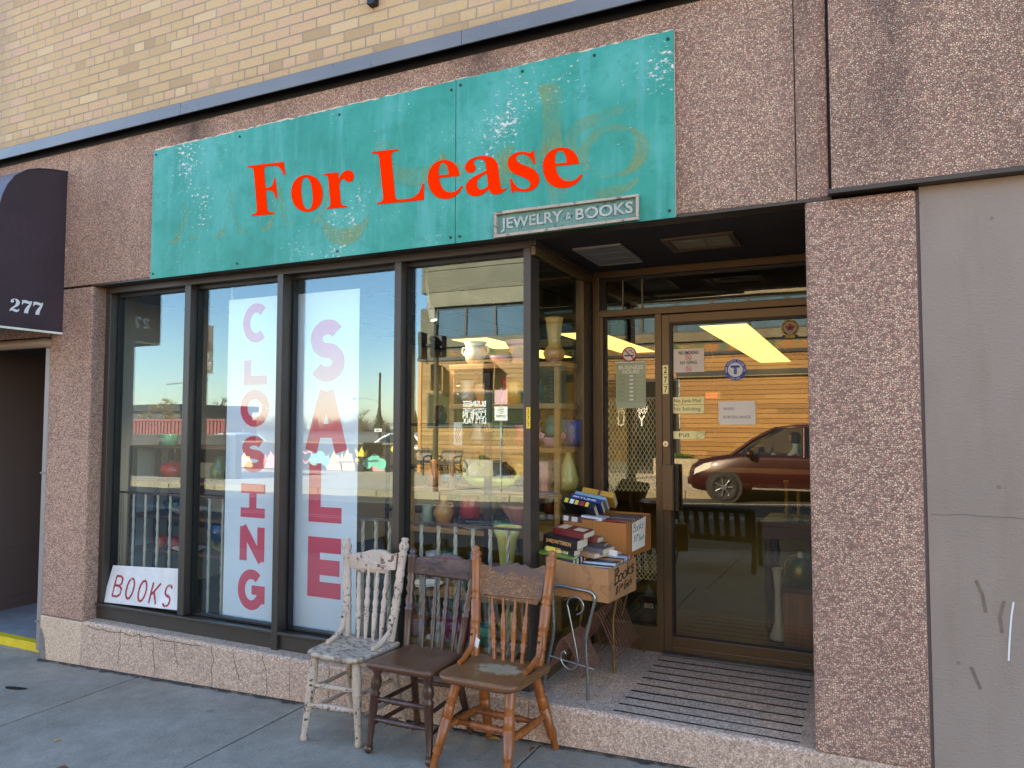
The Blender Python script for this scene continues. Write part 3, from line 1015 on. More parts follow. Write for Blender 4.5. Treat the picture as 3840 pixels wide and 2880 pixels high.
# unseen roof and walls keep daylight to the glass; left run added for shade
rf = MB()
rf.box(-34, 9, 0.6, 9.5, 5.9, 6.05)
rf.box(-34, 9, 9.3, 9.5, -1, 5.9)
rf.box(-34, -14, 0.3, 0.6, -1, 3.7)
rf.box(-34, -33.8, 0.6, 9.3, -1, 5.9)
rf.box(8.8, 9, 0.4, 9.3, -0.3, 5.9)
build("roof", rf, m_dark, P)

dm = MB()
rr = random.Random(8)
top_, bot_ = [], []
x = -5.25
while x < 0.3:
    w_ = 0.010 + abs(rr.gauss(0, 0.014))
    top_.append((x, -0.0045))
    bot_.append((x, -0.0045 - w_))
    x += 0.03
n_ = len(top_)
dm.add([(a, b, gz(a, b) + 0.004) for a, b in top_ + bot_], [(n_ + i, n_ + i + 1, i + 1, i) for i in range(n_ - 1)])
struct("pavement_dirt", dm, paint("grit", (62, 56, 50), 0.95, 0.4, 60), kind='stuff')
# ------------------------------------------------------------------ across the street (seen in the glass)
FY = -18.8


def mat_siding():
    t = NT("cedar_siding")
    sx = t.n("SeparateXYZ", {"Vector": t.obj()})
    zz = t.math('DIVIDE', sx.outputs[2], 0.15)
    fr_ = t.math('FRACT', zz)
    row = t.math('FLOOR', zz)
    gap = t.math('LESS_THAN', fr_, 0.10)
    cm = t.n("CombineXYZ", {"X": t.math('FLOOR', t.math('ADD', t.math('DIVIDE', sx.outputs[0], 3.2), t.math('MULTIPLY', row, 0.37))), "Y": row})
    rn = t.n("TexWhiteNoise", {"Vector": cm.outputs[0]}, noise_dimensions='3D')
    grain = t.noise(t.obj(scale=(1.5, 10, 22)), 2.0, 5, 0.6)
    colr = t.ramp(t.math('ADD', t.math('MULTIPLY', rn.outputs[0], 0.45), t.math('MULTIPLY', grain, 0.55)),
                  [(0.2, lin((126, 92, 52))), (0.5, lin((152, 114, 66))), (0.85, lin((172, 134, 84)))])
    colr = t.mix(gap, colr, lin((56, 34, 16)))
    return t.pbr(colr, 0.55, 0, t.bump(t.math('SUBTRACT', 1.0, gap), 0.6, 0.01), 0.3)


def mat_stripes():
    t = NT("ribbed_panel")
    sx = t.n("SeparateXYZ", {"Vector": t.obj()})
    rib = t.math('SINE', t.math('MULTIPLY', sx.outputs[2], 220.0))
    n = t.noise(t.obj(scale=(1.4, 1, 1.0)), 1.0, 2)
    colr = t.ramp(n, [(0.35, lin((96, 120, 84))), (0.48, lin((168, 140, 90))), (0.55, lin((196, 128, 76))), (0.66, lin((110, 132, 110)))])  # green and orange reflections in the ribbed metal, put into its colour
    return t.pbr(colr, 0.5, 0.1, t.bump(rib, 0.8, 0.012), 0.4)


m_sid = mat_siding()
m_fconc = mat_concrete("bank_concrete", (104, 98, 82), (124, 116, 96), False)
m_fconc2 = mat_concrete("bank_concrete_light", (124, 116, 96), (142, 132, 110), False)
m_wgl = paint("far_window_glass", (66, 86, 98), 0.06, 0.25, 1.2, spec=0.9)
m_wgl2 = paint("green_window_glass", (40, 54, 44), 0.08, 0.25, 1.0, spec=0.9)
m_frm = paint("far_dark_frame", (40, 42, 42), 0.5)

bank = thing("bank_building", "concrete office block over a cedar clad ground floor, across the road in the glass", "building", (-3.0, FY, 0.0))
x0, x1 = -14.36, 14.0
build("wood_cladding", MB().box(x0, -8.45, FY - 0.3, FY, -0.5, 3.86).box(-5.42, x1, FY - 0.3, FY, -0.5, 3.86).box(-8.45, -5.42, FY - 0.3, FY, 3.12, 3.86), m_sid, bank)
build("corner_board", MB().box(x0 - 0.02, x0 + 0.12, FY - 0.31, FY + 0.03, -0.5, 3.86), paint("corner_board", (190, 128, 62), 0.5, 0.1, 6), bank)
build("cap_flashing", MB().box(x0 - 0.05, x1, FY - 0.31, FY + 0.06, 3.862, 3.97), m_frm, bank)
build("ribbed_panel", MB().box(-13.4, x1, FY - 0.32, FY - 0.06, 3.972, 4.24), mat_stripes(), bank)
build("shadow_gap", MB().box(x0 + 0.1, x1, FY - 0.5, FY - 0.1, 4.24, 4.33), m_frm, bank)
cw = MB().box(x0 + 0.06, x1, FY - 0.5, FY - 0.02, 4.33, 4.63)
cw.box(x0 + 0.06, -13.72, FY - 0.5, FY - 0.02, 4.632, 5.74)
cw.box(x0 + 0.06, x1, FY - 0.5, FY - 0.02, 6.30, 7.06)
cw.box(x0 + 0.06, x1, FY - 0.5, FY - 0.02, 7.075, 9.6)
cw.box(x0 + 0.06, -13.4, FY - 0.5, FY - 0.06, 3.972, 4.328)
cw.box(-14.0, x1, FY - 9, FY - 0.55, 4.0, 9.5)
build("concrete_wall", cw, m_fconc, bank, bevel=0.015)
build("lintel_band", MB().box(-14.0, x1, FY - 0.5, FY + 0.05, 5.74, 6.275), m_fconc2, bank, bevel=0.02)
build("side_wall", MB().box(x0, x0 + 0.08, FY - 9, FY - 0.32, -0.5, 4.0), m_fconc, bank)
wx = -13.70
first = None
while wx < 12.5:
    f = MB()
    f.box(wx, wx + 1.16, FY - 0.16, FY - 0.08, 5.66, 5.738)
    f.box(wx, wx + 1.16, FY - 0.16, FY - 0.08, 4.632, 4.68)
    f.box(wx, wx + 0.06, FY - 0.16, FY - 0.08, 4.68, 5.66)
    f.box(wx + 1.12, wx + 1.16, FY - 0.16, FY - 0.08, 4.68, 5.66)
    fo = build("window", f, m_frm, bank)
    build("window_pane", MB().box(wx + 0.06, wx + 1.12, FY - 0.14, FY - 0.12, 4.68, 5.66), m_wgl, fo)
    wx += 1.162
# shop window with white lettering
def framed(nm, a, b, z0, z1, mgl, par):
    f = MB()
    f.box(a, b, FY, FY + 0.05, z1 - 0.07, z1)
    f.box(a, b, FY, FY + 0.07, z0, z0 + 0.09)
    f.box(a, a + 0.08, FY, FY + 0.05, z0 + 0.09, z1 - 0.07)
    f.box(b - 0.08, b, FY, FY + 0.05, z0 + 0.09, z1 - 0.07)
    o = build(nm, f, m_frm, par)
    build("pane", MB().box(a + 0.08, b - 0.08, FY + 0.004, FY + 0.02, z0 + 0.09, z1 - 0.07), mgl, o)
    return o


bw = framed("display_window", -13.96, -9.4, 1.51, 2.72, m_wgl2, bank)
m_wtx = paint("white_lettering", (236, 236, 230), 0.5, 0.02)
UX = Vector((-1, 0, 0))          # reading direction for someone facing the far facade from the road


def ftext(s, size, x, z, width, par, y=FY + 0.026, nm="lettering"):
    # text that reads correctly from the road; x is its reader-left edge
    return text(nm, s, size, m_wtx, (x, y, z), UX, Z3, par, bold=0.012, width=width, d=0.003)


ftext("BUSINESS", 0.28, -11.62, 2.22, 0.92, bw)
ftext("LOANS & ADVISORY", 0.13, -11.62, 2.08, 0.92, bw)
build("rule_line", MB().box(-12.55, -11.6, FY + 0.022, FY + 0.03, 2.035, 2.05), m_wtx, bw)
ftext("COME IN", 0.30, -11.62, 1.84, 0.92, bw)
ftext("LET'S TALK", 0.27, -11.62, 1.64, 0.92, bw)
be = framed("entrance_window", -8.43, -5.44, 0.0, 3.10, paint("dark_entrance_glass", (40, 40, 34), 0.08, 0.2, 1, spec=0.9), bank)
mu = MB().box(-6.90, -6.84, FY, FY + 0.05, 0.09, 3.03).box(-8.35, -5.52, FY, FY + 0.045, 2.45, 2.52)
build("mullion", mu, m_frm, be)
ftext("BUSINESS", 0.16, -6.50, 2.10, 1.05, be)
ftext("WE'VE GOT", 0.20, -6.50, 1.95, 1.05, be)
for c_, xa_, w_ in (("Y", -6.565, 0.24), ("O", -6.98, 0.25), ("U", -7.28, 0.25)):
    ftext(c_, 0.50, xa_, 1.57, w_, be)
cn = MB().box(-5.5, x1, FY + 0.0, FY + 0.10, 3.13, 3.34)
build("canopy_edge", cn, m_frm, bank)
build("canopy_strip", MB().box(-5.5, x1, FY + 0.101, FY + 0.115, 3.14, 3.17), m_fconc2, bank)

# projecting banners on brackets
m_ban = paint("black_banner", (22, 22, 24), 0.7, 0.1, 4)
for i, (bx, lab) in enumerate(((-13.39, "black cloth banner on a wall bracket left of the bank lettering, in the glass"),
                               (-11.35, "black cloth banner on a wall bracket right of the bank lettering, in the glass"))):
    b = thing("banner", lab, "banner", (bx, FY, 2.8), "black banners on the bank wall")
    mb = MB()
    n = 8
    v = []
    for k in range(n + 1):
        yy = FY + 0.12 + 0.62 * k / n
        wob = 0.03 * math.sin(k * 1.3 + i)
        v += [(bx - 0.012 + wob, yy, 2.78), (bx - 0.012 + wob, yy, 3.66), (bx + 0.012 + wob, yy, 2.78), (bx + 0.012 + wob, yy, 3.66)]
    fs = []
    for k in range(n):
        a = k * 4
        fs += [(a, a + 4, a + 5, a + 1), (a + 2, a + 3, a + 7, a + 6), (a + 1, a + 5, a + 7, a + 3), (a, a + 2, a + 6, a + 4)]
    fs += [(0, 1, 3, 2), (n * 4, n * 4 + 2, n * 4 + 3, n * 4 + 1)]
    mb.add(v, fs)
    build("cloth", mb, m_ban, b)
    build("bracket", MB().tube([(bx, FY, 3.68), (bx, FY + 0.78, 3.68)], 0.02).tube([(bx, FY, 2.76), (bx, FY + 0.78, 2.76)], 0.02).tube([(bx, FY + 0.09, 2.74), (bx, FY + 0.09, 3.70)], 0.03),
          paint("bracket_tan", (190, 160, 100), 0.4), b)
    if i == 0:
        text("lettering", "BAG", 0.2, m_wtx, (bx + 0.05, FY + 0.30, 2.86), Y3, Z3, b, width=0.34, d=0.01)


# ------------------------------------------------------------------ street furniture over there
m_galv = paint("galvanised", (150, 152, 150), 0.45, 0.1, 6, metal=0.6)
m_pole = paint("dark_pole", (46, 40, 36), 0.7, 0.15, 8)


def slat_bench(nm, x, y, z, ln, face, lab, group=None, hk=1.0):
    """metal bench with upright flat slats; face = +1 looks towards +y"""
    b = thing(nm, lab, "bench", (x, y, z), group)
    n = max(6, int(ln / 0.105))
    f = face
    back = [(-0.02, 0.40), (-0.03, 0.46), (-0.10, 0.74), (-0.16, 0.82)]
    seat = [(-0.02, 0.41), (0.2, 0.40), (0.42, 0.43), (0.46, 0.38)]

    def slat(mb, prof, xx):
        for (a0, b0), (a1, b1) in zip(prof, prof[1:]):
            p0, p1 = Vector((xx, y + f * a0, z + b0 * hk)), Vector((xx, y + f * a1, z + b1 * hk))
            d = (p1 - p0) / 2
            nn = d.cross(X3).normalized()
            mb.obox((p0 + p1) / 2, (0.029, 0, 0), d * 1.02, X3.cross(d).normalized() * 0.004)
    mb = MB()
    for k in range(n):
        slat(mb, back, x - ln / 2 + 0.06 + (ln - 0.12) * k / (n - 1))
    for a_, b_, r_ in ((-0.165, 0.83, 0.03), (-0.025, 0.45, 0.034)):
        mb.tube([(x - ln / 2, y + f * a_, z + b_ * hk), (x + ln / 2, y + f * a_, z + b_ * hk)], r_)
    build("backrest", mb, m_black, b)
    mb = MB()
    for k in range(n):
        slat(mb, seat, x - ln / 2 + 0.06 + (ln - 0.12) * k / (n - 1))
    mb.tube([(x - ln / 2, y + f * 0.45, z + 0.395 * hk), (x + ln / 2, y + f * 0.45, z + 0.395 * hk)], 0.03)
    build("seat", mb, m_black, b)
    for s in (-1, 1):
        xx = x + s * ln / 2
        mb = MB().tube([(xx, y - f * 0.165, z + 0.84 * hk), (xx, y - f * 0.02, z + 0.43 * hk), (xx, y - f * 0.12, z)], 0.03)
        mb.tube([(xx, y + f * 0.45, z + 0.41 * hk), (xx, y + f * 0.47, z)], 0.03)
        mb.tube([(xx, y - f * 0.08, z + 0.64 * hk), (xx, y + f * 0.2, z + 0.66 * hk), (xx, y + f * 0.42, z + 0.60 * hk), (xx, y + f * 0.45, z + 0.41 * hk)], 0.026)
        build("end_frame", mb, m_black, b)
    return b


slat_bench("bench", -1.88, -2.86, gz(-1.9, -2.9), 1.62, -1, "long black slatted bench on the near pavement, reflected in the door", hk=0.83)
slat_bench("metal_seat", -13.72, -17.95, gfar(-13.7) + 0.07, 0.78, 1, "black slatted seat nearest the corner of the cedar wall, in the glass", "slatted seats by the cedar wall")
slat_bench("metal_seat", -12.55, -17.95, gfar(-12.5) + 0.07, 0.78, 1, "black slatted seat beside the concrete planter, in the glass", "slatted seats by the cedar wall")


def leafy(mb, c, rx, ry, rz, n, sz, rng, mi=0):
    for _ in range(n):
        while True:
            p = Vector((rng.uniform(-1, 1), rng.uniform(-1, 1), rng.uniform(-1, 1)))
            if p.length < 1:
                break
        p = Vector((c[0] + p.x * rx, c[1] + p.y * ry, c[2] + p.z * rz))
        a = Vector((rng.gauss(0, 1), rng.gauss(0, 1), rng.gauss(0, 1))).normalized()
        b = a.orthogonal().normalized()
        s = sz * rng.uniform(0.6, 1.3)
        q = a.cross(b) * s * 0.25
        mb.add([p - a * s, p + b * s * 0.45 + q, p + a * s, p - b * s * 0.45 + q], [(0, 1, 2, 3)], mi)
    return mb


m_lf = paint("leaf_green", (84, 104, 44), 0.6, 0.4, 3)
m_lfy = paint("leaf_yellow", (196, 160, 60), 0.6, 0.35, 3)
m_lfd = paint("leaf_conifer", (50, 70, 46), 0.7, 0.35, 2)
m_twig = paint("bark_grey", (104, 88, 76), 0.85, 0.2, 12)
m_plc = mat_concrete("planter_concrete", (150, 140, 116), (176, 166, 140), False)
for i, (a, b, ya, lab) in enumerate(((-12.05, -10.95, -18.3, "concrete planter with a few leaves by the slatted seats, in the glass"),
                                     (-6.1, -4.66, -18.3, "concrete planter with low clipped shrubs behind the red van, in the glass"))):
    pt = thing("planter", lab, "planter", ((a + b) / 2, ya, gfar(a)), "concrete planters")
    zb = gfar(a) + 0.06
    mb = MB().box(a, b, ya - 0.35, ya + 0.35, zb, zb + 0.56)
    build("tub", mb, m_plc, pt, bevel=0.02)
    lf = MB()
    leafy(lf, ((a + b) / 2, ya, zb + 0.62), 0.16 if i == 0 else 0.62, 0.25, 0.10, 90 if i == 0 else 420, 0.05, R)
    build("foliage", lf, m_lf, pt)

# parking sign on the far kerb
ps = thing("parking_sign", "slim post with a white parking sign on the far kerb, in the glass", "street sign", (-8.42, -13.4, gfar(-8.4)))
build("post", MB().tube([(-8.42, -13.4, gfar(-8.4)), (-8.40, -13.4, 2.55)], 0.028), m_galv, ps)
sp = build("sign_plate", MB().box(-8.58, -8.22, -13.37, -13.36, 1.72, 2.08), m_white, ps, bevel=0.004)
text("lettering", "30 MIN", 0.10, m_black, (-8.27, -13.355, 1.80), UX, Z3, sp, width=0.26)
rg = MB()
rg.stroke(arc(0, 0, 0.075, 0.075, 0, 360, 24), 0.016, (-8.40, -13.3595, 1.98), UX, Z3, Y3, 0.003)
build("ring", rg, paint("sign_green", (30, 120, 70), 0.5), sp)
text("letter", "P", 0.12, m_black, (-8.37, -13.355, 1.94), UX, Z3, sp)
build("second_plate", MB().box(-8.58, -8.22, -13.37, -13.36, 2.14, 2.50), paint("pink_plate", (196, 150, 150), 0.5), ps, bevel=0.004)

# traffic signal on a mast, seen from the side
ts = thing("traffic_signal", "black traffic signal head on a mast by the office block's corner, in the glass", "traffic light", (-10.45, -13.3, gfar(-10)))
build("mast", MB().tube([(-10.30, -13.3, gfar(-10)), (-10.30, -13.3, 4.3)], [0.075, 0.06], 12), m_pole, ts)
mb = MB().box(-10.80, -10.66, -13.45, -13.15, 3.38, 4.10)
build("signal_head", mb, m_black, ts, bevel=0.03)
mb = MB().box(-10.42, -10.05, -13.42, -13.18, 3.42, 3.98)
for k in range(3):
    mb.tube([(-10.24, -13.18, 3.52 + k * 0.18), (-10.24, -13.0, 3.50 + k * 0.18)], 0.085, 14)
build("signal_head", mb, m_black, ts, bevel=0.02)
build("arm", MB().tube([(-10.70, -13.3, 3.74), (-10.3, -13.3, 3.74)], 0.04).tube([(-10.62, -13.3, 3.40), (-10.60, -13.3, 3.25)], 0.02), m_black, ts)

# street banner with a portrait, on a lamp pole
bp = thing("lamp_pole", "tall pale lamp pole carrying a portrait banner, in the glass of the second window", "lamp post", (-19.62, -13.6, gfar(-19)))
build("pole", MB().tube([(-19.62, -13.6, gfar(-19)), (-19.62, -13.6, 7.5)], [0.10, 0.07], 12), m_galv, bp)
build("banner_arm", MB().tube([(-19.62, -13.6, 4.80), (-18.80, -13.6, 4.78)], 0.02).tube([(-19.62, -13.6, 3.22), (-18.80, -13.6, 3.22)], 0.02).tube([(-20.9, -13.6, 2.92), (-19.05, -13.6, 3.02)], 0.028), m_galv, bp)
bc = MB().box(-19.55, -18.86, -13.61, -13.595, 3.24, 4.76)
bnr = build("portrait_banner", bc, paint("banner_brown", (84, 76, 66), 0.7, 0.1, 3), bp)
pf = MB()
yb = -13.592
pf.prism([arc(0, 0, 0.10, 0.135, 0, 360, 20)[:-1]], (-19.18, yb, 4.42), UX, Z3, Y3, 0.004)
build("portrait_face", pf, paint("portrait_skin", (196, 150, 124), 0.7), bnr)
pf = MB()
pf.prism([arc(0, 0, 0.13, 0.16, -20, 200, 16)], (-19.18, yb - 0.001, 4.47), UX, Z3, Y3, 0.003)
pf.prism([[(-0.27, -0.30), (0.27, -0.30), (0.22, -0.05), (0.08, 0.02), (-0.08, 0.02), (-0.22, -0.05)]], (-19.18, yb - 0.001, 4.28), UX, Z3, Y3, 0.003)
build("portrait_clothes", pf, paint("portrait_dark", (60, 44, 38), 0.8), bnr)
pf = MB().prism([arc(0, 0, 0.15, 0.15, 0, 360, 24)[:-1], arc(0, 0, 0.125, 0.125, 0, 360, 24)[:-1]], (-19.18, yb, 3.78), UX, Z3, Y3, 0.004)
for k in (-0.05, 0.0, 0.05):
    pf.stroke([(-0.09, k - 0.03), (-0.03, k - 0.015), (0.03, k - 0.03), (0.09, k - 0.015)], 0.016, (-19.18, yb, 3.78), UX, Z3, Y3, 0.004)
pf.stroke([(0, -0.08), (0, 0.09)], 0.018, (-19.18, yb + 0.001, 3.78), UX, Z3, Y3, 0.004)
build("emblem", pf, m_wtx, bnr)
text("lettering", "TRENT", 0.17, m_wtx, (-18.90, yb, 3.46), UX, Z3, bnr, width=0.56, d=0.004)
text("lettering", "UNIVERSITY", 0.07, m_wtx, (-18.92, yb, 3.36), UX, Z3, bnr, width=0.5, d=0.004)

# wooden street lamp beyond the mural
lx, ly = -34.5, -44.7
sl = thing("street_lamp", "dark wooden street lamp with a long curved arm beyond the mural, in the glass", "lamp post", (lx, ly, -0.4))
build("pole", MB().tube([(lx, ly, -0.4), (lx, ly, 5.6)], [0.12, 0.09], 10), m_pole, sl)
build("arm", MB().tube([(lx, ly, 3.1), (lx - 0.5, ly, 3.5), (lx - 1.5, ly, 3.62), (lx - 2.3, ly, 3.6)], 0.05), m_galv, sl)
build("lamp_head", MB().lathe((lx - 2.5, ly, 3.58), [(0.05, -0.05), (0.22, -0.03), (0.2, 0.04), (0.05, 0.09)], 12), m_galv, sl)
ow = build("one_way_sign", MB().box(lx - 0.36, lx + 0.36, ly + 0.2, ly + 0.23, 0.95, 1.2), m_white, sl)
aw = MB().prism([[(-0.28, -0.035), (0.1, -0.035), (0.1, -0.085), (0.28, 0), (0.1, 0.085), (0.1, 0.035), (-0.28, 0.035)]], (lx, ly + 0.231, 1.075), UX, Z3, Y3, 0.004)
build("arrow", aw, m_black, ow)


# painted low wall
def mat_mural():
    t = NT("mural_black")
    n = t.noise(t.obj(), 1.6, 2)
    return t.pbr(t.ramp(n, [(0.4, lin((36, 34, 38))), (0.6, lin((60, 54, 52)))]), 0.8)


mw = thing("mural_wall", "low wall painted with flames, clouds, a crown and hearts on black, in the glass", "wall", (-18.4, FY + 0.1, -0.2))
build("wall", MB().box(-23.5, -14.9, FY, FY + 0.2, -0.5, 0.86), mat_mural(), mw)
build("coping", MB().box(-23.52, -14.88, FY - 0.03, FY + 0.23, 0.86, 0.93), m_fconc2, mw)
ycols = {k: paint("mural_" + k, c, 0.8, 0.1, 4) for k, c in dict(peach=(240, 180, 130), yellow=(226, 196, 70), mint=(120, 196, 170), pink=(232, 150, 150), white=(230, 226, 216), orange=(228, 120, 50)).items()}
fl_ = {k: MB() for k in ycols}
yy = FY + 0.2005


def flame(mb, x, h, w):
    lp = bez("M-0.5,0 C-0.6,0.35 -0.25,0.45 -0.3,0.75 C-0.1,0.65 0.0,0.8 0.05,1.0 C0.12,0.75 0.3,0.7 0.3,0.5 C0.45,0.6 0.42,0.8 0.4,0.85 C0.62,0.55 0.6,0.2 0.5,0 Z", 5)[0]
    mb.prism([[(p[0] * w, p[1] * h) for p in lp]], (x, yy, -0.12), UX, Z3, Y3, 0.004)


for x, h, w, k in ((-17.9, 0.75, 0.7, 'peach'), (-17.3, 0.85, 0.6, 'peach'), (-21.0, 0.7, 0.7, 'pink'), (-20.0, 0.8, 0.6, 'orange'), (-22.4, 0.6, 0.8, 'peach'), (-15.9, 0.5, 0.5, 'pink')):
    flame(fl_[k], x, h, w)
for x, z, s, k in ((-16.4, 0.18, 0.22, 'mint'), (-16.1, 0.30, 0.24, 'mint'), (-15.8, 0.15, 0.22, 'mint'), (-18.6, 0.35, 0.24, 'mint'), (-18.9, 0.25, 0.22, 'mint'), (-18.3, 0.22, 0.2, 'mint'), (-15.3, 0.7, 0.12, 'yellow'), (-16.9, 0.25, 0.1, 'yellow')):
    fl_[k].prism([arc(0, 0, s, s, 0, 360, 14)[:-1]], (x, yy + 0.0004 * R.random(), z), UX, Z3, Y3, 0.003 + 0.002 * R.random())
fl_['yellow'].prism([[(-0.22, 0), (0.22, 0), (0.3, 0.3), (0.12, 0.14), (0, 0.36), (-0.12, 0.14), (-0.3, 0.3)]], (-16.7, yy, 0.42), UX, Z3, Y3, 0.004)
for x, k in ((-19.3, 'pink'), (-22.9, 'mint')):
    lp = bez("M0,-0.25 C-0.5,0.1 -0.25,0.35 0,0.12 C0.25,0.35 0.5,0.1 0,-0.25 Z", 8)[0]
    fl_[k].stroke(lp + lp[:1], 0.05, (x, yy, 0.35), UX, Z3, Y3, 0.004)
for k, m in fl_.items():
    if m.v:
        build("painted_" + k, m, ycols[k], mw)

bw_l = thing("added_dark_wall", "long low dark wall before the containers, in the first window's glass", "wall", (-27.5, -14.6, -0.3))  # made-up wall, added to keep the reflection dark below the containers
build("wall", MB().box(-40, -18.7, -14.75, -14.5, -0.5, 1.20), paint("dark_wall", (44, 42, 40), 0.85, 0.2, 4), bw_l)
build("coping", MB().box(-40, -18.68, -14.78, -14.47, 1.20, 1.25), paint("dark_coping", (70, 66, 62), 0.8, 0.1, 4), bw_l)

# containers, dark shed and trees beyond the lot
def container(nm, x0, x1, y, mat, lab):
    c = thing(nm, lab, "container", ((x0 + x1) / 2, y, -0.55), "shipping containers")
    mb = MB()
    n = int((x1 - x0) / 0.28)
    z0, z1 = -0.5, 1.83
    pts = []
    for k in range(n):
        a = x0 + (x1 - x0) * k / n
        w = (x1 - x0) / n
        pts += [(a, 0), (a + w * 0.45, 0), (a + w * 0.55, 0.06), (a + w * 0.95, 0.06)]
    pts.append((x1, 0))
    vs = [(p, y - q, z0) for p, q in pts] + [(p, y - q, z1) for p, q in pts]
    m = len(pts)
    mb.add(vs, [(k + 1, k, m + k, m + k + 1) for k in range(m - 1)])
    mb.box(x0, x1, y - 2.4, y - 0.07, z0, z1 - 0.02)
    build("body", mb, mat, c)
    e = MB()
    for zz in (z0, z1 - 0.08):
        e.box(x0 - 0.04, x1 + 0.04, y - 0.05, y + 0.05, zz, zz + 0.12)
    for xx in (x0 - 0.05, x1 - 0.06):
        e.box(xx, xx + 0.11, y - 0.05, y + 0.06, z0, z1)
    build("frame", e, mat, c)


container("shipping_container", -53.6, -41.6, -27.6, paint("container_orange", (226, 150, 120), 0.6, 0.1, 2), "long bright orange container by a dark shed, in the first window's glass")
container("shipping_container", -41.2, -33.0, -27.6, paint("container_maroon", (132, 46, 42), 0.6, 0.1, 2), "dull maroon container at the end of the bright one, in the glass")
dk = thing("dark_shed", "flat roofed dark shed behind the bright container, in the first window's glass", "shed", (-54, -40, -0.5))
build("wall", MB().box(-72, -51.2, -48, -40, -0.6, 2.62), paint("shed_grey", (70, 68, 68), 0.8), dk)
build("roof", MB().box(-72.4, -50.8, -48.4, -39.6, 2.62, 3.15), paint("shed_roof", (40, 40, 42), 0.8), dk)


def bare_tree(nm, x, y, h, lab, rng, leaf=None, nleaf=0, group=None, conifer=False):
    t = thing(nm, lab, "tree", (x, y, -0.5), group)
    tr, br = MB(), MB()
    lf = MB()
    top = Vector((x, y, -0.5 + h))
    tr.tube([(x, y, -0.5), (x + 0.03 * h * rng.uniform(-1, 1), y, -0.5 + h * 0.4), top if conifer else Vector((x, y, -0.5 + h * 0.55))], [0.028 * h, 0.02 * h, 0.008 * h], 8)

    def grow(p, d, ln, r, k):
        q = p + d * ln
        m_ = p.lerp(q, 0.5) + Vector((rng.uniform(-1, 1), rng.uniform(-1, 1), rng.uniform(-1, 1))) * ln * 0.08
        br.tube([p, m_, q], [r, r * 0.8, r * 0.55], 4)
        if leaf and k <= 1:
            leafy(lf, q, ln * 0.5, ln * 0.5, ln * 0.5, nleaf, h * 0.018, rng)
        if k == 0:
            return
        for _ in range(3 if k > 1 else 2):
            nd = (d + Vector((rng.uniform(-1, 1), rng.uniform(-1, 1), rng.uniform(-0.3, 0.9))) * 0.75).normalized()
            grow(p.lerp(q, rng.uniform(0.55, 1.0)), nd, ln * rng.uniform(0.6, 0.8), r * 0.6, k - 1)
    if conifer:
        for k in range(26):
            f = k / 26
            z = -0.5 + h * (0.12 + 0.86 * f)
            for _ in range(7):
                a = rng.uniform(0, 2 * PI)
                rr_ = h * 0.22 * (1 - f) * rng.uniform(0.6, 1.1) + 0.05 * h * (1 - f)
                p = Vector((x + math.cos(a) * rr_ * 0.5, y + math.sin(a) * rr_ * 0.5, z))
                leafy(lf, p, rr_ * 0.6, rr_ * 0.6, h * 0.022, 16, h * 0.02, rng)
    else:
        for _ in range(5):
            d = Vector((rng.uniform(-1, 1), rng.uniform(-1, 1), rng.uniform(0.5, 1.4))).normalized()
            grow(Vector((x, y, -0.5 + h * rng.uniform(0.3, 0.55))), d, h * 0.24, 0.011 * h, 3)
    build("trunk", tr, m_twig, t)
    if br.v:
        build("branches", br, m_twig, t)
    if lf.v:
        build("crown", lf, leaf, t)
    return t


rt = random.Random(21)
bare_tree("bare_tree", -92, -119, 5.6, "bare round tree left of the dark street lamp, in the glass", rt, group="far trees")
bare_tree("conifer_tree", -87.6, -119, 5.9, "tall dark conifer right of the street lamp, in the glass", rt, m_lfd, group="far trees", conifer=True)
bare_tree("bare_tree", -79, -119, 4.6, "small dark conifer beside the cedar wall's corner, in the glass", rt, m_lfd, group="far trees", conifer=True)
bare_tree("yellow_tree", -50.6, -37.5, 3.9, "slender tree with yellow autumn leaves before the dark shed, in the glass", rt, m_lfy, 10)
bare_tree("bare_tree", -60.5, -52, 5.2, "bare tree rising behind the dark shed, in the first window's glass", rt, group="far trees")
# a belt of grey woodland along the skyline
wd = MB()
rw = random.Random(5)
for k in range(150):
    x = -190 + k * 0.82 + rw.uniform(-0.4, 0.4)
    y = -150 + rw.uniform(-12, 12)
    hh = rw.uniform(2.8, 5.2) * (1.15 if k % 7 == 0 else 0.9)
    for _ in range(44):
        bx = x + rw.gauss(0, 0.7)
        zz = rw.uniform(0.2, 0.9) * hh
        wd.tube([(bx, y, -0.6), (bx + rw.gauss(0, 0.3), y, zz * 0.6), (bx + rw.gauss(0, 1.0), y, zz)], [0.035, 0.022, 0.010], 3)
struct("far_wood", wd, m_twig, kind='stuff')
# ------------------------------------------------------------------ vehicles
def hull(sts):
    """loft of half-sections [(y,z)...] at stations x, mirrored"""
    mb = MB()
    rows = []
    for x, sec in sts:
        ring = [(x, y, z) for y, z in sec] + [(x, -y, z) for y, z in sec[::-1]]
        rows.append(ring)
    m = len(rows[0])
    vs = [p for r in rows for p in r]
    fs = []
    for i in range(len(rows) - 1):
        for k in range(m):
            l = (k + 1) % m
            fs.append((i * m + k, i * m + l, (i + 1) * m + l, (i + 1) * m + k))
    fs.append(tuple(range(m))[::-1])
    fs.append(tuple((len(rows) - 1) * m + k for k in range(m)))
    mb.add(vs, fs, 0, True)
    return mb


def place(mb, loc, flip=1):
    mb.v = [(loc[0] + x * flip, loc[1] + y * flip, loc[2] + z) for x, y, z in mb.v]
    return mb


def mat_carpaint(nm, c):
    t = NT(nm)
    return t.pbr(lin(c), 0.35, 0.1, None, 0.4, Coat_Weight=0.5, Coat_Roughness=0.05)


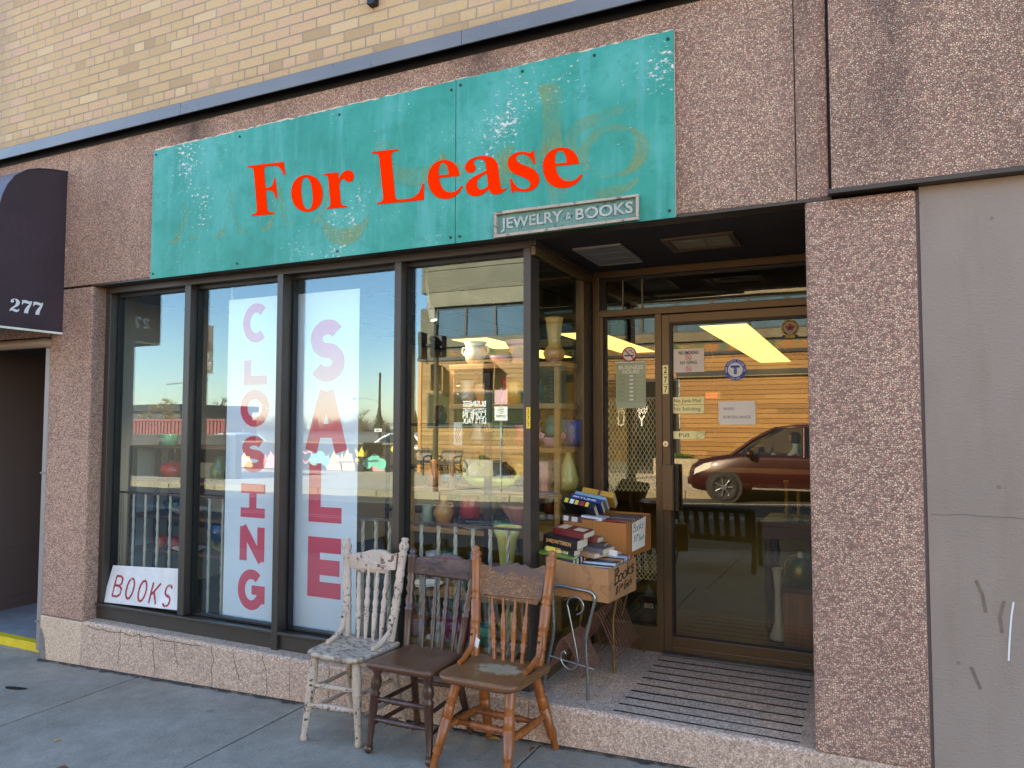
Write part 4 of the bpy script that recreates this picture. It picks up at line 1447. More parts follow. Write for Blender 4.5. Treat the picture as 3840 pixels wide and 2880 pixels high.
m_tyre = paint("tyre_rubber", (30, 30, 30), 0.8, 0.1, 20)
m_rim = paint("alloy", (190, 190, 186), 0.25, 0.05, 6, metal=0.9)
m_cargl = mat_glass("car_glass", (0.42, 0.46, 0.44), 0.06, 0.0)
m_lens = paint("headlamp", (226, 226, 214), 0.1, 0.05, 10, spec=0.9)
m_trim = paint("car_trim", (20, 20, 22), 0.5, 0.1)


def car(nm, lab, loc, pc, van=True, driver=False):
    """front towards -x, nearside towards +y"""
    c = thing(nm, lab, "van" if van else "car", loc)
    m = mat_carpaint(nm + "_paint", pc)
    L = 5.1 if van else 4.5
    hw = 0.97 if van else 0.88
    blt = 1.02 if van else 0.92
    rf_ = 1.74 if van else 1.45

    def sec(w, zb, zm, zt, tw):
        return [(0.0, zb), (w * 0.86, zb), (w * 0.97, zb + 0.10), (w, zm), (w * 0.985, zt - 0.10), (tw, zt), (0.0, zt + 0.015)]
    sts = [(0.0, sec(hw * 0.74, 0.36, 0.5, 0.66, hw * 0.66)), (0.08, sec(hw * 0.84, 0.26, 0.5, 0.80, hw * 0.74)), (0.3, sec(hw * 0.94, 0.22, 0.52, 0.93, hw * 0.82)),
           (0.75, sec(hw, 0.22, 0.56, blt, hw * 0.9)), (1.2, sec(hw, 0.22, 0.58, blt + 0.06, hw * 0.95)), (1.7, sec(hw, 0.22, 0.6, blt + 0.04, hw * 0.97)),
           (L - 1.2, sec(hw, 0.22, 0.6, blt + 0.03, hw * 0.97)), (L - 0.3, sec(hw * 0.98, 0.24, 0.6, blt + 0.03, hw * 0.94)), (L - 0.04, sec(hw * 0.92, 0.32, 0.6, blt, hw * 0.88))]
    build("body", place(hull(sts), loc), m, c)
    # roof shell and pillars leave the cabin hollow
    tw = hw * 0.76
    xs0, xs1, xr = (1.0, 1.95, L - 0.55) if van else (1.25, 2.0, L - 1.35)
    rfm = hull([(xs1 - 0.08, [(0, rf_ - 0.10), (tw * 0.9, rf_ - 0.10), (tw, rf_ - 0.08), (tw * 0.9, rf_ - 0.05), (0, rf_ - 0.035)]),
                (xs1 + 0.5, [(0, rf_ - 0.05), (tw * 0.95, rf_ - 0.06), (tw + 0.02, rf_ - 0.05), (tw * 0.9, rf_ + 0.005), (0, rf_ + 0.03)]),
                (xr - 0.5, [(0, rf_ - 0.05), (tw * 0.95, rf_ - 0.06), (tw + 0.02, rf_ - 0.05), (tw * 0.9, rf_), (0, rf_ + 0.025)]),
                (xr, [(0, rf_ - 0.12), (tw * 0.9, rf_ - 0.12), (tw * 0.97, rf_ - 0.10), (tw * 0.9, rf_ - 0.06), (0, rf_ - 0.05)])])
    build("roof", place(rfm, loc), m, c)
    pl_ = MB()
    for s in (-1, 1):
        b0, t0 = (xs0, s * hw * 0.93, blt + 0.03), (xs1, s * tw, rf_ - 0.07)
        pl_.tube([b0, Vector(b0).lerp(Vector(t0), 0.5) + Vector((-0.03, 0, 0.03)), t0], 0.045, 8)
        for xb in ((2.55, 3.75, L - 0.3) if van else (2.45, L - 0.75)):
            xt = xb if xb < L - 0.8 else xr
            pl_.tube([(xb, s * hw * 0.955, blt), (xt, s * tw, rf_ - 0.07)], 0.05 if xb < L - 0.8 else 0.07, 6)
    build("pillars", place(pl_, loc), m, c)

    def q(x, t, s):          # point on the leaning side glass
        return (x, s * (hw * 0.955 + (tw - hw * 0.955) * t), blt + 0.02 + (rf_ - 0.09 - blt) * t)
    ft = (xs1 - xs0)
    for s in (-1, 1):
        for a, b in (((xs0, 2.52), (2.58, 3.72), (3.78, L - 0.34)) if van else ((xs0, 2.42), (2.48, L - 0.8))):
            at = xs1 if a == xs0 else a
            bt = b if b < L - 0.9 else xr - 0.05
            gm = MB().add([q(a + 0.05, 0.0, s), q(b, 0, s), q(bt, 1, s), q(at, 1, s)], [(0, 1, 2, 3) if s < 0 else (3, 2, 1, 0)])
            build("side_window", place(gm, loc), m_cargl, c)
    gm = MB().add([(xs0 + 0.02, -hw * 0.9, blt + 0.05), (xs0 + 0.02, hw * 0.9, blt + 0.05), (xs1, tw * 0.95, rf_ - 0.07), (xs1, -tw * 0.95, rf_ - 0.07)], [(0, 3, 2, 1)])
    build("windscreen", place(gm, loc), m_cargl, c)
    for wx in (0.84, L - 1.05):
        for s in (-1, 1):
            ac = MB().tube([(wx, s * (hw - 0.04), 0.34), (wx, s * (hw + 0.004), 0.34)], 0.40, 28)
            build("wheel_arch", place(ac, loc), m_trim, c)
            tm = MB()
            pr = [(0.20, -0.10), (0.31, -0.10), (0.33, -0.06), (0.33, 0.06), (0.31, 0.10), (0.20, 0.10)]
            n = 28
            vs = [(wx + r_ * math.cos(2 * PI * k / n), s * (hw - 0.07) + h_, 0.33 + r_ * math.sin(2 * PI * k / n)) for r_, h_ in pr for k in range(n)]
            fs = [(i * n + k, i * n + (k + 1) % n, ((i + 1) % 6) * n + (k + 1) % n, ((i + 1) % 6) * n + k) for i in range(6) for k in range(n)]
            tm.add(vs, fs, 0, True)
            wh = build("wheel", place(tm, loc), m_tyre, c)
            rm = MB()
            yo = s * (hw + 0.025)
            for k in range(7):
                a = 2 * PI * k / 7
                p0 = Vector((wx + 0.05 * math.cos(a), yo, 0.33 + 0.05 * math.sin(a)))
                p1 = Vector((wx + 0.205 * math.cos(a), yo - s * 0.02, 0.33 + 0.205 * math.sin(a)))
                rm.tube([p0, p1], [0.036, 0.052], 6, sq=0.4)
            rm.tube([(wx, yo - s * 0.05, 0.33), (wx, yo + s * 0.012, 0.33)], 0.06, 14)
            rm.tube([(wx + 0.205 * math.cos(2 * PI * k / 28), yo - s * 0.015, 0.33 + 0.205 * math.sin(2 * PI * k / 28)) for k in range(28)], 0.014, 6, closed=True)
            build("rim", place(rm, loc), m_rim, wh)
    for s in (-1, 1):
        hl = MB().prism([[(0.0, 0.0), (0.42, 0.16), (0.46, 0.30), (0.22, 0.24), (0.02, 0.12)]], (0.16, s * hw * 0.93, 0.60), X3, Z3, Vector((0, s, 0)), 0.03)
        build("headlight", place(hl, loc), m_lens, c)
        mr = MB().lathe((xs0 + 0.42, s * (hw + 0.12), blt + 0.07), [(0.02, -0.09), (0.09, -0.07), (0.11, 0.0), (0.09, 0.08), (0.02, 0.10)], 10, sx=0.8)
        mr.tube([(xs0 + 0.42, s * hw * 0.93, blt + 0.03), (xs0 + 0.42, s * (hw + 0.1), blt + 0.04)], 0.03, 6)
        build("mirror", place(mr, loc), m, c)
        for dx in ((2.62, 3.5) if van else (2.5, 3.3)):
            build("door_handle", place(MB().box(dx, dx + 0.16, s * hw * 0.995 - 0.012, s * hw * 0.995 + 0.012, 0.90, 0.925), loc), m_trim, c)
        build("sill_trim", place(MB().box(1.45, L - 1.5, s * hw - 0.02, s * hw + 0.012, 0.30, 0.34), loc), paint("sill_chrome", (170, 166, 156), 0.3, 0.05, 5, metal=0.7), c)
    build("bumper", place(MB().box(-0.05, 0.1, -hw * 0.7, hw * 0.7, 0.34, 0.52), loc), m, c, bevel=0.03)
    st_ = MB().box(2.0, 2.5, -0.72, -0.2, 0.45, 0.95).box(2.45, 2.62, -0.72, -0.2, 0.9, 1.45)
    st_.box(2.0, 2.5, 0.2, 0.72, 0.45, 0.95).box(2.45, 2.62, 0.2, 0.72, 0.9, 1.45)
    st_.box(2.48, 2.6, -0.58, -0.34, 1.47, 1.66).box(2.48, 2.6, 0.34, 0.58, 1.47, 1.66)
    build("seats", place(st_, loc), paint("car_seat", (86, 78, 66), 0.8), c, bevel=0.04)
    return c


rz = lambda x, y: gz(x, -4.3) - 0.15 + 0.06 * math.sin(PI * (y + 13) / 8.7)
vx, vy = -3.72, -12.85
van = car("minivan", "dark red minivan with a driver at the wheel, reflected in the door", (vx, vy, rz(-2, -12.3)), (48, 6, 11))
car("parked_car", "pale silver car parked left of the painted wall, in the glass", (-28.2, -21.3, gfar(-27) + 0.05), (186, 190, 192), van=False)
car("parked_car", "white car showing its roof over the painted wall, in the glass", (-19.6, -22.4, gfar(-19) + 0.05), (226, 226, 224), van=False)

# the driver: one continuous body with head, neck, trunk and arms on the wheel
def skin_body(name, verts, edges, radii, mat, parent, root=0, sub=2):
    o0 = worldorg(parent) if parent else Vector(verts[0])
    me = bpy.data.meshes.new(name)
    me.from_pydata([tuple(Vector(v) - o0) for v in verts], edges, [])
    ob = bpy.data.objects.new(name, me)
    COL.objects.link(ob)
    me.materials.append(mat)
    md = ob.modifiers.new("skin", 'SKIN')
    md.use_smooth_shade = True
    for i, r_ in enumerate(radii):
        sv = me.skin_vertices[0].data[i]
        sv.radius = (r_, r_) if not isinstance(r_, tuple) else r_
        sv.use_root = (i == root)
    sb = ob.modifiers.new("sub", 'SUBSURF')
    sb.levels = sb.render_levels = sub
    if parent:
        ob.parent = parent
    else:
        ob.location = o0
    ORG[ob.name] = o0
    return ob


zv = rz(-2, -12.3)
dx, dyv = vx + 2.28, vy + 0.46
hips = Vector((dx, dyv, zv + 0.72))
drv = thing("person", "person in a pale shirt driving the dark red minivan, seen through its window", "person", hips)
V = [hips, hips + Vector((0.06, 0, 0.26)), hips + Vector((0.08, 0, 0.46)), hips + Vector((0.07, 0, 0.56)), hips + Vector((0.05, 0, 0.66)), hips + Vector((0.04, 0, 0.80)),
     hips + Vector((0.06, 0.2, 0.43)), hips + Vector((-0.14, 0.24, 0.24)), hips + Vector((-0.42, 0.14, 0.33)), hips + Vector((-0.50, 0.10, 0.36)),
     hips + Vector((0.06, -0.2, 0.43)), hips + Vector((-0.14, -0.24, 0.24)), hips + Vector((-0.42, -0.14, 0.33)), hips + Vector((-0.50, -0.10, 0.36))]
E_ = [(0, 1), (1, 2), (2, 3), (3, 4), (4, 5), (2, 6), (6, 7), (7, 8), (8, 9), (2, 10), (10, 11), (11, 12), (12, 13)]
skin_body("body", V, E_, [0.16, 0.17, 0.15, 0.06, 0.09, 0.095, 0.075, 0.055, 0.04, 0.045, 0.075, 0.055, 0.04, 0.045], paint("pale_shirt", (206, 210, 200), 0.8), drv)
hr = MB().lathe(hips + Vector((0.06, 0, 0.70)), [(0.10, -0.08), (0.118, 0.02), (0.11, 0.10), (0.06, 0.16), (0.0, 0.175)], 14)
build("hair", hr, paint("dark_hair", (40, 30, 24), 0.8), drv)
fc = MB().lathe(hips + Vector((0.015, 0, 0.72)), [(0.0, -0.12), (0.06, -0.10), (0.088, -0.02), (0.09, 0.05), (0.06, 0.10), (0.0, 0.11)], 14)
fc.tube([hips + Vector((-0.07, 0, 0.74)), hips + Vector((-0.098, 0, 0.715))], [0.012, 0.018], 6)
build("face", fc, paint("skin_tone", (196, 150, 122), 0.6), drv)
sw = MB().tube([(dx - 0.5 + 0.07 * math.sin(2 * PI * k / 20), dyv + 0.19 * math.cos(2 * PI * k / 20), zv + 1.06 + 0.17 * math.sin(2 * PI * k / 20)) for k in range(20)], 0.016, 6, closed=True)
build("steering_wheel", sw, m_trim, van)

# ------------------------------------------------------------------ awning over the side passage
aw = thing("awning", "dark plum fabric awning numbered 277 over the side passage", "awning", (-5.7, 0.0, 2.3))
m_awn = paint("awning_cloth", (58, 42, 46), 0.5, 0.25, 3, bumpd=0.004)
top = [(0.0, 3.452), (-0.10, 3.436), (-0.20, 3.412), (-0.28, 3.379), (-0.36, 3.312), (-0.405, 3.24), (-0.432, 3.17), (-0.450, 3.09), (-0.458, 3.0)]
end = [(0.0, 2.285)] + [p for p in top] + [(-0.462, 2.7), (-0.462, 2.292)]
e = MB()
n = 10
# end panel with slight billow
e.prism([[(p[0], p[1]) for p in end]], (-5.137, 0, 0), Y3, Z3, X3, 0.007)
build("end_panel", e, m_awn, aw)
cv = MB()
outer = [(0.0, 3.452)] + top[1:] + [(-0.462, 2.7), (-0.462, 2.292)]
vs = []
for x in (-7.4, -5.137):
    for (y, z) in outer:
        vs.append((x, y, z))
    for (y, z) in outer:
        vs.append((x, y + 0.006, z - 0.006))
m_ = len(outer)
fs = []
for k in range(m_ - 1):
    fs.append((k + 1, k, 2 * m_ + k, 2 * m_ + k + 1))
    fs.append((m_ + k, m_ + k + 1, 3 * m_ + k + 1, 3 * m_ + k))
cv.add(vs, fs, 0, True)
build("cover", cv, paint("awning_cover", (74, 60, 66), 0.45, 0.1, 5), aw)
build("piping", MB().tube([(-5.132, p[0], p[1]) for p in top] + [(-5.132, -0.462, 2.292)], 0.006, 6), m_awn, aw)
build("white_binding", MB().box(-5.138, -5.128, -0.464, 0.0, 2.276, 2.290).box(-7.4, -5.139, -0.466, -0.459, 2.276, 2.290), paint("cream_binding", (226, 220, 196), 0.6), aw)
nb = MB()
serif_line(nb, "277", (-5.1295, -0.372, 2.394), Y3, Vector((0, 0.045, 1)).normalized(), X3, 0.086, 0.0015, sx=1.05)
build("number", nb, m_white, aw)
build("frame", MB().tube([(-5.16, -0.44, 2.31), (-5.16, 0.0, 2.31)], 0.012).tube([(-7.35, -0.44, 2.31), (-5.16, -0.44, 2.31)], 0.012).tube([(-5.16, -0.44, 2.31), (-5.16, -0.44, 3.0), (-5.16, -0.27, 3.35), (-5.16, 0, 3.42)], 0.012), m_galv, aw)


# ------------------------------------------------------------------ the big faded sign
def mat_sign():
    t = NT("teal_sign_paint")
    v = t.obj()
    big = t.noise(t.obj(scale=(1, 1, 0.8)), 2.2, 6, 0.62)
    colr = t.ramp(big, [(0.28, lin((22, 126, 102))), (0.5, lin((48, 148, 126))), (0.72, lin((84, 168, 150)))])
    st = t.noise(t.obj(scale=(9, 1, 0.9)), 1.6, 4, 0.6)
    colr = t.mix(t.ramp(st, [(0.5, g(0)), (0.75, g(0.5))]), colr, lin((100, 172, 166)))
    mid = t.noise(v, 11, 5, 0.7)
    colr = t.mix(t.ramp(mid, [(0.52, g(0)), (0.72, g(0.55))]), colr, lin((20, 118, 96)))
    # flakes gather in patches
    pat = t.noise(v, 1.9, 3, 0.5)
    fk = t.noise(t.obj(scale=(1, 1, 1.7)), 30, 8, 0.74)
    flk = t.ramp(t.math('ADD', t.math('MULTIPLY', fk, 0.66), t.math('MULTIPLY', pat, 0.34)), [(0.600, g(0)), (0.611, g(1))])
    colr = t.mix(flk, colr, lin((226, 220, 204)))
    fk2 = t.noise(v, 120, 4, 0.7)
    fl2 = t.ramp(t.math('ADD', t.math('MULTIPLY', fk2, 0.55), t.math('MULTIPLY', pat, 0.45)), [(0.635, g(0)), (0.66, g(0.5))])
    colr = t.mix(fl2, colr, lin((176, 200, 190)))
    h = t.math('SUBTRACT', t.math('MULTIPLY', mid, 0.2), flk)
    return t.pbr(colr, 0.5, 0, t.bump(h, 0.6, 0.002), 0.4)


m_sign = mat_sign()
sg = thing("fascia_sign", "long faded teal sign board lettered For Lease in red", "sign", (-2.48, -0.03, 3.03))
rs = random.Random(11)


def ragged(x0, x1, zl, zr, zb):
    pts = [(x0, zb), (x1, zb)]
    n_ = int((x1 - x0) / 0.03)
    for k in range(n_ + 1):
        t = 1 - k / n_
        pts.append((x0 + (x1 - x0) * t, zl + (zr - zl) * t - (abs(rs.gauss(0, 0.004)) if 0 < k < n_ else 0)))
    return [pts]


for a, b, zl, zr in ((-4.206, -1.911, 3.452, 3.468), (-1.906, -0.755, 3.468, 3.474)):
    o = build("sign_panel", MB().prism(ragged(a, b, zl, zr, 2.592), (0, -0.022, 0), X3, Z3, NY, 0.008), m_sign, sg)
    sc_ = MB()
    for x in (a + 0.025, (a * 2 + b) / 3, (a + 2 * b) / 3, b - 0.025):
        for z in (zl - 0.035, 2.625):
            sc_.tube([(x, -0.030, z), (x, -0.034, z)], 0.0075, 8)
    build("screws", sc_, m_black, o)
bkb = MB()
n_ = 110
pts = [(-4.206, 2.60), (-0.755, 2.60)] + [(-0.755 - 3.451 * k / n_, 3.474 - 0.016 * k / n_ + rs.uniform(-0.003, 0.009)) for k in range(n_ + 1)]
build("board_edge", MB().prism([pts], (0, -0.006, 0), X3, Z3, NY, 0.0155), paint("bare_board", (216, 188, 160), 0.8, 0.2, 20), sg)
m_fl = paint("lease_red", (255, 46, 0), 0.8, 0.0, spec=0.0)
fb_ = MB()
w0 = serif_line(fb_, "For Lease", (0, 0, 0), X3, Z3, NY, 0.315, 0.0015, space=230, sx=1.09)
vv = []
for x, y, z in fb_.v:
    t = x / w0
    k = 1.0 - 0.10 * t
    xx, zz = x * (1.03 - 0.03 * t), z * k
    vv.append((-3.338 + xx - 0.13 * zz, y - 0.0315, 2.907 - 0.049 * xx + zz))
fb_.v = vv
build("red_lettering", fb_, m_fl, sg)


def mat_ghost():
    t = NT("faded_gold_lettering")
    n = t.noise(t.obj(scale=(1, 1, 0.6)), 3.2, 4, 0.6)
    n2 = t.noise(t.obj(), 40, 4, 0.7)
    col = t.n("BsdfPrincipled", {"Base Color": t.ramp(n2, [(0.35, lin((176, 178, 92))), (0.7, lin((132, 170, 116)))]), "Roughness": 0.5})
    tr = t.n("BsdfTransparent")
    f = t.ramp(t.math('ADD', t.math('MULTIPLY', n, 0.8), t.math('MULTIPLY', n2, 0.2)), [(0.42, g(0.0)), (0.72, g(0.42))])
    mx = t.n("MixShader", {0: f, 1: tr.outputs[0], 2: col.outputs[0]})
    t.t.links.new(mx.outputs[0], t.out.inputs[0])
    return t.mat


gh = MB()
GO = (0, -0.0303, 0)


def crescent(pts, ws, layer=0):
    """brush-like swelling stroke"""
    m = len(pts)
    L, Q = [], []
    for i, p in enumerate(pts):
        a, b = pts[max(i - 1, 0)], pts[min(i + 1, m - 1)]
        dx_, dz_ = b[0] - a[0], b[1] - a[1]
        l = math.hypot(dx_, dz_) or 1
        L.append((p[0] - dz_ / l * ws[i], p[1] + dx_ / l * ws[i]))
        Q.append((p[0] + dz_ / l * ws[i], p[1] - dx_ / l * ws[i]))
    gh.prism([L + Q[::-1]], (0, -0.0303 - 0.0002 * layer, 0), X3, Z3, NY, 0.0004)


def swell(n, mx):
    return [0.004 + mx * math.sin(PI * i / n) for i in range(n + 1)]


# swashes of the old right-hand letters
a1 = [(-0.915, 3.20)] + [(-0.915 - 0.30 * t, 3.145 - 0.05 * t * t) for t in (0.1, 0.25, 0.4, 0.6, 0.8)] + arc(-1.14, 3.03, 0.12, 0.085, 130, 230, 8)
crescent(a1, swell(len(a1) - 1, 0.030))
a2 = arc(-1.055, 2.945, 0.145, 0.115, 30, 290, 22)
crescent(a2, swell(22, 0.024), 1)
a3 = arc(-1.055, 2.945, 0.150, 0.125, -80, 60, 14)
crescent(a3, swell(14, 0.030), 2)
a4 = [(-0.92, 2.80)] + [(-0.93 - 0.28 * t, 2.765 - 0.03 * t) for t in (0.15, 0.4, 0.6, 0.8, 1.0)]
crescent(a4, swell(5, 0.022), 3)
for x0_, z0_, r_, l_ in ((-2.15, 3.12, 0.17, 4), (-1.82, 3.10, 0.17, 5), (-1.52, 3.08, 0.15, 6), (-2.62, 2.84, 0.16, 7)):
    q_ = arc(x0_, z0_, r_, r_ * 0.85, 185, 350, 16)
    crescent(q_, swell(16, 0.045), l_)
for x0_, z0_, h_, w_, l_ in ((-1.36, 2.98, 0.36, 0.05, 8), (-1.33, 2.66, 0.2, 0.05, 9), (-2.36, 2.95, 0.26, 0.04, 10), (-1.62, 2.86, 0.2, 0.04, 11)):
    crescent([(x0_, z0_), (x0_, z0_ + h_ * 0.3), (x0_, z0_ + h_ * 0.7), (x0_, z0_ + h_)], [w_ * 1.3, w_, w_, w_ * 1.5], l_)
# serif feet of the old left-hand capitals
for k, x0_ in enumerate((-4.0, -3.80, -3.60, -3.40, -3.22, -3.02, -2.84)):
    lean = 0.05 if k % 2 == 0 else -0.05
    gh.prism([[(x0_ - 0.045, 2.805), (x0_ + 0.05, 2.81), (x0_ + 0.012 + lean, 2.86), (x0_ + 0.018 + lean * 2.2, 3.02 + 0.03 * (k % 3)), (x0_ - 0.006 + lean * 2.2, 3.02 + 0.03 * (k % 3)), (x0_ - 0.012 + lean, 2.86)]],
              GO, X3, Z3, NY, 0.0004 + 0.0001 * k)
build("faded_lettering", gh, mat_ghost(), sg)

# small carved plaque
pq = thing("sign_plaque", "small framed plaque reading JEWELRY & BOOKS at the sign's lower corner", "sign", (-1.29, -0.035, 2.65))
m_plq = mat_peel("plaque_green", (112, 146, 130), (58, 92, 80), 0.58, 0.6, 40)
m_plf = mat_peel("plaque_frame", (196, 174, 150), (120, 104, 88), 0.56, 0.7, 30)
m_plt = mat_peel("plaque_letters", (192, 192, 176), (120, 140, 126), 0.58, 0.6, 60)
build("board", MB().prism([[(-1.664, 2.592), (-0.922, 2.598), (-0.922, 2.712), (-1.664, 2.718)]], (0, -0.0310, 0), X3, Z3, NY, 0.012), m_plq, pq)
f_ = MB()
for lp in ([(-1.668, 2.588), (-0.918, 2.594), (-0.918, 2.607), (-1.668, 2.603)], [(-1.668, 2.706), (-0.918, 2.702), (-0.918, 2.714), (-1.668, 2.721)],
           [(-1.668, 2.6035), (-1.653, 2.6035), (-1.653, 2.7055), (-1.668, 2.7055)], [(-0.931, 2.6075), (-0.918, 2.6075), (-0.918, 2.7015), (-0.931, 2.7015)]):
    f_.prism([lp], (0, -0.0435, 0), X3, Z3, NY, 0.016)
build("frame", f_, m_plf, pq, bevel=0.002)
for s_, xa, w_, nm in (("JEWELRY", -1.634, 0.335, "lettering"), ("&", -1.282, 0.028, "lettering"), ("BOOKS", -1.232, 0.285, "lettering")):
    text(nm, s_, 0.076 if s_ != "&" else 0.045, m_plt, (xa, -0.0436, 2.632 if s_ != "&" else 2.641), Vector((1, 0, 0.008)), Z3, pq, bold=0.02, width=w_, d=0.004)

# ------------------------------------------------------------------ CLOSING and SALE banners hung inside the glass
BY = 0.215


def blk(mb, name, cx, cz, w, h, sw_, layer=0):
    """block letters from thick strokes, on the banner front"""
    o = (cx, BY - 0.0008, cz)
    a = lambda pts, l=0, ww=sw_: mb.stroke(pts, ww, o, X3, Z3, NY, 0.0005, layer=l)
    x0_, x1_, z0_, z1_ = -w / 2 + sw_ / 2, w / 2 - sw_ / 2, -h / 2 + sw_ / 2, h / 2 - sw_ / 2
    E0, E1 = -h / 2, h / 2
    if name == 'C':
        a(arc(0, 0, x1_, z1_, 48, 312, 26))
    elif name == 'G':
        a(arc(0, 0, x1_, z1_, 48, 352, 28))
        a([(x1_, -h * 0.32), (x1_, 0.01 * h)], 1)
        a([(0.02 * w, 0.0), (w / 2, 0.0)], 2, sw_ * 0.95)
    elif name == 'O':
        a(arc(0, 0, x1_, z1_, 0, 360, 36))
    elif name == 'L':
        a([(x0_, E1), (x0_, E0)])
        a([(-w / 2, z0_), (w / 2, z0_)], 1)
    elif name == 'I':
        a([(0, E1), (0, E0)])
        a([(-w / 2, z1_), (w / 2, z1_)], 1, sw_)
        a([(-w / 2, z0_), (w / 2, z0_)], 2, sw_)
    elif name == 'N':
        a([(x0_, E1), (x0_, E0)])
        a([(x1_, E1), (x1_, E0)], 1)
        a([(x0_ - sw_ * 0.1, E1), (x1_ + sw_ * 0.1, E0)], 2, sw_ * 0.92)
    elif name == 'E':
        a([(x0_, E1), (x0_, E0)])
        a([(-w / 2, z1_), (w / 2, z1_)], 1)
        a([(-w / 2, z0_), (w / 2, z0_)], 2)
        a([(-w / 2, 0), (w * 0.46, 0)], 3)
    elif name == 'A':
        a([(-w / 2 + sw_ * 0.45, E0), (-sw_ * 0.08, E1)])
        a([(w / 2 - sw_ * 0.45, E0), (sw_ * 0.08, E1)], 1)
        a([(-w * 0.26, -h * 0.16), (w * 0.26, -h * 0.16)], 2, sw_ * 0.9)
    elif name == 'S':
        r1, r2 = (z1_ + sw_ * 0.0) / 2, (z1_) / 2
        top_ = arc(0, z1_ / 2, x1_ * 0.94, z1_ / 2, 32, 270, 22)
        bot_ = arc(0, z0_ / 2, x1_, -z0_ / 2, 90, -152, 22)
        a(top_ + bot_[1:])


def hung(nm, lab, x0_, x1_, z0_, z1_, letters, rngs, wd, xo=0.0):
    b = thing(nm, lab, "banner", ((x0_ + x1_) / 2, BY, z0_))
    mb = MB()
    n_ = 20
    vs = []
    for j in range(n_ + 1):
        z = z0_ + (z1_ - z0_) * j / n_
        for i in range(9):
            x = x0_ + (x1_ - x0_) * i / 8
            vs.append((x, BY + 0.0004 * math.sin(i * 1.7 + j * 0.3), z))
    fs = [(j * 9 + i, j * 9 + i + 1, (j + 1) * 9 + i + 1, (j + 1) * 9 + i) for j in range(n_) for i in range(8)]
    k = len(vs)
    mb.add(vs, fs)
    mb.add([(x, y + 0.001, z) for x, y, z in vs], [q[::-1] for q in fs])
    build("sheet", mb, m_bansheet, b)
    for ch_, (za, zb) in zip(letters, rngs):
        lm = MB()
        w_ = wd * (0.86 if ch_ in 'LE' else 1.08 if ch_ in 'AO' else 0.92 if ch_ in 'NS' else 0.9 if ch_ == 'I' else 1.0)
        blk(lm, ch_, (x0_ + x1_) / 2 + xo, (za + zb) / 2, w_, zb - za, 0.060 if wd < 0.25 else 0.092)
        build("letter", lm, m_red, b)
    return b


m_bansheet = paint("banner_white", (226, 232, 238), 0.6, 0.03, 4)

hung("closing_banner", "white paper banner spelling CLOSING downward in red, in the second window", -3.757, -3.225, 0.416, 2.458, "CLOSING",
     ((2.167, 2.422), (1.894, 2.055), (1.626, 1.863), (1.337, 1.567), (1.051, 1.264), (0.778, 0.992), (0.472, 0.725)), 0.225, -0.025)
hung("sale_banner", "white paper banner spelling SALE downward in large red letters, in the third window", -3.20, -2.703, 0.416, 2.455, "SALE",
     ((1.901, 2.283), (1.48, 1.844), (1.053, 1.409), (0.607, 0.964)), 0.29, 0.012)

# ------------------------------------------------------------------ BOOKS board leaning on the window sill
bs = thing("books_board", "white board with worn red BOOKS lettering leaning on the first window sill", "sign", (-4.40, 0.11, 0.412))
tl, tr, bl, br = Vector((-4.74, 0.155, 0.660)), Vector((-4.075, 0.155, 0.672)), Vector((-4.775, 0.112, 0.414)), Vector((-4.055, 0.112, 0.414))
bu = (br - bl).normalized()
bv = ((tl + tr) / 2 - (bl + br) / 2).normalized()
bw_ = bu.cross(bv)
pl2 = lambda p: ((p - bl).dot(bu), (p - bl).dot(bv))
build("board", MB().prism([[pl2(bl), pl2(br), pl2(tr), pl2(tl)]], bl, bu, bv, -bw_, 0.006), mat_peel("board_white", (226, 222, 214), (120, 104, 92), 0.70, 0.6, 22, 0.0), bs)
bm = MB()


def hollow(mb, pts, wd, closed=False):
    mb.stroke(pts + (pts[:1] if closed else []), wd, bl + bw_ * 0.0008, bu, bv, bw_, 0.0006, layer=len(mb.v) % 5)


def letter_pts(c):
    if c == 'B':
        return [[(0, 0), (0, 1)], [(0, 1), (0.55, 1), (0.8, 0.9), (0.8, 0.65), (0.55, 0.53), (0, 0.53)], [(0.55, 0.53), (0.9, 0.42), (0.92, 0.12), (0.6, 0), (0, 0)]]
    if c == 'O':
        return [arc(0.45, 0.5, 0.42, 0.5, 90, 450, 14)]
    if c == 'K':
        return [[(0, 0), (0, 1)], [(0.85, 1.0), (0.08, 0.42)], [(0.3, 0.58), (0.8, 0.0)]]
    return [arc(0.42, 0.74, 0.36, 0.26, 30, 270, 8) + arc(0.42, 0.25, 0.38, 0.25, 90, -150, 8)]


for i, c_ in enumerate("BOOKS"):
    ox, oz, w_, h_ = 0.085 + i * 0.122, 0.050 - i * 0.004, 0.082, 0.135
    for pts in letter_pts(c_):
        pp = [(ox + p[0] * w_ + 0.012 * p[1], oz + p[1] * h_) for p in pts]
        hollow(bm, pp, 0.014)
build("lettering", bm, mat_peel("worn_red", (176, 36, 44), (214, 190, 186), 0.56, 0.7, 60), bs)

# ------------------------------------------------------------------ stickers and notices on the entrance
NZ = NY


def sticker(nm, lab, x0_, x1_, z0_, z1_, y, mat, cat="sign", th=0.0012, group=None):
    s_ = thing(nm, lab, cat, ((x0_ + x1_) / 2, y, z0_), group)
    build("plate", MB().box(x0_, x1_, y - th, y, z0_, z1_), mat, s_)
    return s_


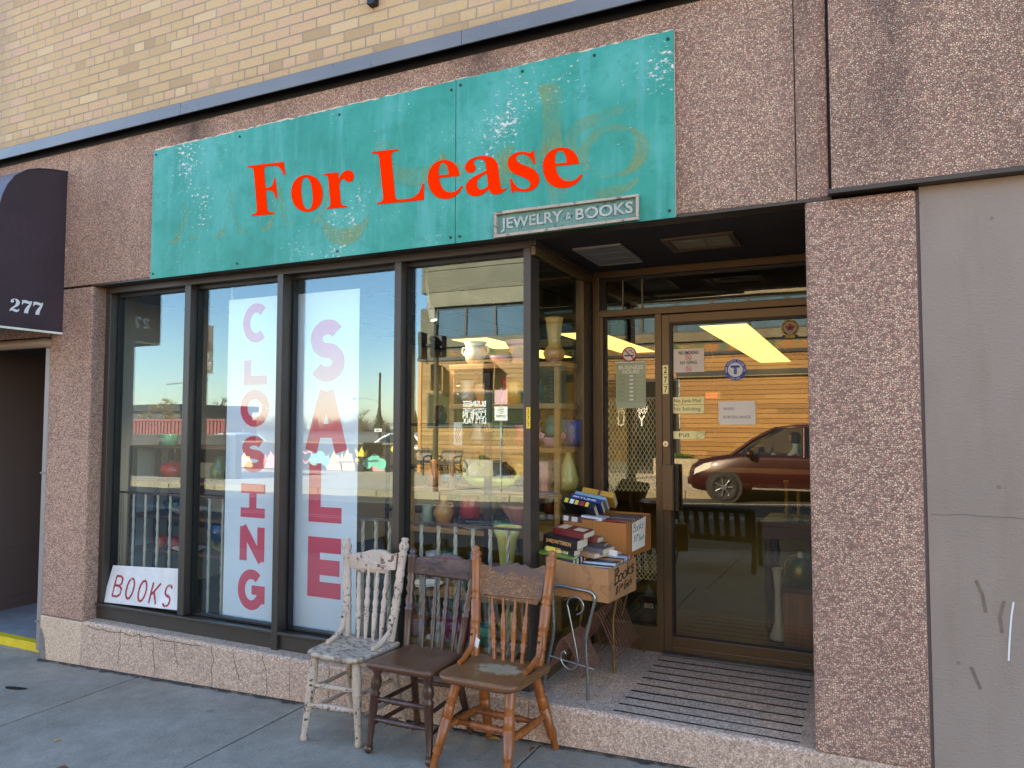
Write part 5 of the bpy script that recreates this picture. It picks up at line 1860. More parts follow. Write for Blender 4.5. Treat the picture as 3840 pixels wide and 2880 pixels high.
m_yel = paint("sticker_cream", (255, 240, 160), 0.5, 0.03)
m_brt = paint("sticker_text", (86, 40, 24), 0.6, 0.02)
m_gold = paint("number_yellow", (244, 196, 40), 0.5, 0.03)
m_blue = paint("sticker_blue", (34, 66, 150), 0.5, 0.04)
m_ppr = paint("paper_white", (244, 230, 208), 0.7, 0.04, 8)
DG = DY + 0.0258
s_ = sticker("mail_sticker", "cream sticker reading No Junk Mail on the door glass", -1.032, -0.841, 1.764, 1.807, DG, m_yel)
text("lettering", "No Junk Mail", 0.030, m_brt, (-1.016, DG - 0.0013, 1.7765), X3, Z3, s_, width=0.158)
s_ = sticker("mail_sticker", "cream sticker reading No Soliciting just under another on the door glass", -1.032, -0.841, 1.711, 1.760, DG, m_yel)
text("lettering", "No Soliciting", 0.030, m_brt, (-1.015, DG - 0.0013, 1.728), X3, Z3, s_, width=0.154)
s_ = sticker("pull_sticker", "cream sticker reading Pull with a small hand mark, above the door handle", -1.033, -0.838, 1.560, 1.605, DG, m_yel)
text("lettering", "Pull", 0.034, m_brt, (-0.988, DG - 0.0013, 1.571), X3, Z3, s_, width=0.058)
hm = MB().stroke([(0, 0), (0.006, 0.028), (0.018, 0.022), (0.034, 0.03), (0.038, 0.02), (0.02, 0.008), (0.012, -0.002), (0, 0)], 0.0016, (-0.882, DG - 0.0013, 1.568), X3, Z3, NZ)
hm.stroke([(-0.006, -0.004), (0.044, -0.004), (0.044, 0.033), (-0.006, 0.033), (-0.006, -0.004)], 0.001, (-0.882, DG - 0.0013, 1.568), X3, Z3, NZ)
build("hand_mark", hm, m_brt, s_)
s_ = thing("notice", "white paper notice reading VIDEO SURVEILLANCE taped to the door glass", "notice", (-0.655, DG, 1.646))
build("sheet", MB().prism([[(-0.757, 1.655), (-0.748, 1.646), (-0.552, 1.646), (-0.553, 1.766), (-0.56, 1.781), (-0.757, 1.779)]], (0, DG, 0), X3, Z3, NZ, 0.0012), m_ppr, s_)
m_gtx = paint("grey_print", (112, 92, 84), 0.7)
text("lettering", "VIDEO", 0.022, m_gtx, (-0.731, DG - 0.0013, 1.729), X3, Z3, s_, width=0.062)
text("lettering", "SURVEILLANCE", 0.022, m_gtx, (-0.731, DG - 0.0013, 1.682), X3, Z3, s_, width=0.152)
build("tape", MB().prism([[(-0.765, 1.64), (-0.545, 1.64), (-0.545, 1.787), (-0.765, 1.787)]], (0, DG + 0.0001, 0), X3, Z3, NZ, 0.0003), mat_glass("tape_film", (0.86, 0.84, 0.78), 0.04, 0.0), s_)


def ring_text(nm, s, cx, cz, r, size, a0, a1, mat, y, par, top=True):
    """letters set round a circle"""
    n_ = len(s)
    mbs = MB()
    for i, c_ in enumerate(s):
        if c_ == ' ':
            continue
        a = rad(a0 + (a1 - a0) * (i + 0.5) / n_)
        up = Vector((math.cos(a), 0, math.sin(a))) * (1 if top else -1)
        right = Vector((up.z, 0, -up.x))
        o = Vector((cx + r * math.cos(a), y, cz + r * math.sin(a)))
        cu = bpy.data.curves.new("c", 'FONT')
        cu.body = c_
        cu.align_x = 'CENTER'
        cu.offset = 0.02
        cu.resolution_u = 2
        cu.fill_mode = 'FRONT'
        ob = bpy.data.objects.new("c", cu)
        me0 = ob.to_mesh()
        mbs.add([o + right * (q.co.x * size) + up * (q.co.y * size) for q in me0.vertices], [tuple(p.vertices) for p in me0.polygons])
        ob.to_mesh_clear()
        bpy.data.objects.remove(ob)
        bpy.data.curves.remove(cu)
    return build(nm, mbs, mat, par)


def disc(x, z, r, y, th, n_=40):
    return MB().prism([arc(0, 0, r, r, 0, 360, n_)[:-1]], (x, y, z), X3, Z3, NZ, th)


def annulus(x, z, r, r2, y, th, n_=40):
    return MB().prism([arc(0, 0, r, r, 0, 360, n_)[:-1], arc(0, 0, r2, r2, 0, 360, n_)[:-1]], (x, y, z), X3, Z3, NZ, th)


cx_, cz_ = -0.660, 1.962
s_ = thing("security_sticker", "round blue and white security sticker with a big T on the door glass", "sticker", (cx_, DG, cz_ - 0.062))
build("rim", annulus(cx_, cz_, 0.061, 0.042, DG, 0.0012), m_blue, s_)
build("centre", disc(cx_, cz_, 0.0418, DG, 0.001), m_white, s_)
ring_text("lettering", "TRENT SECURITY SYSTEMS LTD.", cx_, cz_, 0.0468, 0.0125, 200, -20, m_white, DG - 0.0013, s_)
ring_text("lettering", "748-2001", cx_, cz_, 0.0562, 0.0125, 235, 305, m_white, DG - 0.0013, s_, top=False)
tm_ = MB().box(cx_ - 0.025, cx_ + 0.025, DG - 0.0018, DG - 0.0011, cz_ + 0.012, cz_ + 0.025)
tm_.box(cx_ - 0.0085, cx_ + 0.0085, DG - 0.0018, DG - 0.0011, cz_ - 0.025, cz_ + 0.0118)
build("letter", tm_, m_blue, s_)
text("lettering", "S", 0.014, m_white, (cx_ - 0.004, DG - 0.0019, cz_ - 0.002), X3, Z3, s_)
text("lettering", "S", 0.014, m_white, (cx_ - 0.004, DG - 0.0019, cz_ - 0.017), X3, Z3, s_)

cx_, cz_ = -0.359, 2.190
s_ = thing("donor_sticker", "round black and gold donor badge with a red maple leaf at the door glass corner", "sticker", (cx_, DG, cz_ - 0.06))
m_gd = paint("badge_gold", (190, 160, 70), 0.4, 0.05, 8, metal=0.3)
build("rim", annulus(cx_, cz_, 0.047, 0.032, DG, 0.0012), m_black, s_)
build("gold_rings", annulus(cx_, cz_, 0.0475, 0.0455, DG - 0.0013, 0.0004).add(*(lambda q: (q.v, q.f))(annulus(cx_, cz_, 0.0335, 0.0315, DG - 0.0013, 0.0004))), m_gd, s_)
build("centre", disc(cx_, cz_, 0.0314, DG, 0.001), paint("badge_grey", (150, 146, 136), 0.5), s_)
ring_text("lettering", "NATIONAL WILD TURKEY FEDERATION", cx_, cz_, 0.0370, 0.0085, 215, -35, m_gd, DG - 0.0013, s_)
ring_text("lettering", "CANADA", cx_, cz_, 0.0430, 0.0085, 245, 295, m_gd, DG - 0.0013, s_, top=False)
leaf = [(0, -0.030), (0.002, -0.014), (0.018, -0.017), (0.015, -0.010), (0.029, 0.003), (0.024, 0.006), (0.026, 0.014), (0.017, 0.012), (0.014, 0.016), (0.009, 0.009), (0.010, 0.022), (0.005, 0.020), (0, 0.029)]
lf_ = leaf + [(-a, b) for a, b in leaf[::-1][1:-1]]
build("maple_leaf", MB().prism([lf_], (cx_, DG - 0.0011, cz_), X3, Z3, NZ, 0.0006), paint("leaf_red", (170, 32, 34), 0.5), s_)
bird = [(-0.014, -0.008), (-0.004, -0.012), (0.008, -0.008), (0.020, 0.002), (0.013, 0.004), (0.004, 0.008), (0.001, 0.018), (-0.002, 0.008), (-0.010, 0.004)]
build("bird", MB().prism([bird], (cx_, DG - 0.0018, cz_), X3, Z3, NZ, 0.0005), m_black, s_)
build("ribbon", MB().prism([[(-0.038, -0.038), (0, -0.048), (0.038, -0.038), (0.044, -0.054), (0.0, -0.066), (-0.044, -0.054)]], (cx_, DG, cz_), X3, Z3, NZ, 0.0014), m_black, s_)
ring_text("lettering", "DONOR", cx_, cz_, 0.0600, 0.0165, 243, 297, m_gold, DG - 0.0016, s_, top=False)

s_ = thing("notice", "white card reading NO SMOKING and NO VAPING on the door glass", "notice", (-0.93, DG, 1.955))
build("card", MB().box(-1.017, -0.837, DG - 0.0012, DG, 1.955, 2.096), paint("card_lilac", (232, 218, 200), 0.6), s_)
text("lettering", "NO SMOKING", 0.027, m_black, (-0.986, DG - 0.0014, 2.062), X3, Z3, s_, bold=0.03, width=0.117)
text("lettering", "NO VAPING", 0.027, m_black, (-0.977, DG - 0.0014, 2.003), X3, Z3, s_, bold=0.02, width=0.099)
m_rdr = paint("prohibit_red", (200, 46, 40), 0.5, 0.03)
for zz in (2.043, 1.976):
    rm = annulus(-0.9275, zz, 0.018, 0.015, DG - 0.0014, 0.0006, 24)
    rm.stroke([(-0.012, 0.011), (0.012, -0.011)], 0.003, (-0.9275, DG - 0.0015, zz), X3, Z3, NZ)
    build("prohibition_mark", rm, m_rdr, s_)
    build("pictogram", MB().stroke([(-0.010, -0.004), (0.006, -0.004)], 0.003, (-0.9275, DG - 0.0014, zz), X3, Z3, NZ).stroke([(0.004, 0.0), (0.007, 0.004), (0.004, 0.008)], 0.0015, (-0.9275, DG - 0.0014, zz), X3, Z3, NZ), m_black, s_)

# house numbers
for nm_, lab_, x_, y_, ztop, w_, h_, mt in (("number_plate", "column of cream number tiles reading 277 on the door jamb", -1.0615, DY + 0.0035, 2.0, 0.034, 0.056, m_yel),
                                           ("number_plate", "column of small bright yellow number tiles reading 277 on the window corner post", -1.5445, YF - 0.0002, 1.733, 0.0225, 0.0345, m_gold)):
    s_ = thing(nm_, lab_, "house number", (x_, y_, ztop - 3 * h_ - 0.006))
    for i, c_ in enumerate("277"):
        zt = ztop - i * (h_ + 0.002)
        tl_ = build("tile", MB().box(x_ - w_ / 2, x_ + w_ / 2, y_ - 0.0012, y_, zt - h_, zt), mt, s_)
        text("digit", c_, h_ * 0.98, m_black, (x_, y_ - 0.0013, zt - h_ * 0.86), X3, Z3, tl_, bold=0.01, align='CENTER', sx=0.72)

# sidelight: business hours card, no smoking roundel, expanded metal mesh
SY = DY + 0.0418
s_ = thing("hours_card", "translucent business hours card ruled for each weekday on the sidelight glass", "sign", (-1.286, SY, 1.745))


def mat_film(nm, c, op):
    t = NT(nm)
    d_ = t.n("BsdfPrincipled", {"Base Color": lin(c), "Roughness": 0.6})
    tr = t.n("BsdfTransparent", {"Color": (0.9, 0.95, 0.85, 1)})
    mx = t.n("MixShader", {0: op, 1: tr.outputs[0], 2: d_.outputs[0]})
    t.t.links.new(mx.outputs[0], t.out.inputs[0])
    return t.mat


build("card", MB().box(-1.380, -1.192, SY - 0.0012, SY, 1.745, 2.030), mat_film("card_film", (216, 218, 176), 0.55), s_)
build("head_strip", MB().box(-1.389, -1.198, SY - 0.0016, SY - 0.0013, 2.026, 2.033), m_white, s_)
m_ctx = paint("card_text", (238, 236, 206), 0.6)
m_cgr = paint("card_green", (108, 116, 84), 0.7)
text("lettering", "BUSINESS", 0.032, m_ctx, (-1.361, SY - 0.0014, 1.985), X3, Z3, s_, width=0.152, bold=0.02)
text("lettering", "HOURS", 0.032, m_ctx, (-1.337, SY - 0.0014, 1.958), X3, Z3, s_, width=0.106, bold=0.02)
gr_ = MB()
O_ = (0, SY - 0.0013, 0)
for i in range(8):
    z = 1.955 - i * 0.0242
    gr_.stroke([(-1.367, z), (-1.205, z)], 0.0012, O_, X3, Z3, NZ, layer=i % 2)
for x in (-1.367, -1.307, -1.257, -1.205):
    gr_.stroke([(x, 1.9555), (x, 1.785)], 0.0012, O_, X3, Z3, NZ, layer=2)
build("ruling", gr_, m_cgr, s_)
for i, d_ in enumerate(("MON.", "TUE.", "WED.", "THU.", "FRI.", "SAT.", "SUN.")):
    text("lettering", d_, 0.019, m_cgr, (-1.361, SY - 0.0014, 1.936 - i * 0.0242), X3, Z3, s_, width=0.042)
    build("time_slip", MB().box(-1.293, -1.271, SY - 0.0018, SY - 0.0013, 1.938 - i * 0.0242, 1.948 - i * 0.0242), m_white, s_)
s_ = thing("no_smoking_sticker", "round red no smoking sticker above the business hours card", "sticker", (-1.295, SY, 2.03))
build("face", disc(-1.295, 2.0775, 0.040, SY, 0.0010), m_white, s_)
rm = annulus(-1.295, 2.0775, 0.047, 0.0385, SY, 0.0018)
rm.stroke([(-0.028, 0.028), (0.028, -0.028)], 0.0085, (-1.295, SY - 0.0014, 2.0775), X3, Z3, NZ)
build("prohibition_mark", rm, paint("roundel_red", (186, 24, 36), 0.45), s_)
cg = MB().stroke([(-0.030, -0.008), (0.028, -0.008)], 0.0085, (-1.295, SY - 0.0011, 2.0775), X3, Z3, NZ)
cg.stroke([(0.030, 0.0), (0.028, 0.010), (0.014, 0.012), (0.016, 0.022), (0.0, 0.024), (-0.002, 0.016)], 0.003, (-1.295, SY - 0.0011, 2.0775), X3, Z3, NZ)
build("cigarette", cg, m_black, s_)


def mesh_panel(nm, lab, x0_, x1_, z0_, z1_, y, w_, h_):
    t_ = thing(nm, lab, "mesh", ((x0_ + x1_) / 2, y, z0_))
    mb = MB()
    rows = int(round((z1_ - z0_) / (h_ / 2)))
    for i in range(int((x1_ - x0_) / (w_ / 2))):
        mb.tube([(x0_ + (i + (i + j) % 2) * w_ / 2, y + 0.0015 * (i % 2), z1_ - j * h_ / 2) for j in range(rows + 1)], 0.0027, 4, smooth=False)
    build("strands", mb, paint("mesh_white", (250, 244, 222), 0.5), t_)
    return t_


mesh_panel("wire_mesh", "white diamond wire mesh guard behind the sidelight glass, under the hours card", -1.448, -1.130, 1.235, 1.80, 1.082, 0.0265, 0.047)
mesh_panel("wire_mesh", "smaller diamond wire mesh low behind the sidelight glass", -1.30, -1.130, 0.70, 0.86, 1.082, 0.0265, 0.034)
bl_ = thing("bis_lettering", "white letters BIS on a dark bin low behind the sidelight", "bin", (-1.22, 1.2, 0.42))
build("box", MB().box(-1.36, -1.12, 1.2, 1.45, 0.42, 0.60), paint("bin_dark", (28, 34, 36), 0.6), bl_, bevel=0.01)
text("lettering", "BIS", 0.04, m_white, (-1.249, 1.199, 0.512), X3, Z3, bl_, bold=0.03, width=0.058)

# ------------------------------------------------------------------ inside the shop
m_iw = paint("shop_wall", (76, 68, 60), 0.85, 0.05, 2)
m_if = paint("shop_floor", (40, 36, 34), 0.6, 0.2, 3)
m_ic = paint("ceiling_tile", (66, 62, 58), 0.9, 0.06, 3)
inn = MB()
build("side_wall", MB().box(-5.262, -5.2, 0.215, 9.2, 0.3, 2.75).box(-5.2, -4.813, 0.172, 0.21, 0.3, 2.75), paint("side_wall_white", (206, 196, 182), 0.8, 0.04, 2), shop)
inn.box(0.215, 0.28, 1.11, 9.2, 0.3, 2.75)
inn.box(-0.206, 0.215, 1.06, 1.11, 0.3, 2.75)
inn.box(-5.2, 0.215, 9.14, 9.2, 0.3, 2.75)
build("inner_wall", inn, m_iw, shop)
build("inner_floor", MB().box(-5.2, 0.215, 1.302, 9.14, 0.25, 0.302).box(-5.2, -1.56, 0.213, 1.301, 0.3055, 0.308), m_if, shop)
ic = MB().box(-5.26, -1.56, 0.212, 1.12, 2.61, 2.66).box(-5.26, 0.28, 1.1205, 9.2, 2.66, 2.72)
build("inner_ceiling", ic, m_ic, shop)
tr_ = MB()
for k in range(9):
    tr_.box(-5.2 + k * 0.61, -5.19 + k * 0.61, 1.13, 9.1, 2.652, 2.660)
for k in range(7):
    tr_.box(-5.2, 0.2, 1.3 + k * 1.22, 1.31 + k * 1.22, 2.651, 2.659)
build("ceiling_grid", tr_, m_blk, shop)

m_tube = mat_emit("lamp_diffuser", (255, 228, 128), 0.36)
lights = []
protoL = None
for i, (xa, ya) in enumerate(((-1.5, 4.2), (-1.5, 5.45), (-1.5, 6.7), (-1.5, 7.95), (-3.05, 4.2), (-3.05, 5.45), (-4.4, 4.2), (-4.4, 5.8))):
    labs = ("first", "second", "third", "fourth")
    lab = ("%s lit ceiling light of the row seen through the door glass" % labs[i]) if i < 4 else ("%s lit ceiling light of the middle row, seen through the sidelight" % labs[i - 4]) if i < 6 else ("%s lit ceiling light of the far row, behind the window displays" % labs[i - 6])
    l_ = thing("ceiling_light", lab, "ceiling light", (xa + 0.25, ya + 0.6, 2.64), "lit ceiling lights")
    build("frame", MB().box(xa, xa + 0.5, ya, ya + 1.22, 2.640, 2.650), m_white, l_)
    build("diffuser", MB().box(xa + 0.02, xa + 0.48, ya + 0.02, ya + 1.20, 2.634, 2.6398), m_tube, l_)

m_oak = mat_wood("display_oak", (150, 104, 52), (186, 138, 76), 'X', 1.0, 0.5)
m_wal = mat_wood("walnut_board", (74, 46, 30), (112, 74, 48), 'X', 1.0, 0.5)


def shelving(nm, lab, x0_, x1_, y0_, y1_, levels, posts, mat, zb, th=0.03, pm=None):
    s = thing(nm, lab, "shelves", ((x0_ + x1_) / 2, (y0_ + y1_) / 2, zb))
    for z in levels:
        build("shelf", MB().box(x0_, x1_, y0_, y1_, z - th, z), mat, s, bevel=0.003)
    for x in posts:
        pm_ = MB()
        zt = max(levels)
        for yy in (y0_ + 0.002, y1_ - 0.034):
            pm_.box(x - 0.016, x + 0.016, yy, yy + 0.032, zb, zt - th - 0.001)
        build("upright", pm_, pm or mat, s)
    return s


shelving("display_shelves", "oak display shelves full of pottery in the fourth window", -2.62, -1.57, 0.62, 1.0, (1.246, 1.002, 0.68), (-2.60, -1.60), m_oak, 0.31)
shelving("upper_shelves", "narrow upper oak shelves with vases behind the corner post", -2.32, -1.57, 0.62, 0.98, (2.012, 1.767, 1.51), (-2.30, -1.60), m_oak, 1.248)
us = shelving("steel_rack", "black steel rack with walnut boards by the left wall", -5.17, -4.12, 0.60, 0.98, (1.475, 1.21, 0.945, 0.69), (-5.15, -4.885, -4.14), m_wal, 0.31, 0.02, m_black)
for z in (1.21, 0.945, 0.69):
    for xa, xb in ((-5.13, -4.90), (-4.86, -4.2)):
        build("back_board", MB().box(xa, xb, 0.985, 0.995, z + 0.12, z + 0.235), m_wal, us)

# pottery: (name, label, x, y, z, profile, colour, extras)
def glaze(nm, c, c2=None, rough=0.16):
    t = NT(nm)
    sz = t.n("SeparateXYZ", {"Vector": t.n("TexCoord").outputs["Generated"]})
    n_ = t.noise(t.obj(), 18, 4)
    f = t.math('ADD', sz.outputs[2], t.math('MULTIPLY', t.math('SUBTRACT', n_, 0.5), 0.5))
    a = lin(c)
    b = lin(c2) if c2 else sc(a, 0.72)
    return t.pbr(t.ramp(f, [(0.15, b), (0.55, a), (1.0, sc(a, 1.1))]), rough, 0, None, 0.5, Coat_Weight=0.4, Coat_Roughness=0.05)


PG = "pottery in the shop windows"


def pot(nm, lab, x, y, z, prof, c, c2=None, flute=0, fd=0.0, sx=1.0, sy=1.0, handles=(), rot=0.0, n=28):
    t_ = thing(nm, lab, nm.replace('_', ' '), (x, y, z), PG)
    # give the vessel an inside: come back down the profile
    ins = [(max(r_ - 0.005, 0.001), zz) for r_, zz in prof[::-1] if zz > prof[-1][1] * 0.35]
    mb = MB().lathe((x, y, z + 0.0005), prof + ins + [(0.0, prof[-1][1] * 0.34)], n, 0, flute, fd, sx, sy, rot)
    m = glaze(nm + "_glaze", c, c2)
    build("vessel", mb, m, t_)
    for hp, r_ in handles:
        build("handle", MB().tube([(x + a, y + b, z + q) for a, b, q in hp], r_, 8), m, t_)
    return t_


ear = lambda s, r0, z0_, z1_, out: ([(s * r0, 0, z1_), (s * (r0 + out), 0, z1_ - 0.004), (s * (r0 + out * 1.1), 0, (z0_ + z1_) / 2), (s * r0 * 0.95, 0, z0_)], 0.006)
pot("vase", "tall cream and ochre fluted vase on the topmost shelf behind the corner post", -1.655, 0.72, 2.012, [(0.030, 0), (0.055, 0.02), (0.067, 0.055), (0.05, 0.09), (0.035, 0.105), (0.040, 0.16), (0.05, 0.24), (0.058, 0.268)], (222, 184, 112), (196, 140, 70), 8, 0.04)
pot("pitcher", "cream pitcher with a thin double handle on the upper shelf", -2.245, 0.72, 1.767, [(0.03, 0), (0.055, 0.02), (0.062, 0.045), (0.045, 0.075), (0.04, 0.11), (0.05, 0.15)], (232, 216, 172), (150, 120, 110), handles=[ear(-1, 0.05, 0.05, 0.12, 0.045)])
pot("urn", "peach coloured urn beside the cream pitcher", -2.135, 0.72, 1.767, [(0.026, 0), (0.036, 0.02), (0.055, 0.075), (0.056, 0.095), (0.04, 0.118), (0.044, 0.13)], (236, 178, 100), (206, 130, 60))
pot("bottle", "slim red and pink bottle vase behind the yellow jar", -2.02, 0.80, 1.767, [(0.03, 0), (0.035, 0.03), (0.022, 0.08), (0.014, 0.13), (0.026, 0.17)], (206, 20, 36), (226, 150, 140))
pot("jar", "ribbed mustard yellow jar on the upper shelf", -1.92, 0.72, 1.767, [(0.045, 0), (0.052, 0.01), (0.053, 0.095), (0.046, 0.115), (0.047, 0.135)], (236, 176, 36), (206, 140, 20), 0)
pot("vase", "round dark teal vase by the corner post on the upper shelf", -1.80, 0.74, 1.767, [(0.03, 0), (0.05, 0.02), (0.076, 0.07), (0.07, 0.105), (0.042, 0.128), (0.05, 0.15)], (12, 96, 92), (6, 50, 56))
pot("vase", "pale grey two handled vase on the top shelf's left", -2.20, 0.74, 2.012, [(0.03, 0), (0.06, 0.03), (0.07, 0.08), (0.06, 0.12), (0.075, 0.15)], (206, 206, 190), (170, 160, 140), handles=[ear(-1, 0.06, 0.05, 0.12, 0.03), ear(1, 0.06, 0.05, 0.12, 0.03)])
pot("vase", "pink flared shell vase near the corner post on the top shelf", -1.90, 0.74, 2.012, [(0.04, 0), (0.03, 0.03), (0.045, 0.09), (0.075, 0.15)], (236, 176, 160), None, 10, 0.06, 1.2, 0.7)
pot("vase", "ribbed pink cylinder vase just behind the corner post", -1.785, 0.72, 1.51, [(0.034, 0), (0.036, 0.01), (0.036, 0.14)], (226, 160, 176), None, 16, 0.05)
pot("vase", "big glossy teal vase on the middle shelf", -1.70, 0.84, 1.51, [(0.04, 0), (0.07, 0.03), (0.085, 0.09), (0.07, 0.15), (0.05, 0.175), (0.06, 0.19)], (16, 130, 126), (8, 70, 80))
pot("planter_dish", "pink scroll ended planter before the teal vase", -1.645, 0.66, 1.512, [(0.03, 0), (0.034, 0.006), (0.045, 0.05), (0.05, 0.055)], (214, 150, 164), (150, 90, 110), 0, 0, 1.35, 0.7, [([(-0.06, 0, 0.04), (-0.08, 0, 0.065), (-0.07, 0, 0.08), (-0.055, 0, 0.07), (-0.06, 0, 0.058)], 0.010), ([(0.06, 0, 0.04), (0.08, 0, 0.065), (0.07, 0, 0.08), (0.055, 0, 0.07), (0.06, 0, 0.058)], 0.010)])
pot("vase", "cobalt blue ruffled vase at the shelf end", -1.605, 0.88, 1.51, [(0.05, 0), (0.055, 0.04), (0.05, 0.11), (0.058, 0.16)], (40, 86, 176), (24, 50, 120), 9, 0.08)
pot("vase", "pink tulip shaped vase on the lower shelf by the corner post", -1.715, 0.72, 1.246, [(0.046, 0), (0.05, 0.012), (0.034, 0.03), (0.055, 0.07), (0.052, 0.11), (0.04, 0.14), (0.056, 0.18)], (236, 176, 156), (206, 140, 130), 8, 0.05)
pot("bottle", "slender pale yellow bottle vase at the shelf's inner end", -1.615, 0.84, 1.246, [(0.044, 0), (0.062, 0.03), (0.064, 0.07), (0.045, 0.14), (0.02, 0.21), (0.018, 0.235), (0.024, 0.25)], (222, 206, 120), (200, 180, 100))
pot("boat_dish", "long yellow green boat shaped dish", -2.06, 0.68, 1.247, [(0.03, 0), (0.05, 0.006), (0.075, 0.04), (0.085, 0.07)], (216, 216, 92), (186, 180, 60), 0, 0, 2.1, 0.7, [([(-0.16, 0, 0.06), (-0.19, 0, 0.085), (-0.205, 0, 0.09)], 0.012), ([(0.16, 0, 0.06), (0.185, 0, 0.09), (0.185, 0, 0.115)], 0.012)])
pot("bowl", "dark grey streaked round bowl behind the boat dish", -2.12, 0.88, 1.246, [(0.05, 0), (0.09, 0.04), (0.095, 0.09), (0.06, 0.14), (0.05, 0.15)], (86, 92, 96), (170, 170, 164), 12, 0.03)
pot("vase", "flared yellow fan vase with dark streaks behind the boat dish", -1.93, 0.90, 1.246, [(0.05, 0), (0.045, 0.05), (0.06, 0.12), (0.10, 0.2)], (226, 196, 96), (60, 50, 40), 14, 0.05, 1.2, 0.6)
pot("amphora", "tan two handled amphora on the lowest oak shelf", -2.40, 0.70, 1.002, [(0.034, 0), (0.04, 0.01), (0.064, 0.09), (0.05, 0.125), (0.026, 0.145), (0.026, 0.18), (0.036, 0.20)], (206, 148, 62), (170, 106, 40), handles=[ear(-1, 0.03, 0.11, 0.15, 0.035), ear(1, 0.03, 0.11, 0.15, 0.035)])
pot("crock", "crimson crock with white drips on the lowest oak shelf", -2.255, 0.78, 1.002, [(0.055, 0), (0.06, 0.01), (0.062, 0.17), (0.058, 0.185)], (190, 44, 56), (160, 30, 44), 18, 0.03)
pot("leaf_dish", "black and white scrolled leaf dish on the lowest oak shelf", -2.16, 0.66, 1.003, [(0.03, 0), (0.04, 0.004), (0.06, 0.04), (0.07, 0.06)], (40, 38, 42), (190, 190, 186), 7, 0.12, 1.7, 0.7, [([(-0.10, 0, 0.05), (-0.13, 0, 0.055), (-0.14, 0, 0.03), (-0.115, 0, 0.02)], 0.012), ([(0.10, 0, 0.05), (0.125, 0, 0.085), (0.10, 0, 0.10)], 0.012)])
pot("bowl", "dark green ribbed bowl on the lowest oak shelf", -2.0, 0.68, 1.002, [(0.04, 0), (0.065, 0.02), (0.068, 0.045), (0.05, 0.066), (0.045, 0.068)], (52, 92, 60), (30, 60, 40), 20, 0.05)
pot("planter", "pink flower shaped planter behind the green bowl", -1.95, 0.86, 1.002, [(0.04, 0), (0.05, 0.05), (0.08, 0.11), (0.10, 0.14)], (220, 160, 146), None, 7, 0.12, 1.2, 0.8)
pot("vase", "speckled rose vase next to the corner post on the lowest oak shelf", -1.82, 0.74, 1.002, [(0.035, 0), (0.04, 0.02), (0.046, 0.10), (0.052, 0.13)], (170, 70, 90), (140, 50, 70))
pot("vase", "slim celadon vase at the left end of the lowest oak shelf", -2.52, 0.70, 1.002, [(0.042, 0), (0.045, 0.02), (0.032, 0.10), (0.036, 0.13)], (150, 160, 130), (120, 130, 104))
pot("calla_vase", "tall pale yellow calla lily vase with a white rim beside the corner post", -1.86, 0.50, 0.66, [(0.035, 0), (0.03, 0.06), (0.04, 0.2), (0.055, 0.33), (0.085, 0.40)], (226, 216, 116), (190, 180, 70), 3, 0.10)
pot("shell_dish", "green scallop shell dish behind the brown chair's spindles", -2.10, 0.52, 0.66, [(0.03, 0), (0.06, 0.03), (0.09, 0.10), (0.10, 0.13)], (74, 140, 112), (40, 90, 70), 12, 0.08, 1.0, 0.45)
pot("pot", "white and green swirled pot above the carved chair", -1.88, 0.62, 0.683, [(0.05, 0), (0.07, 0.04), (0.065, 0.09), (0.045, 0.11)], (206, 206, 190), (20, 96, 84))
pot("vase", "green leafy vase with a white foot on the low oak shelf", -2.36, 0.72, 0.683, [(0.04, 0), (0.045, 0.04), (0.035, 0.06), (0.05, 0.12), (0.06, 0.17)], (70, 120, 96), (220, 220, 210), 6, 0.10)
pot("shell_dish", "pink conch shell dish on the low oak shelf", -2.10, 0.74, 0.683, [(0.03, 0), (0.06, 0.03), (0.10, 0.10)], (206, 140, 140), (220, 200, 190), 5, 0.2, 1.3, 0.6)
pot("plate", "white plate on the display floor's left, fourth window", -2.42, 0.52, 0.66, [(0.03, 0), (0.06, 0.006), (0.11, 0.022), (0.112, 0.024)], (226, 226, 220), None)
pot("pot", "yellow leaf patterned jardiniere behind the carved chair's spindles", -1.78, 0.48, 0.40, [(0.06, 0), (0.10, 0.05), (0.11, 0.12), (0.08, 0.19), (0.07, 0.2)], (196, 190, 80), (60, 70, 40), 9, 0.05)
pot("crock", "brown honeycomb crock on the display floor by the stand", -1.66, 0.42, 0.31, [(0.07, 0), (0.10, 0.06), (0.11, 0.2), (0.10, 0.32), (0.08, 0.36)], (130, 92, 40), (90, 60, 26), 22, 0.04)
pot("planter", "magenta ruffled planter behind the brown chair", -2.14, 0.42, 0.40, [(0.04, 0), (0.07, 0.04), (0.10, 0.12)], (150, 60, 90), None, 6, 0.14, 1.4, 0.8)
ds = MB().box(-2.55, -1.57, 0.34, 0.60, 0.37, 0.40).box(-2.55, -1.72, 0.44, 0.60, 0.63, 0.66)
ds.box(-2.55, -2.53, 0.45, 0.59, 0.40, 0.63).box(-1.74, -1.72, 0.45, 0.59, 0.40, 0.63)
dt = thing("display_step", "low oak display step behind the white railing in the fourth window", "shelves", (-2.06, 0.46, 0.31))
build("step", ds, m_oak, dt)
build("feet", MB().box(-2.5, -2.46, 0.36, 0.58, 0.308, 0.37).box(-1.66, -1.62, 0.36, 0.58, 0.308, 0.37), m_oak, dt)

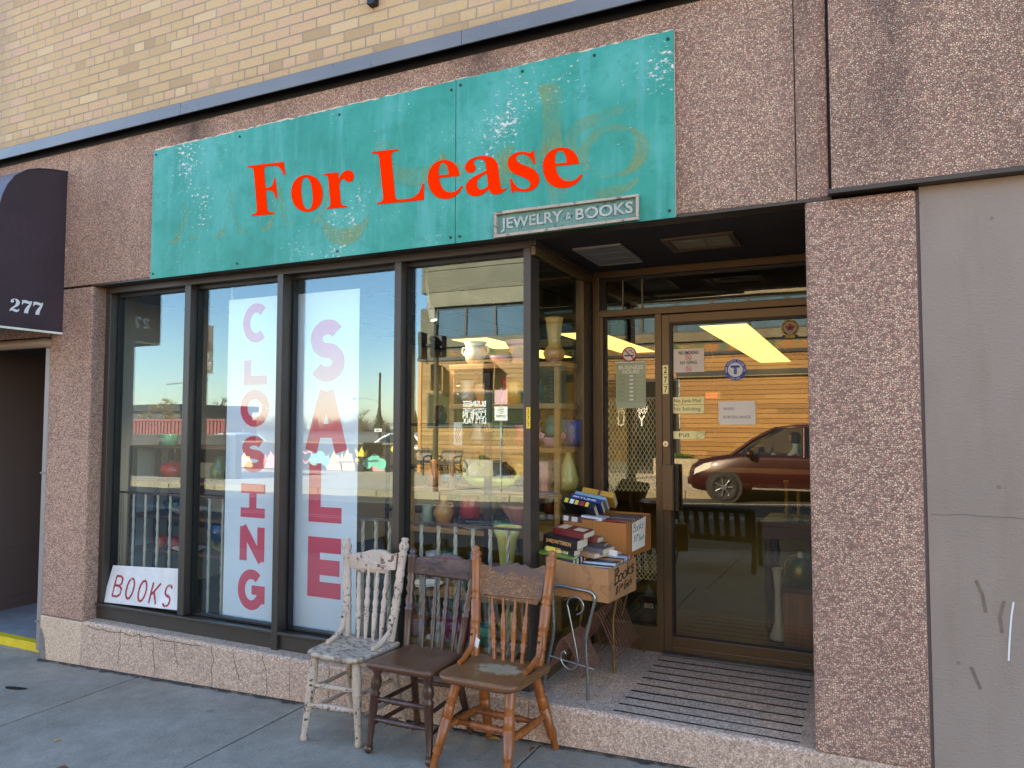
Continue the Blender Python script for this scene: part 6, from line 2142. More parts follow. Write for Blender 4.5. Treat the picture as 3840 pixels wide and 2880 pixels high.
more = [
    ("vase", "amber vase with a narrow neck above the display step, fourth window", -2.50, 0.74, 1.246, [(0.03, 0), (0.05, 0.04), (0.045, 0.09), (0.018, 0.13), (0.024, 0.17)], (196, 120, 40)),
    ("bowl", "sky blue footed bowl at the left of the boat dish's shelf", -2.36, 0.74, 1.246, [(0.03, 0), (0.025, 0.02), (0.06, 0.06), (0.07, 0.075)], (110, 160, 190)),
    ("jar", "lidded white jar at the back of the boat dish's shelf", -2.30, 0.92, 1.246, [(0.04, 0), (0.055, 0.03), (0.055, 0.10), (0.03, 0.13), (0.012, 0.15)], (220, 214, 200)),
    ("vase", "rust red vase behind the tan amphora", -2.46, 0.90, 1.002, [(0.04, 0), (0.055, 0.05), (0.04, 0.12), (0.05, 0.16)], (160, 70, 40)),
    ("plate", "stack of pale plates at the left end of the lowest oak shelf", -2.58, 0.84, 1.002, [(0.05, 0), (0.075, 0.01), (0.078, 0.05), (0.08, 0.052)], (196, 200, 190)),
    ("bowl", "ochre mixing bowl on the low oak shelf by the right upright", -1.72, 0.80, 0.683, [(0.04, 0), (0.075, 0.05), (0.09, 0.09)], (200, 150, 60)),
    ("jug", "white jug with a side handle on the low oak shelf", -2.50, 0.74, 0.683, [(0.045, 0), (0.06, 0.04), (0.045, 0.10), (0.05, 0.15)], (222, 218, 206)),
    ("vase", "slate blue vase on the low oak shelf, right of the white jug", -2.24, 0.80, 0.683, [(0.04, 0), (0.06, 0.06), (0.03, 0.12), (0.04, 0.16)], (80, 96, 120)),
    ("vase", "lavender ribbed vase on the upper shelf's left end", -2.29, 0.84, 1.767, [(0.035, 0), (0.05, 0.05), (0.03, 0.11), (0.04, 0.14)], (150, 130, 160)),
    ("bowl", "pink low bowl on the topmost shelf between the vases", -2.04, 0.78, 2.012, [(0.03, 0), (0.06, 0.03), (0.075, 0.06)], (216, 150, 150)),
    ("vase", "ivory vase on the middle shelf's left end", -2.20, 0.78, 1.51, [(0.04, 0), (0.055, 0.05), (0.03, 0.11), (0.042, 0.14)], (220, 206, 170)),
    ("jug", "moss green jug on the middle shelf, right of the ivory vase", -2.05, 0.78, 1.51, [(0.045, 0), (0.06, 0.05), (0.04, 0.11), (0.046, 0.14)], (96, 116, 60)),
    ("vase", "coral vase on the middle shelf, left of the pink cylinder", -1.90, 0.80, 1.51, [(0.03, 0), (0.052, 0.04), (0.036, 0.09), (0.05, 0.13)], (216, 110, 84)),
    ("plate", "blue rimmed plate on the display step, fourth window", -2.22, 0.40, 0.40, [(0.04, 0), (0.07, 0.008), (0.10, 0.02)], (206, 214, 220)),
    ("pot", "terracotta pot on the display step's left end", -2.42, 0.42, 0.40, [(0.05, 0), (0.07, 0.09), (0.078, 0.10)], (176, 96, 60)),
    ("pot", "jade green pot on the display step between two dishes", -1.96, 0.42, 0.40, [(0.05, 0), (0.075, 0.05), (0.06, 0.11)], (70, 140, 110)),
]
for nm_, lab_, x_, y_, z_, pr_, c_ in more:
    pot(nm_, lab_, x_, y_, z_, pr_, c_)

# left window stock
pot("coffee_tin", "mint green coffee tin on top of the steel rack", -4.85, 0.68, 1.475, [(0.06, 0), (0.066, 0.004), (0.066, 0.085), (0.062, 0.09)], (120, 176, 140), None)
tin = bpy.data.objects["coffee_tin"]
text("lettering", "COFFEE", 0.036, m_ctx, (-4.898, 0.612, 1.508), Vector((1, 0.0, 0)), Z3, tin, bold=0.02, width=0.086)
pot("teapot", "round red tomato teapot on the steel rack", -4.86, 0.74, 1.21, [(0.05, 0), (0.09, 0.02), (0.115, 0.07), (0.09, 0.125), (0.04, 0.14), (0.02, 0.15)], (196, 16, 28), (150, 8, 18), handles=[ear(1, 0.09, 0.05, 0.15, 0.05), ([(-0.09, 0, 0.07), (-0.14, 0, 0.11), (-0.16, 0, 0.14)], 0.014)])
pot("vase", "small green and orange vase beside the tomato teapot", -4.62, 0.70, 1.21, [(0.03, 0), (0.028, 0.02), (0.045, 0.06), (0.03, 0.10), (0.05, 0.13)], (46, 92, 70), (206, 96, 30))
pot("dish", "white wavy rimmed dish on the rack's third board", -4.66, 0.72, 0.945, [(0.05, 0), (0.08, 0.02), (0.12, 0.05), (0.125, 0.055)], (226, 222, 210), None, 9, 0.06, 1.3, 1.0)
pot("bowl", "dark green bowl behind the wavy dish", -4.86, 0.78, 0.945, [(0.05, 0), (0.09, 0.05), (0.10, 0.1)], (34, 66, 40), None)
pot("cup", "orange cup on the rack's lowest board", -4.90, 0.66, 0.69, [(0.04, 0), (0.05, 0.02), (0.055, 0.09)], (220, 90, 30), None)
pot("cup", "deep red cup with a handle on the rack's lowest board", -4.76, 0.68, 0.69, [(0.04, 0), (0.05, 0.02), (0.055, 0.09)], (186, 36, 40), None, handles=[ear(1, 0.05, 0.02, 0.07, 0.03)])
pot("plate", "white oval plate on the rack's lowest board", -4.58, 0.66, 0.69, [(0.04, 0), (0.08, 0.01), (0.11, 0.03)], (226, 224, 216), None, 0, 0, 1.2, 1.0)
pot("jug", "cloudy green glass jug in the second window", -4.34, 0.72, 1.21, [(0.06, 0), (0.075, 0.02), (0.07, 0.10), (0.035, 0.16), (0.03, 0.19)], (86, 116, 56), (50, 80, 40))
pot("bowl", "huge cobalt and yellow bowl standing in the second window", -4.26, 0.74, 0.69, [(0.06, 0), (0.12, 0.05), (0.15, 0.14), (0.16, 0.22)], (30, 60, 96), (190, 180, 60))
hd_ = thing("figurine_head", "small painted ceramic head on top of the steel rack", "figurine", (-4.66, 0.70, 1.475), PG)
fm = MB().lathe((-4.66, 0.70, 1.4755), [(0.03, 0), (0.045, 0.01), (0.05, 0.045), (0.042, 0.085), (0.02, 0.105), (0.0, 0.108)], 16)
fm.tube([(-4.66, 0.655, 1.53), (-4.66, 0.642, 1.515)], [0.006, 0.009], 6)
build("face", fm, glaze("figurine_skin", (222, 170, 130)), hd_)
build("hair", MB().lathe((-4.66, 0.712, 1.482), [(0.03, 0.03), (0.052, 0.045), (0.05, 0.09), (0.025, 0.112), (0.0, 0.114)], 14), glaze("figurine_hair", (110, 60, 36)), hd_)
build("eyes", MB().lathe((-4.677, 0.654, 1.54), [(0.0, -0.004), (0.005, 0.0), (0.0, 0.004)], 8).lathe((-4.643, 0.654, 1.54), [(0.0, -0.004), (0.005, 0.0), (0.0, 0.004)], 8), m_black, hd_)
ls = thing("table_lamp", "table lamp with a tall beige cone shade in the second window", "lamp", (-4.12, 0.78, 1.0))
build("shade", MB().lathe((-4.12, 0.78, 1.32), [(0.13, 0), (0.055, 0.25)], 24), paint("shade_beige", (196, 152, 92), 0.8), ls)
build("stem", MB().turned((-4.12, 0.78, 0.96), (-4.12, 0.78, 1.34), [(0, 0.07), (0.06, 0.06), (0.1, 0.02), (0.4, 0.035), (0.7, 0.015), (1, 0.012)]), paint("lamp_brass", (150, 112, 50), 0.35, 0.1, 5, metal=0.7), ls)
build("stand", MB().box(-4.26, -3.99, 0.66, 0.92, 0.31, 0.958), m_wal, ls)


# iron railings with twisted white bars
def railing(nm, lab, x0_, x1_, y, ztop, zbot, xs, peel):
    r_ = thing(nm, lab, "railing", ((x0_ + x1_) / 2, y, zbot))
    m = mat_peel(nm + "_paint", (224, 214, 186), (92, 54, 32), 0.60 if peel else 0.70, 0.6, 46)
    rt_ = mat_peel(nm + "_rust", (120, 92, 74), (64, 40, 28), 0.54, 0.7, 40)
    build("top_rail", MB().box(x0_, x1_, y - 0.016, y + 0.016, ztop - 0.006, ztop + 0.004), rt_, r_)
    build("bottom_rail", MB().box(x0_, x1_, y - 0.014, y + 0.014, zbot + 0.04, zbot + 0.05), rt_, r_)
    for x in (x0_ + 0.02, x1_ - 0.02):
        build("foot", MB().box(x - 0.008, x + 0.008, y - 0.008, y + 0.008, zbot, zbot + 0.0395), rt_, r_)
    for x in xs:
        mb = MB()
        n_ = 44
        z0_, z1_ = zbot + 0.0505, ztop - 0.0065
        vs = []
        for j in range(n_ + 1):
            a0 = PI / 4 + (j / n_) * PI * 5.0
            z = z0_ + (z1_ - z0_) * j / n_
            for k in range(4):
                a = a0 + k * PI / 2
                vs.append((x + 0.0115 * math.cos(a), y + 0.0115 * math.sin(a), z))
        fs = [(j * 4 + k, j * 4 + (k + 1) % 4, (j + 1) * 4 + (k + 1) % 4, (j + 1) * 4 + k) for j in range(n_) for k in range(4)]
        mb.add(vs, fs, 0, not peel)
        build("bar", mb, m, r_)


railing("iron_railing", "railing of twisted white bars behind the first window's BOOKS board", -4.98, -3.62, 0.30, 1.152, 0.308, [-4.851 + 0.1238 * k for k in range(10)], False)
railing("iron_railing", "rusty white railing behind the chairs in the fourth window", -2.44, -1.60, 0.27, 1.082, 0.308, [-2.292, -2.178, -2.068, -1.958, -1.85, -1.742], True)
railing("iron_railing", "short rusty railing right of the SALE banner in the third window", -2.80, -2.46, 0.27, 1.085, 0.308, [-2.70, -2.605, -2.51], True)

# track spotlights
def spot(nm, lab, x, y, lean):
    s = thing(nm, lab, "spotlight", (x, y, 2.61))
    m = paint("spot_white", (214, 208, 196), 0.4)
    build("stem", MB().tube([(x, y, 2.61), (x - 0.004, y, 2.52), (x + lean * 0.3, y, 2.40), (x + lean * 0.6, y, 2.36)], 0.009, 8), m, s)
    build("can", MB().tube([(x + lean * 0.55, y, 2.37), (x + lean, y, 2.29)], [0.022, 0.026], 16), m, s)
    build("lens", MB().tube([(x + lean, y, 2.2895), (x + lean * 1.02, y, 2.286)], 0.02, 14), mat_emit(nm + "_lens", (255, 244, 214), 0.35), s)


def beam(nm, loc, to, watts):
    """the light of a lamp the photograph shows lit"""
    d_ = bpy.data.lights.new(nm, 'SPOT')
    d_.energy = watts
    d_.spot_size = rad(95)
    d_.spot_blend = 0.7
    d_.color = (1.0, 0.88, 0.66)
    d_.shadow_soft_size = 0.03
    o = bpy.data.objects.new(nm, d_)
    COL.objects.link(o)
    o.location = loc
    o.rotation_euler = (Vector(to) - Vector(loc)).to_track_quat('-Z', 'Y').to_euler()


beam("spot_beam", (-2.385, 0.55, 2.26), (-2.0, 0.72, 1.2), 3.5)
beam("spot_beam", (-3.81, 0.34, 2.26), (-4.3, 0.72, 1.1), 5)
spot("spotlight", "white spotlight hanging in the fourth window's upper left", -2.44, 0.55, 0.05)
spot("spotlight", "white spotlight hanging in the second window beside the CLOSING banner", -3.86, 0.34, 0.04)

# dark post with a gold triangle band, and a hand-painted tile
tp_ = thing("totem_post", "slim dark painted post with a gold triangle band in the fourth window", "post", (-2.02, 0.50, 0.308))
build("shaft", MB().box(-2.04, -2.005, 0.56, 0.595, 0.308, 1.95), paint("post_plum", (42, 18, 24), 0.4), tp_)
bd = MB().box(-2.041, -2.004, 0.5595, 0.5955, 1.60, 1.655)
bo = build("band", bd, paint("band_cream", (206, 176, 110), 0.5), tp_)
build("triangle", MB().stroke([(0.004, 0.006), (0.018, 0.045), (0.032, 0.006), (0.004, 0.006)], 0.005, (-2.041, 0.5592, 1.602), X3, Z3, NZ), m_black, bo)
pq2 = thing("tile_plaque", "pale narrow tile plaque with a wavy motif leaning among the fourth window's pots", "plaque", (-2.24, 0.612, 1.53))
build("tile", MB().box(-2.275, -2.215, 0.600, 0.612, 1.515, 1.655), paint("tile_cream", (222, 214, 190), 0.4), pq2, bevel=0.003)
wv = MB()
for dx_ in (-0.012, 0.0, 0.012):
    wv.stroke([(dx_ + 0.006 * math.sin(k * 0.9), 0.01 + k * 0.0095) for k in range(11)], 0.003, (-2.245, 0.5998, 1.52), X3, Z3, NZ)
build("motif", wv, m_brt, pq2)

# behind the door glass
jl = thing("brass_jug_lamp", "bulbous greenish brass lamp base on a wooden pedestal behind the door glass", "lamp", (-0.36, 1.52, 0.66))
build("body", MB().lathe((-0.36, 1.52, 0.665), [(0.05, 0), (0.07, 0.02), (0.085, 0.07), (0.075, 0.13), (0.04, 0.16), (0.03, 0.17)], 28), paint("aged_brass", (120, 118, 52), 0.3, 0.2, 6, metal=0.6), jl)
build("socket", MB().tube([(-0.36, 1.52, 0.835), (-0.36, 1.52, 0.87)], 0.018, 12), m_white, jl)
build("harp", MB().tube([(-0.455, 1.52, 0.72), (-0.452, 1.52, 0.80), (-0.42, 1.52, 0.84), (-0.37, 1.52, 0.85)], 0.004, 6), m_gd, jl)
pd = thing("pedestal", "square brown pedestal carrying the brass lamp base", "pedestal", (-0.37, 1.52, 0.302))
build("block", MB().box(-0.46, -0.28, 1.43, 1.61, 0.302, 0.63), mat_wood("pedestal_wood", (120, 80, 52), (160, 112, 78), 'Z'), pd, bevel=0.004)
build("cap", MB().box(-0.465, -0.275, 1.425, 1.615, 0.631, 0.664), m_wal, pd, bevel=0.004)
cl = thing("column_stand", "small white fluted column with a flared foot behind the door glass", "column", (-0.47, 1.62, 0.302))
build("shaft", MB().lathe((-0.505, 1.62, 0.302), [(0.055, 0), (0.05, 0.02), (0.022, 0.10), (0.018, 0.3), (0.03, 0.42), (0.035, 0.44)], 24, 0, 10, 0.08), m_white, cl)
tb_ = thing("side_table", "dark turned leg table behind the door glass", "table", (-0.9, 2.0, 0.302))
build("top", MB().box(-0.62, -0.26, 1.75, 2.3, 0.98, 1.01), m_wal, tb_, bevel=0.004)
build("apron", MB().box(-0.60, -0.28, 1.78, 2.27, 0.90, 0.979), m_wal, tb_)
lp_ = [(0, 0.018), (0.05, 0.03), (0.1, 0.015), (0.3, 0.022), (0.5, 0.03), (0.6, 0.02), (0.75, 0.034), (0.85, 0.022), (1, 0.03)]
for x, y in ((-0.58, 1.8), (-0.30, 1.8), (-0.58, 2.25), (-0.30, 2.25)):
    build("leg", MB().turned((x, y, 0.302), (x, y, 0.899), lp_), m_wal, tb_)
for i, (x, lab) in enumerate(((-0.475, "taller brass candlestick on the dark table behind the door"), (-0.40, "shorter brass candlestick on the dark table behind the door"))):
    c_ = thing("candlestick", lab, "candlestick", (x, 1.95, 1.01), "brass candlesticks")
    h_ = 0.26 - 0.06 * i
    build("stem", MB().turned((x, 1.95, 1.0105), (x, 1.95, 1.01 + h_), [(0, 0.035), (0.06, 0.03), (0.1, 0.01), (0.25, 0.016), (0.3, 0.008), (0.5, 0.014), (0.55, 0.008), (0.8, 0.014), (0.9, 0.009), (0.96, 0.02), (1, 0.018)]), m_gd, c_)
ex = thing("exit_sign", "faint red EXIT sign far inside, seen through the door glass", "exit sign", (-1.6, 5.2, 1.9))
build("box", MB().box(-1.62, -1.46, 5.2, 5.25, 1.93, 2.01), m_white, ex)
text("lettering", "EXIT", 0.07, mat_emit("exit_red", (230, 60, 40), 0.4), (-1.605, 5.199, 1.945), X3, Z3, ex, bold=0.02, width=0.13)
build("bracket", MB().box(-1.545, -1.535, 5.22, 5.23, 2.0105, 2.65), m_black, ex)
shelving("back_shelves", "dim wooden shelves of stock deep inside the shop", -4.6, -1.9, 3.2, 3.6, (0.75, 1.2, 1.65), (-4.58, -3.2, -1.92), m_wal, 0.31)
rb = random.Random(4)
for k in range(14):
    x = -4.4 + k * 0.18
    z = (0.75, 1.2, 1.65)[k % 3]
    pot("vase" if k % 2 else "jar", "%s %s on the %s board of the dim back shelves" % (("tan", "blue", "rust", "green", "white", "plum", "ochre")[k % 7], ("vase" if k % 2 else "jar") + (" with a narrow neck" if k % 2 else " with a wide mouth") , ("lowest", "middle", "upper")[k % 3]),
        x, 3.4, z, [(0.05, 0), (0.07, 0.05), (0.06, 0.12), (0.04 if k % 2 else 0.055, 0.17), (0.045, 0.19)], ((180, 140, 96), (60, 90, 140), (170, 80, 46), (80, 120, 90), (210, 206, 196), (96, 50, 76), (190, 150, 60))[k % 7])
# ------------------------------------------------------------------ the three chairs
def mat_carved(nm, dark, light, scale=1.0):
    """pressed-wood scrollwork: raised swirls over a dark ground"""
    t = NT(nm)
    v = t.obj()
    w = t.noise(v, 26 * scale, 2, 0.5, out=1)
    v2 = t.n("VectorMath", {0: v, 1: t.n("VectorMath", {0: w, "Scale": 0.075}, operation='SCALE')}, operation='ADD').outputs[0]
    r1 = t.n("TexWave", {"Vector": v2, "Scale": 44.0 * scale, "Distortion": 9.0, "Detail": 2.0, "Detail Scale": 1.6}, wave_type='RINGS')
    f = t.ramp(r1.outputs["Fac"], [(0.35, g(0)), (0.6, g(1))])
    mk_ = t.ramp(t.noise(v, 7, 2), [(0.40, g(0)), (0.5, g(1))])
    f = t.math('MULTIPLY', f, mk_)
    gn = t.noise(t.obj(scale=(2, 2, 60)), 4.0, 3)
    base = t.mix(t.math('MULTIPLY', gn, 0.7), lin(dark), sc(lin(dark), 1.9))
    colr = t.mix(t.math('MULTIPLY', f, 0.75), base, lin(light))
    return t.pbr(colr, 0.42, 0, t.bump(f, 0.8, 0.003), 0.5)


def mat_peel_seat():
    t = NT("white_seat")
    v = t.obj()
    n = t.noise(t.obj(scale=(1, 1.6, 1)), 22, 6, 0.7)
    f = t.ramp(n, [(0.44, g(0)), (0.50, g(1))])
    colr = t.mix(f, t.ramp(t.noise(v, 40, 4), [(0.3, lin((112, 94, 72))), (0.7, lin((142, 122, 96)))]), lin((186, 164, 142)))
    return t.pbr(colr, 0.6, 0, t.bump(f, 0.5, 0.0015), 0.35)


def mat_worn_seat(nm, base, base2, worn, cx_, cy_, rx, ry):
    t = NT(nm)
    sx = t.n("SeparateXYZ", {"Vector": t.obj()})
    gx = t.math('DIVIDE', t.math('SUBTRACT', sx.outputs[0], cx_), rx)
    gy = t.math('DIVIDE', t.math('SUBTRACT', sx.outputs[1], cy_), ry)
    d = t.math('SQRT', t.math('ADD', t.math('MULTIPLY', gx, gx), t.math('MULTIPLY', gy, gy)))
    n = t.noise(t.obj(), 22, 6, 0.7)
    f = t.ramp(t.math('ADD', t.math('MULTIPLY', d, 0.5), n), [(0.80, g(1)), (0.92, g(0))])
    grain = t.noise(t.obj(scale=(60, 3, 60)), 1.5, 4)
    colr = t.mix(f, t.ramp(grain, [(0.3, lin(base)), (0.7, lin(base2))]), t.ramp(t.noise(t.obj(), 60, 3), [(0.3, sc(lin(worn), 0.75)), (0.7, lin(worn))]))
    ro = t.math('ADD', 0.34, t.math('MULTIPLY', f, 0.4))
    return t.pbr(colr, ro, 0, t.bump(t.math('SUBTRACT', grain, f), 0.25, 0.002), 0.5)


m_wpeel = mat_peel("white_peeling", (206, 180, 156), (84, 58, 42), 0.57, 0.6, 46)
m_wseat = mat_peel_seat()
m_brn = mat_wood("dark_brown_stain", (54, 32, 23), (86, 54, 38), 'Z', 1.2, 0.36, coat=0.2)
m_brn2 = mat_carved("brown_carving", (78, 52, 42), (44, 27, 22), 1.0)
m_bseat = mat_worn_seat("brown_seat", (80, 50, 32), (102, 66, 43), (150, 116, 84), -1.97, -0.27, 0.02, 0.02)
m_or = mat_wood("orange_oak", (118, 60, 20), (172, 98, 40), 'Z', 1.0, 0.36, coat=0.12)
m_or2 = mat_carved("oak_carving", (74, 50, 40), (166, 116, 66), 0.9)
m_oseat = mat_worn_seat("oak_seat", (98, 62, 34), (126, 82, 46), (160, 138, 104), 0.015, 0.03, 0.15, 0.085)

LEG3 = [(0, 0.016), (0.04, 0.017), (0.16, 0.019), (0.18, 0.0235), (0.20, 0.018), (0.22, 0.0235), (0.24, 0.018), (0.26, 0.0235), (0.29, 0.021), (0.55, 0.026), (0.56, 0.021), (0.58, 0.026), (0.70, 0.024), (0.72, 0.020), (0.74, 0.025), (0.77, 0.020), (0.79, 0.025), (0.82, 0.022), (0.97, 0.024), (1, 0.022)]
LEG1 = [(0, 0.017), (0.03, 0.019), (0.06, 0.015), (0.2, 0.017), (0.45, 0.020), (0.6, 0.022), (0.63, 0.025), (0.66, 0.020), (0.72, 0.024), (0.85, 0.023), (1, 0.017)]
LEG2 = [(0, 0.015), (0.03, 0.021), (0.06, 0.021), (0.08, 0.014), (0.10, 0.019), (0.12, 0.016), (0.45, 0.020), (0.68, 0.022), (0.70, 0.026), (0.73, 0.017), (0.78, 0.024), (0.86, 0.025), (0.93, 0.016), (0.96, 0.024), (1, 0.022)]
RUNG = [(0, 0.008), (0.1, 0.010), (0.25, 0.012), (0.28, 0.016), (0.31, 0.011), (0.36, 0.016), (0.4, 0.013), (0.5, 0.015), (0.6, 0.013), (0.64, 0.016), (0.69, 0.011), (0.72, 0.016), (0.75, 0.012), (0.9, 0.010), (1, 0.008)]
BAR = [(0, 0.009), (0.5, 0.0115), (1, 0.009)]
SP3 = [(0, 0.011), (0.10, 0.0105), (0.16, 0.011), (0.19, 0.014), (0.22, 0.0105), (0.28, 0.0155), (0.33, 0.011), (0.36, 0.015), (0.40, 0.012), (0.42, 0.0155), (0.46, 0.012), (0.48, 0.0155), (0.52, 0.012), (0.56, 0.015), (0.60, 0.011), (0.65, 0.0145), (0.69, 0.0105), (0.72, 0.013), (0.76, 0.009), (1, 0.008)]
SP1 = [(0, 0.009), (0.1, 0.011), (0.3, 0.014), (0.37, 0.015), (0.40, 0.011), (0.42, 0.015), (0.45, 0.012), (0.53, 0.016), (0.60, 0.011), (0.68, 0.015), (0.76, 0.010), (0.83, 0.013), (0.9, 0.011), (1, 0.007)]
SP2 = [(0, 0.008), (0.2, 0.0115), (0.38, 0.0135), (0.41, 0.010), (0.43, 0.0145), (0.46, 0.010), (0.52, 0.0145), (0.58, 0.010), (0.64, 0.0145), (0.70, 0.0095), (0.76, 0.0125), (0.84, 0.009), (1, 0.006)]
PO3 = [(0, 0.020), (0.05, 0.022), (0.11, 0.022), (0.12, 0.018), (0.14, 0.024), (0.17, 0.022), (0.24, 0.022), (0.25, 0.019), (0.27, 0.025), (0.29, 0.020), (0.31, 0.0255), (0.34, 0.024), (0.50, 0.025), (0.52, 0.020), (0.54, 0.027), (0.56, 0.020), (0.58, 0.026), (0.62, 0.023), (0.86, 0.024), (0.88, 0.026), (0.895, 0.018), (0.92, 0.026), (0.945, 0.023), (0.955, 0.014), (0.975, 0.019), (0.99, 0.016), (1, 0.008)]
PO1 = [(0, 0.019), (0.05, 0.021), (0.28, 0.022), (0.31, 0.025), (0.33, 0.019), (0.36, 0.024), (0.45, 0.020), (0.52, 0.025), (0.60, 0.020), (0.63, 0.024), (0.68, 0.021), (0.82, 0.022), (0.84, 0.026), (0.86, 0.019), (0.89, 0.025), (0.93, 0.026), (0.965, 0.017), (0.985, 0.021), (1, 0.016)]
XX_ = 0
PO2 = [(0, 0.019), (0.2, 0.021), (0.36, 0.022), (0.38, 0.025), (0.40, 0.018), (0.46, 0.025), (0.53, 0.018), (0.58, 0.025), (0.64, 0.018), (0.69, 0.024), (0.73, 0.020), (0.75, 0.023), (0.90, 0.023), (0.92, 0.026), (0.935, 0.015), (0.96, 0.020), (0.985, 0.017), (1, 0.008)]


def deepen(pr, k):
    m_ = sum(q for _, q in pr) / len(pr)
    return [(t_, max(0.006, m_ + (q - m_) * k)) for t_, q in pr]


LEG3, LEG2, SP3, SP1, SP2, PO3, PO1, PO2, RUNG = (deepen(q, k) for q, k in ((LEG3, 1.25), (LEG2, 1.2), (SP3, 1.45), (SP1, 1.3), (SP2, 1.45), (PO3, 1.2), (PO1, 1.2), (PO2, 1.25), (RUNG, 1.2)))


def rounded(poly, rs, n=6):
    """round the corners of a polygon"""
    out = []
    m = len(poly)
    for i, p in enumerate(poly):
        r_ = rs[i]
        a, b = Vector(poly[i - 1]), Vector(poly[(i + 1) % m])
        p = Vector(p)
        if r_ <= 0:
            out.append(tuple(p))
            continue
        da, db = (a - p).normalized(), (b - p).normalized()
        p0, p1 = p + da * r_, p + db * r_
        for k in range(n + 1):
            t = k / n
            out.append(tuple((1 - t) ** 2 * p0 + 2 * t * (1 - t) * p + t * t * p1))
    return out


def wcurve(xs, n=40):
    """smooth open curve through points"""
    out = []
    m = len(xs)
    for i in range(m - 1):
        p0, p1, p2, p3 = xs[max(i - 1, 0)], xs[i], xs[i + 1], xs[min(i + 2, m - 1)]
        for k in range(6):
            t = k / 6
            out.append(tuple(0.5 * ((2 * p1[j]) + (-p0[j] + p2[j]) * t + (2 * p0[j] - 5 * p1[j] + 4 * p2[j] - p3[j]) * t * t + (-p0[j] + 3 * p1[j] - 3 * p2[j] + p3[j]) * t ** 3) for j in (0, 1)))
    out.append(xs[-1])
    return out


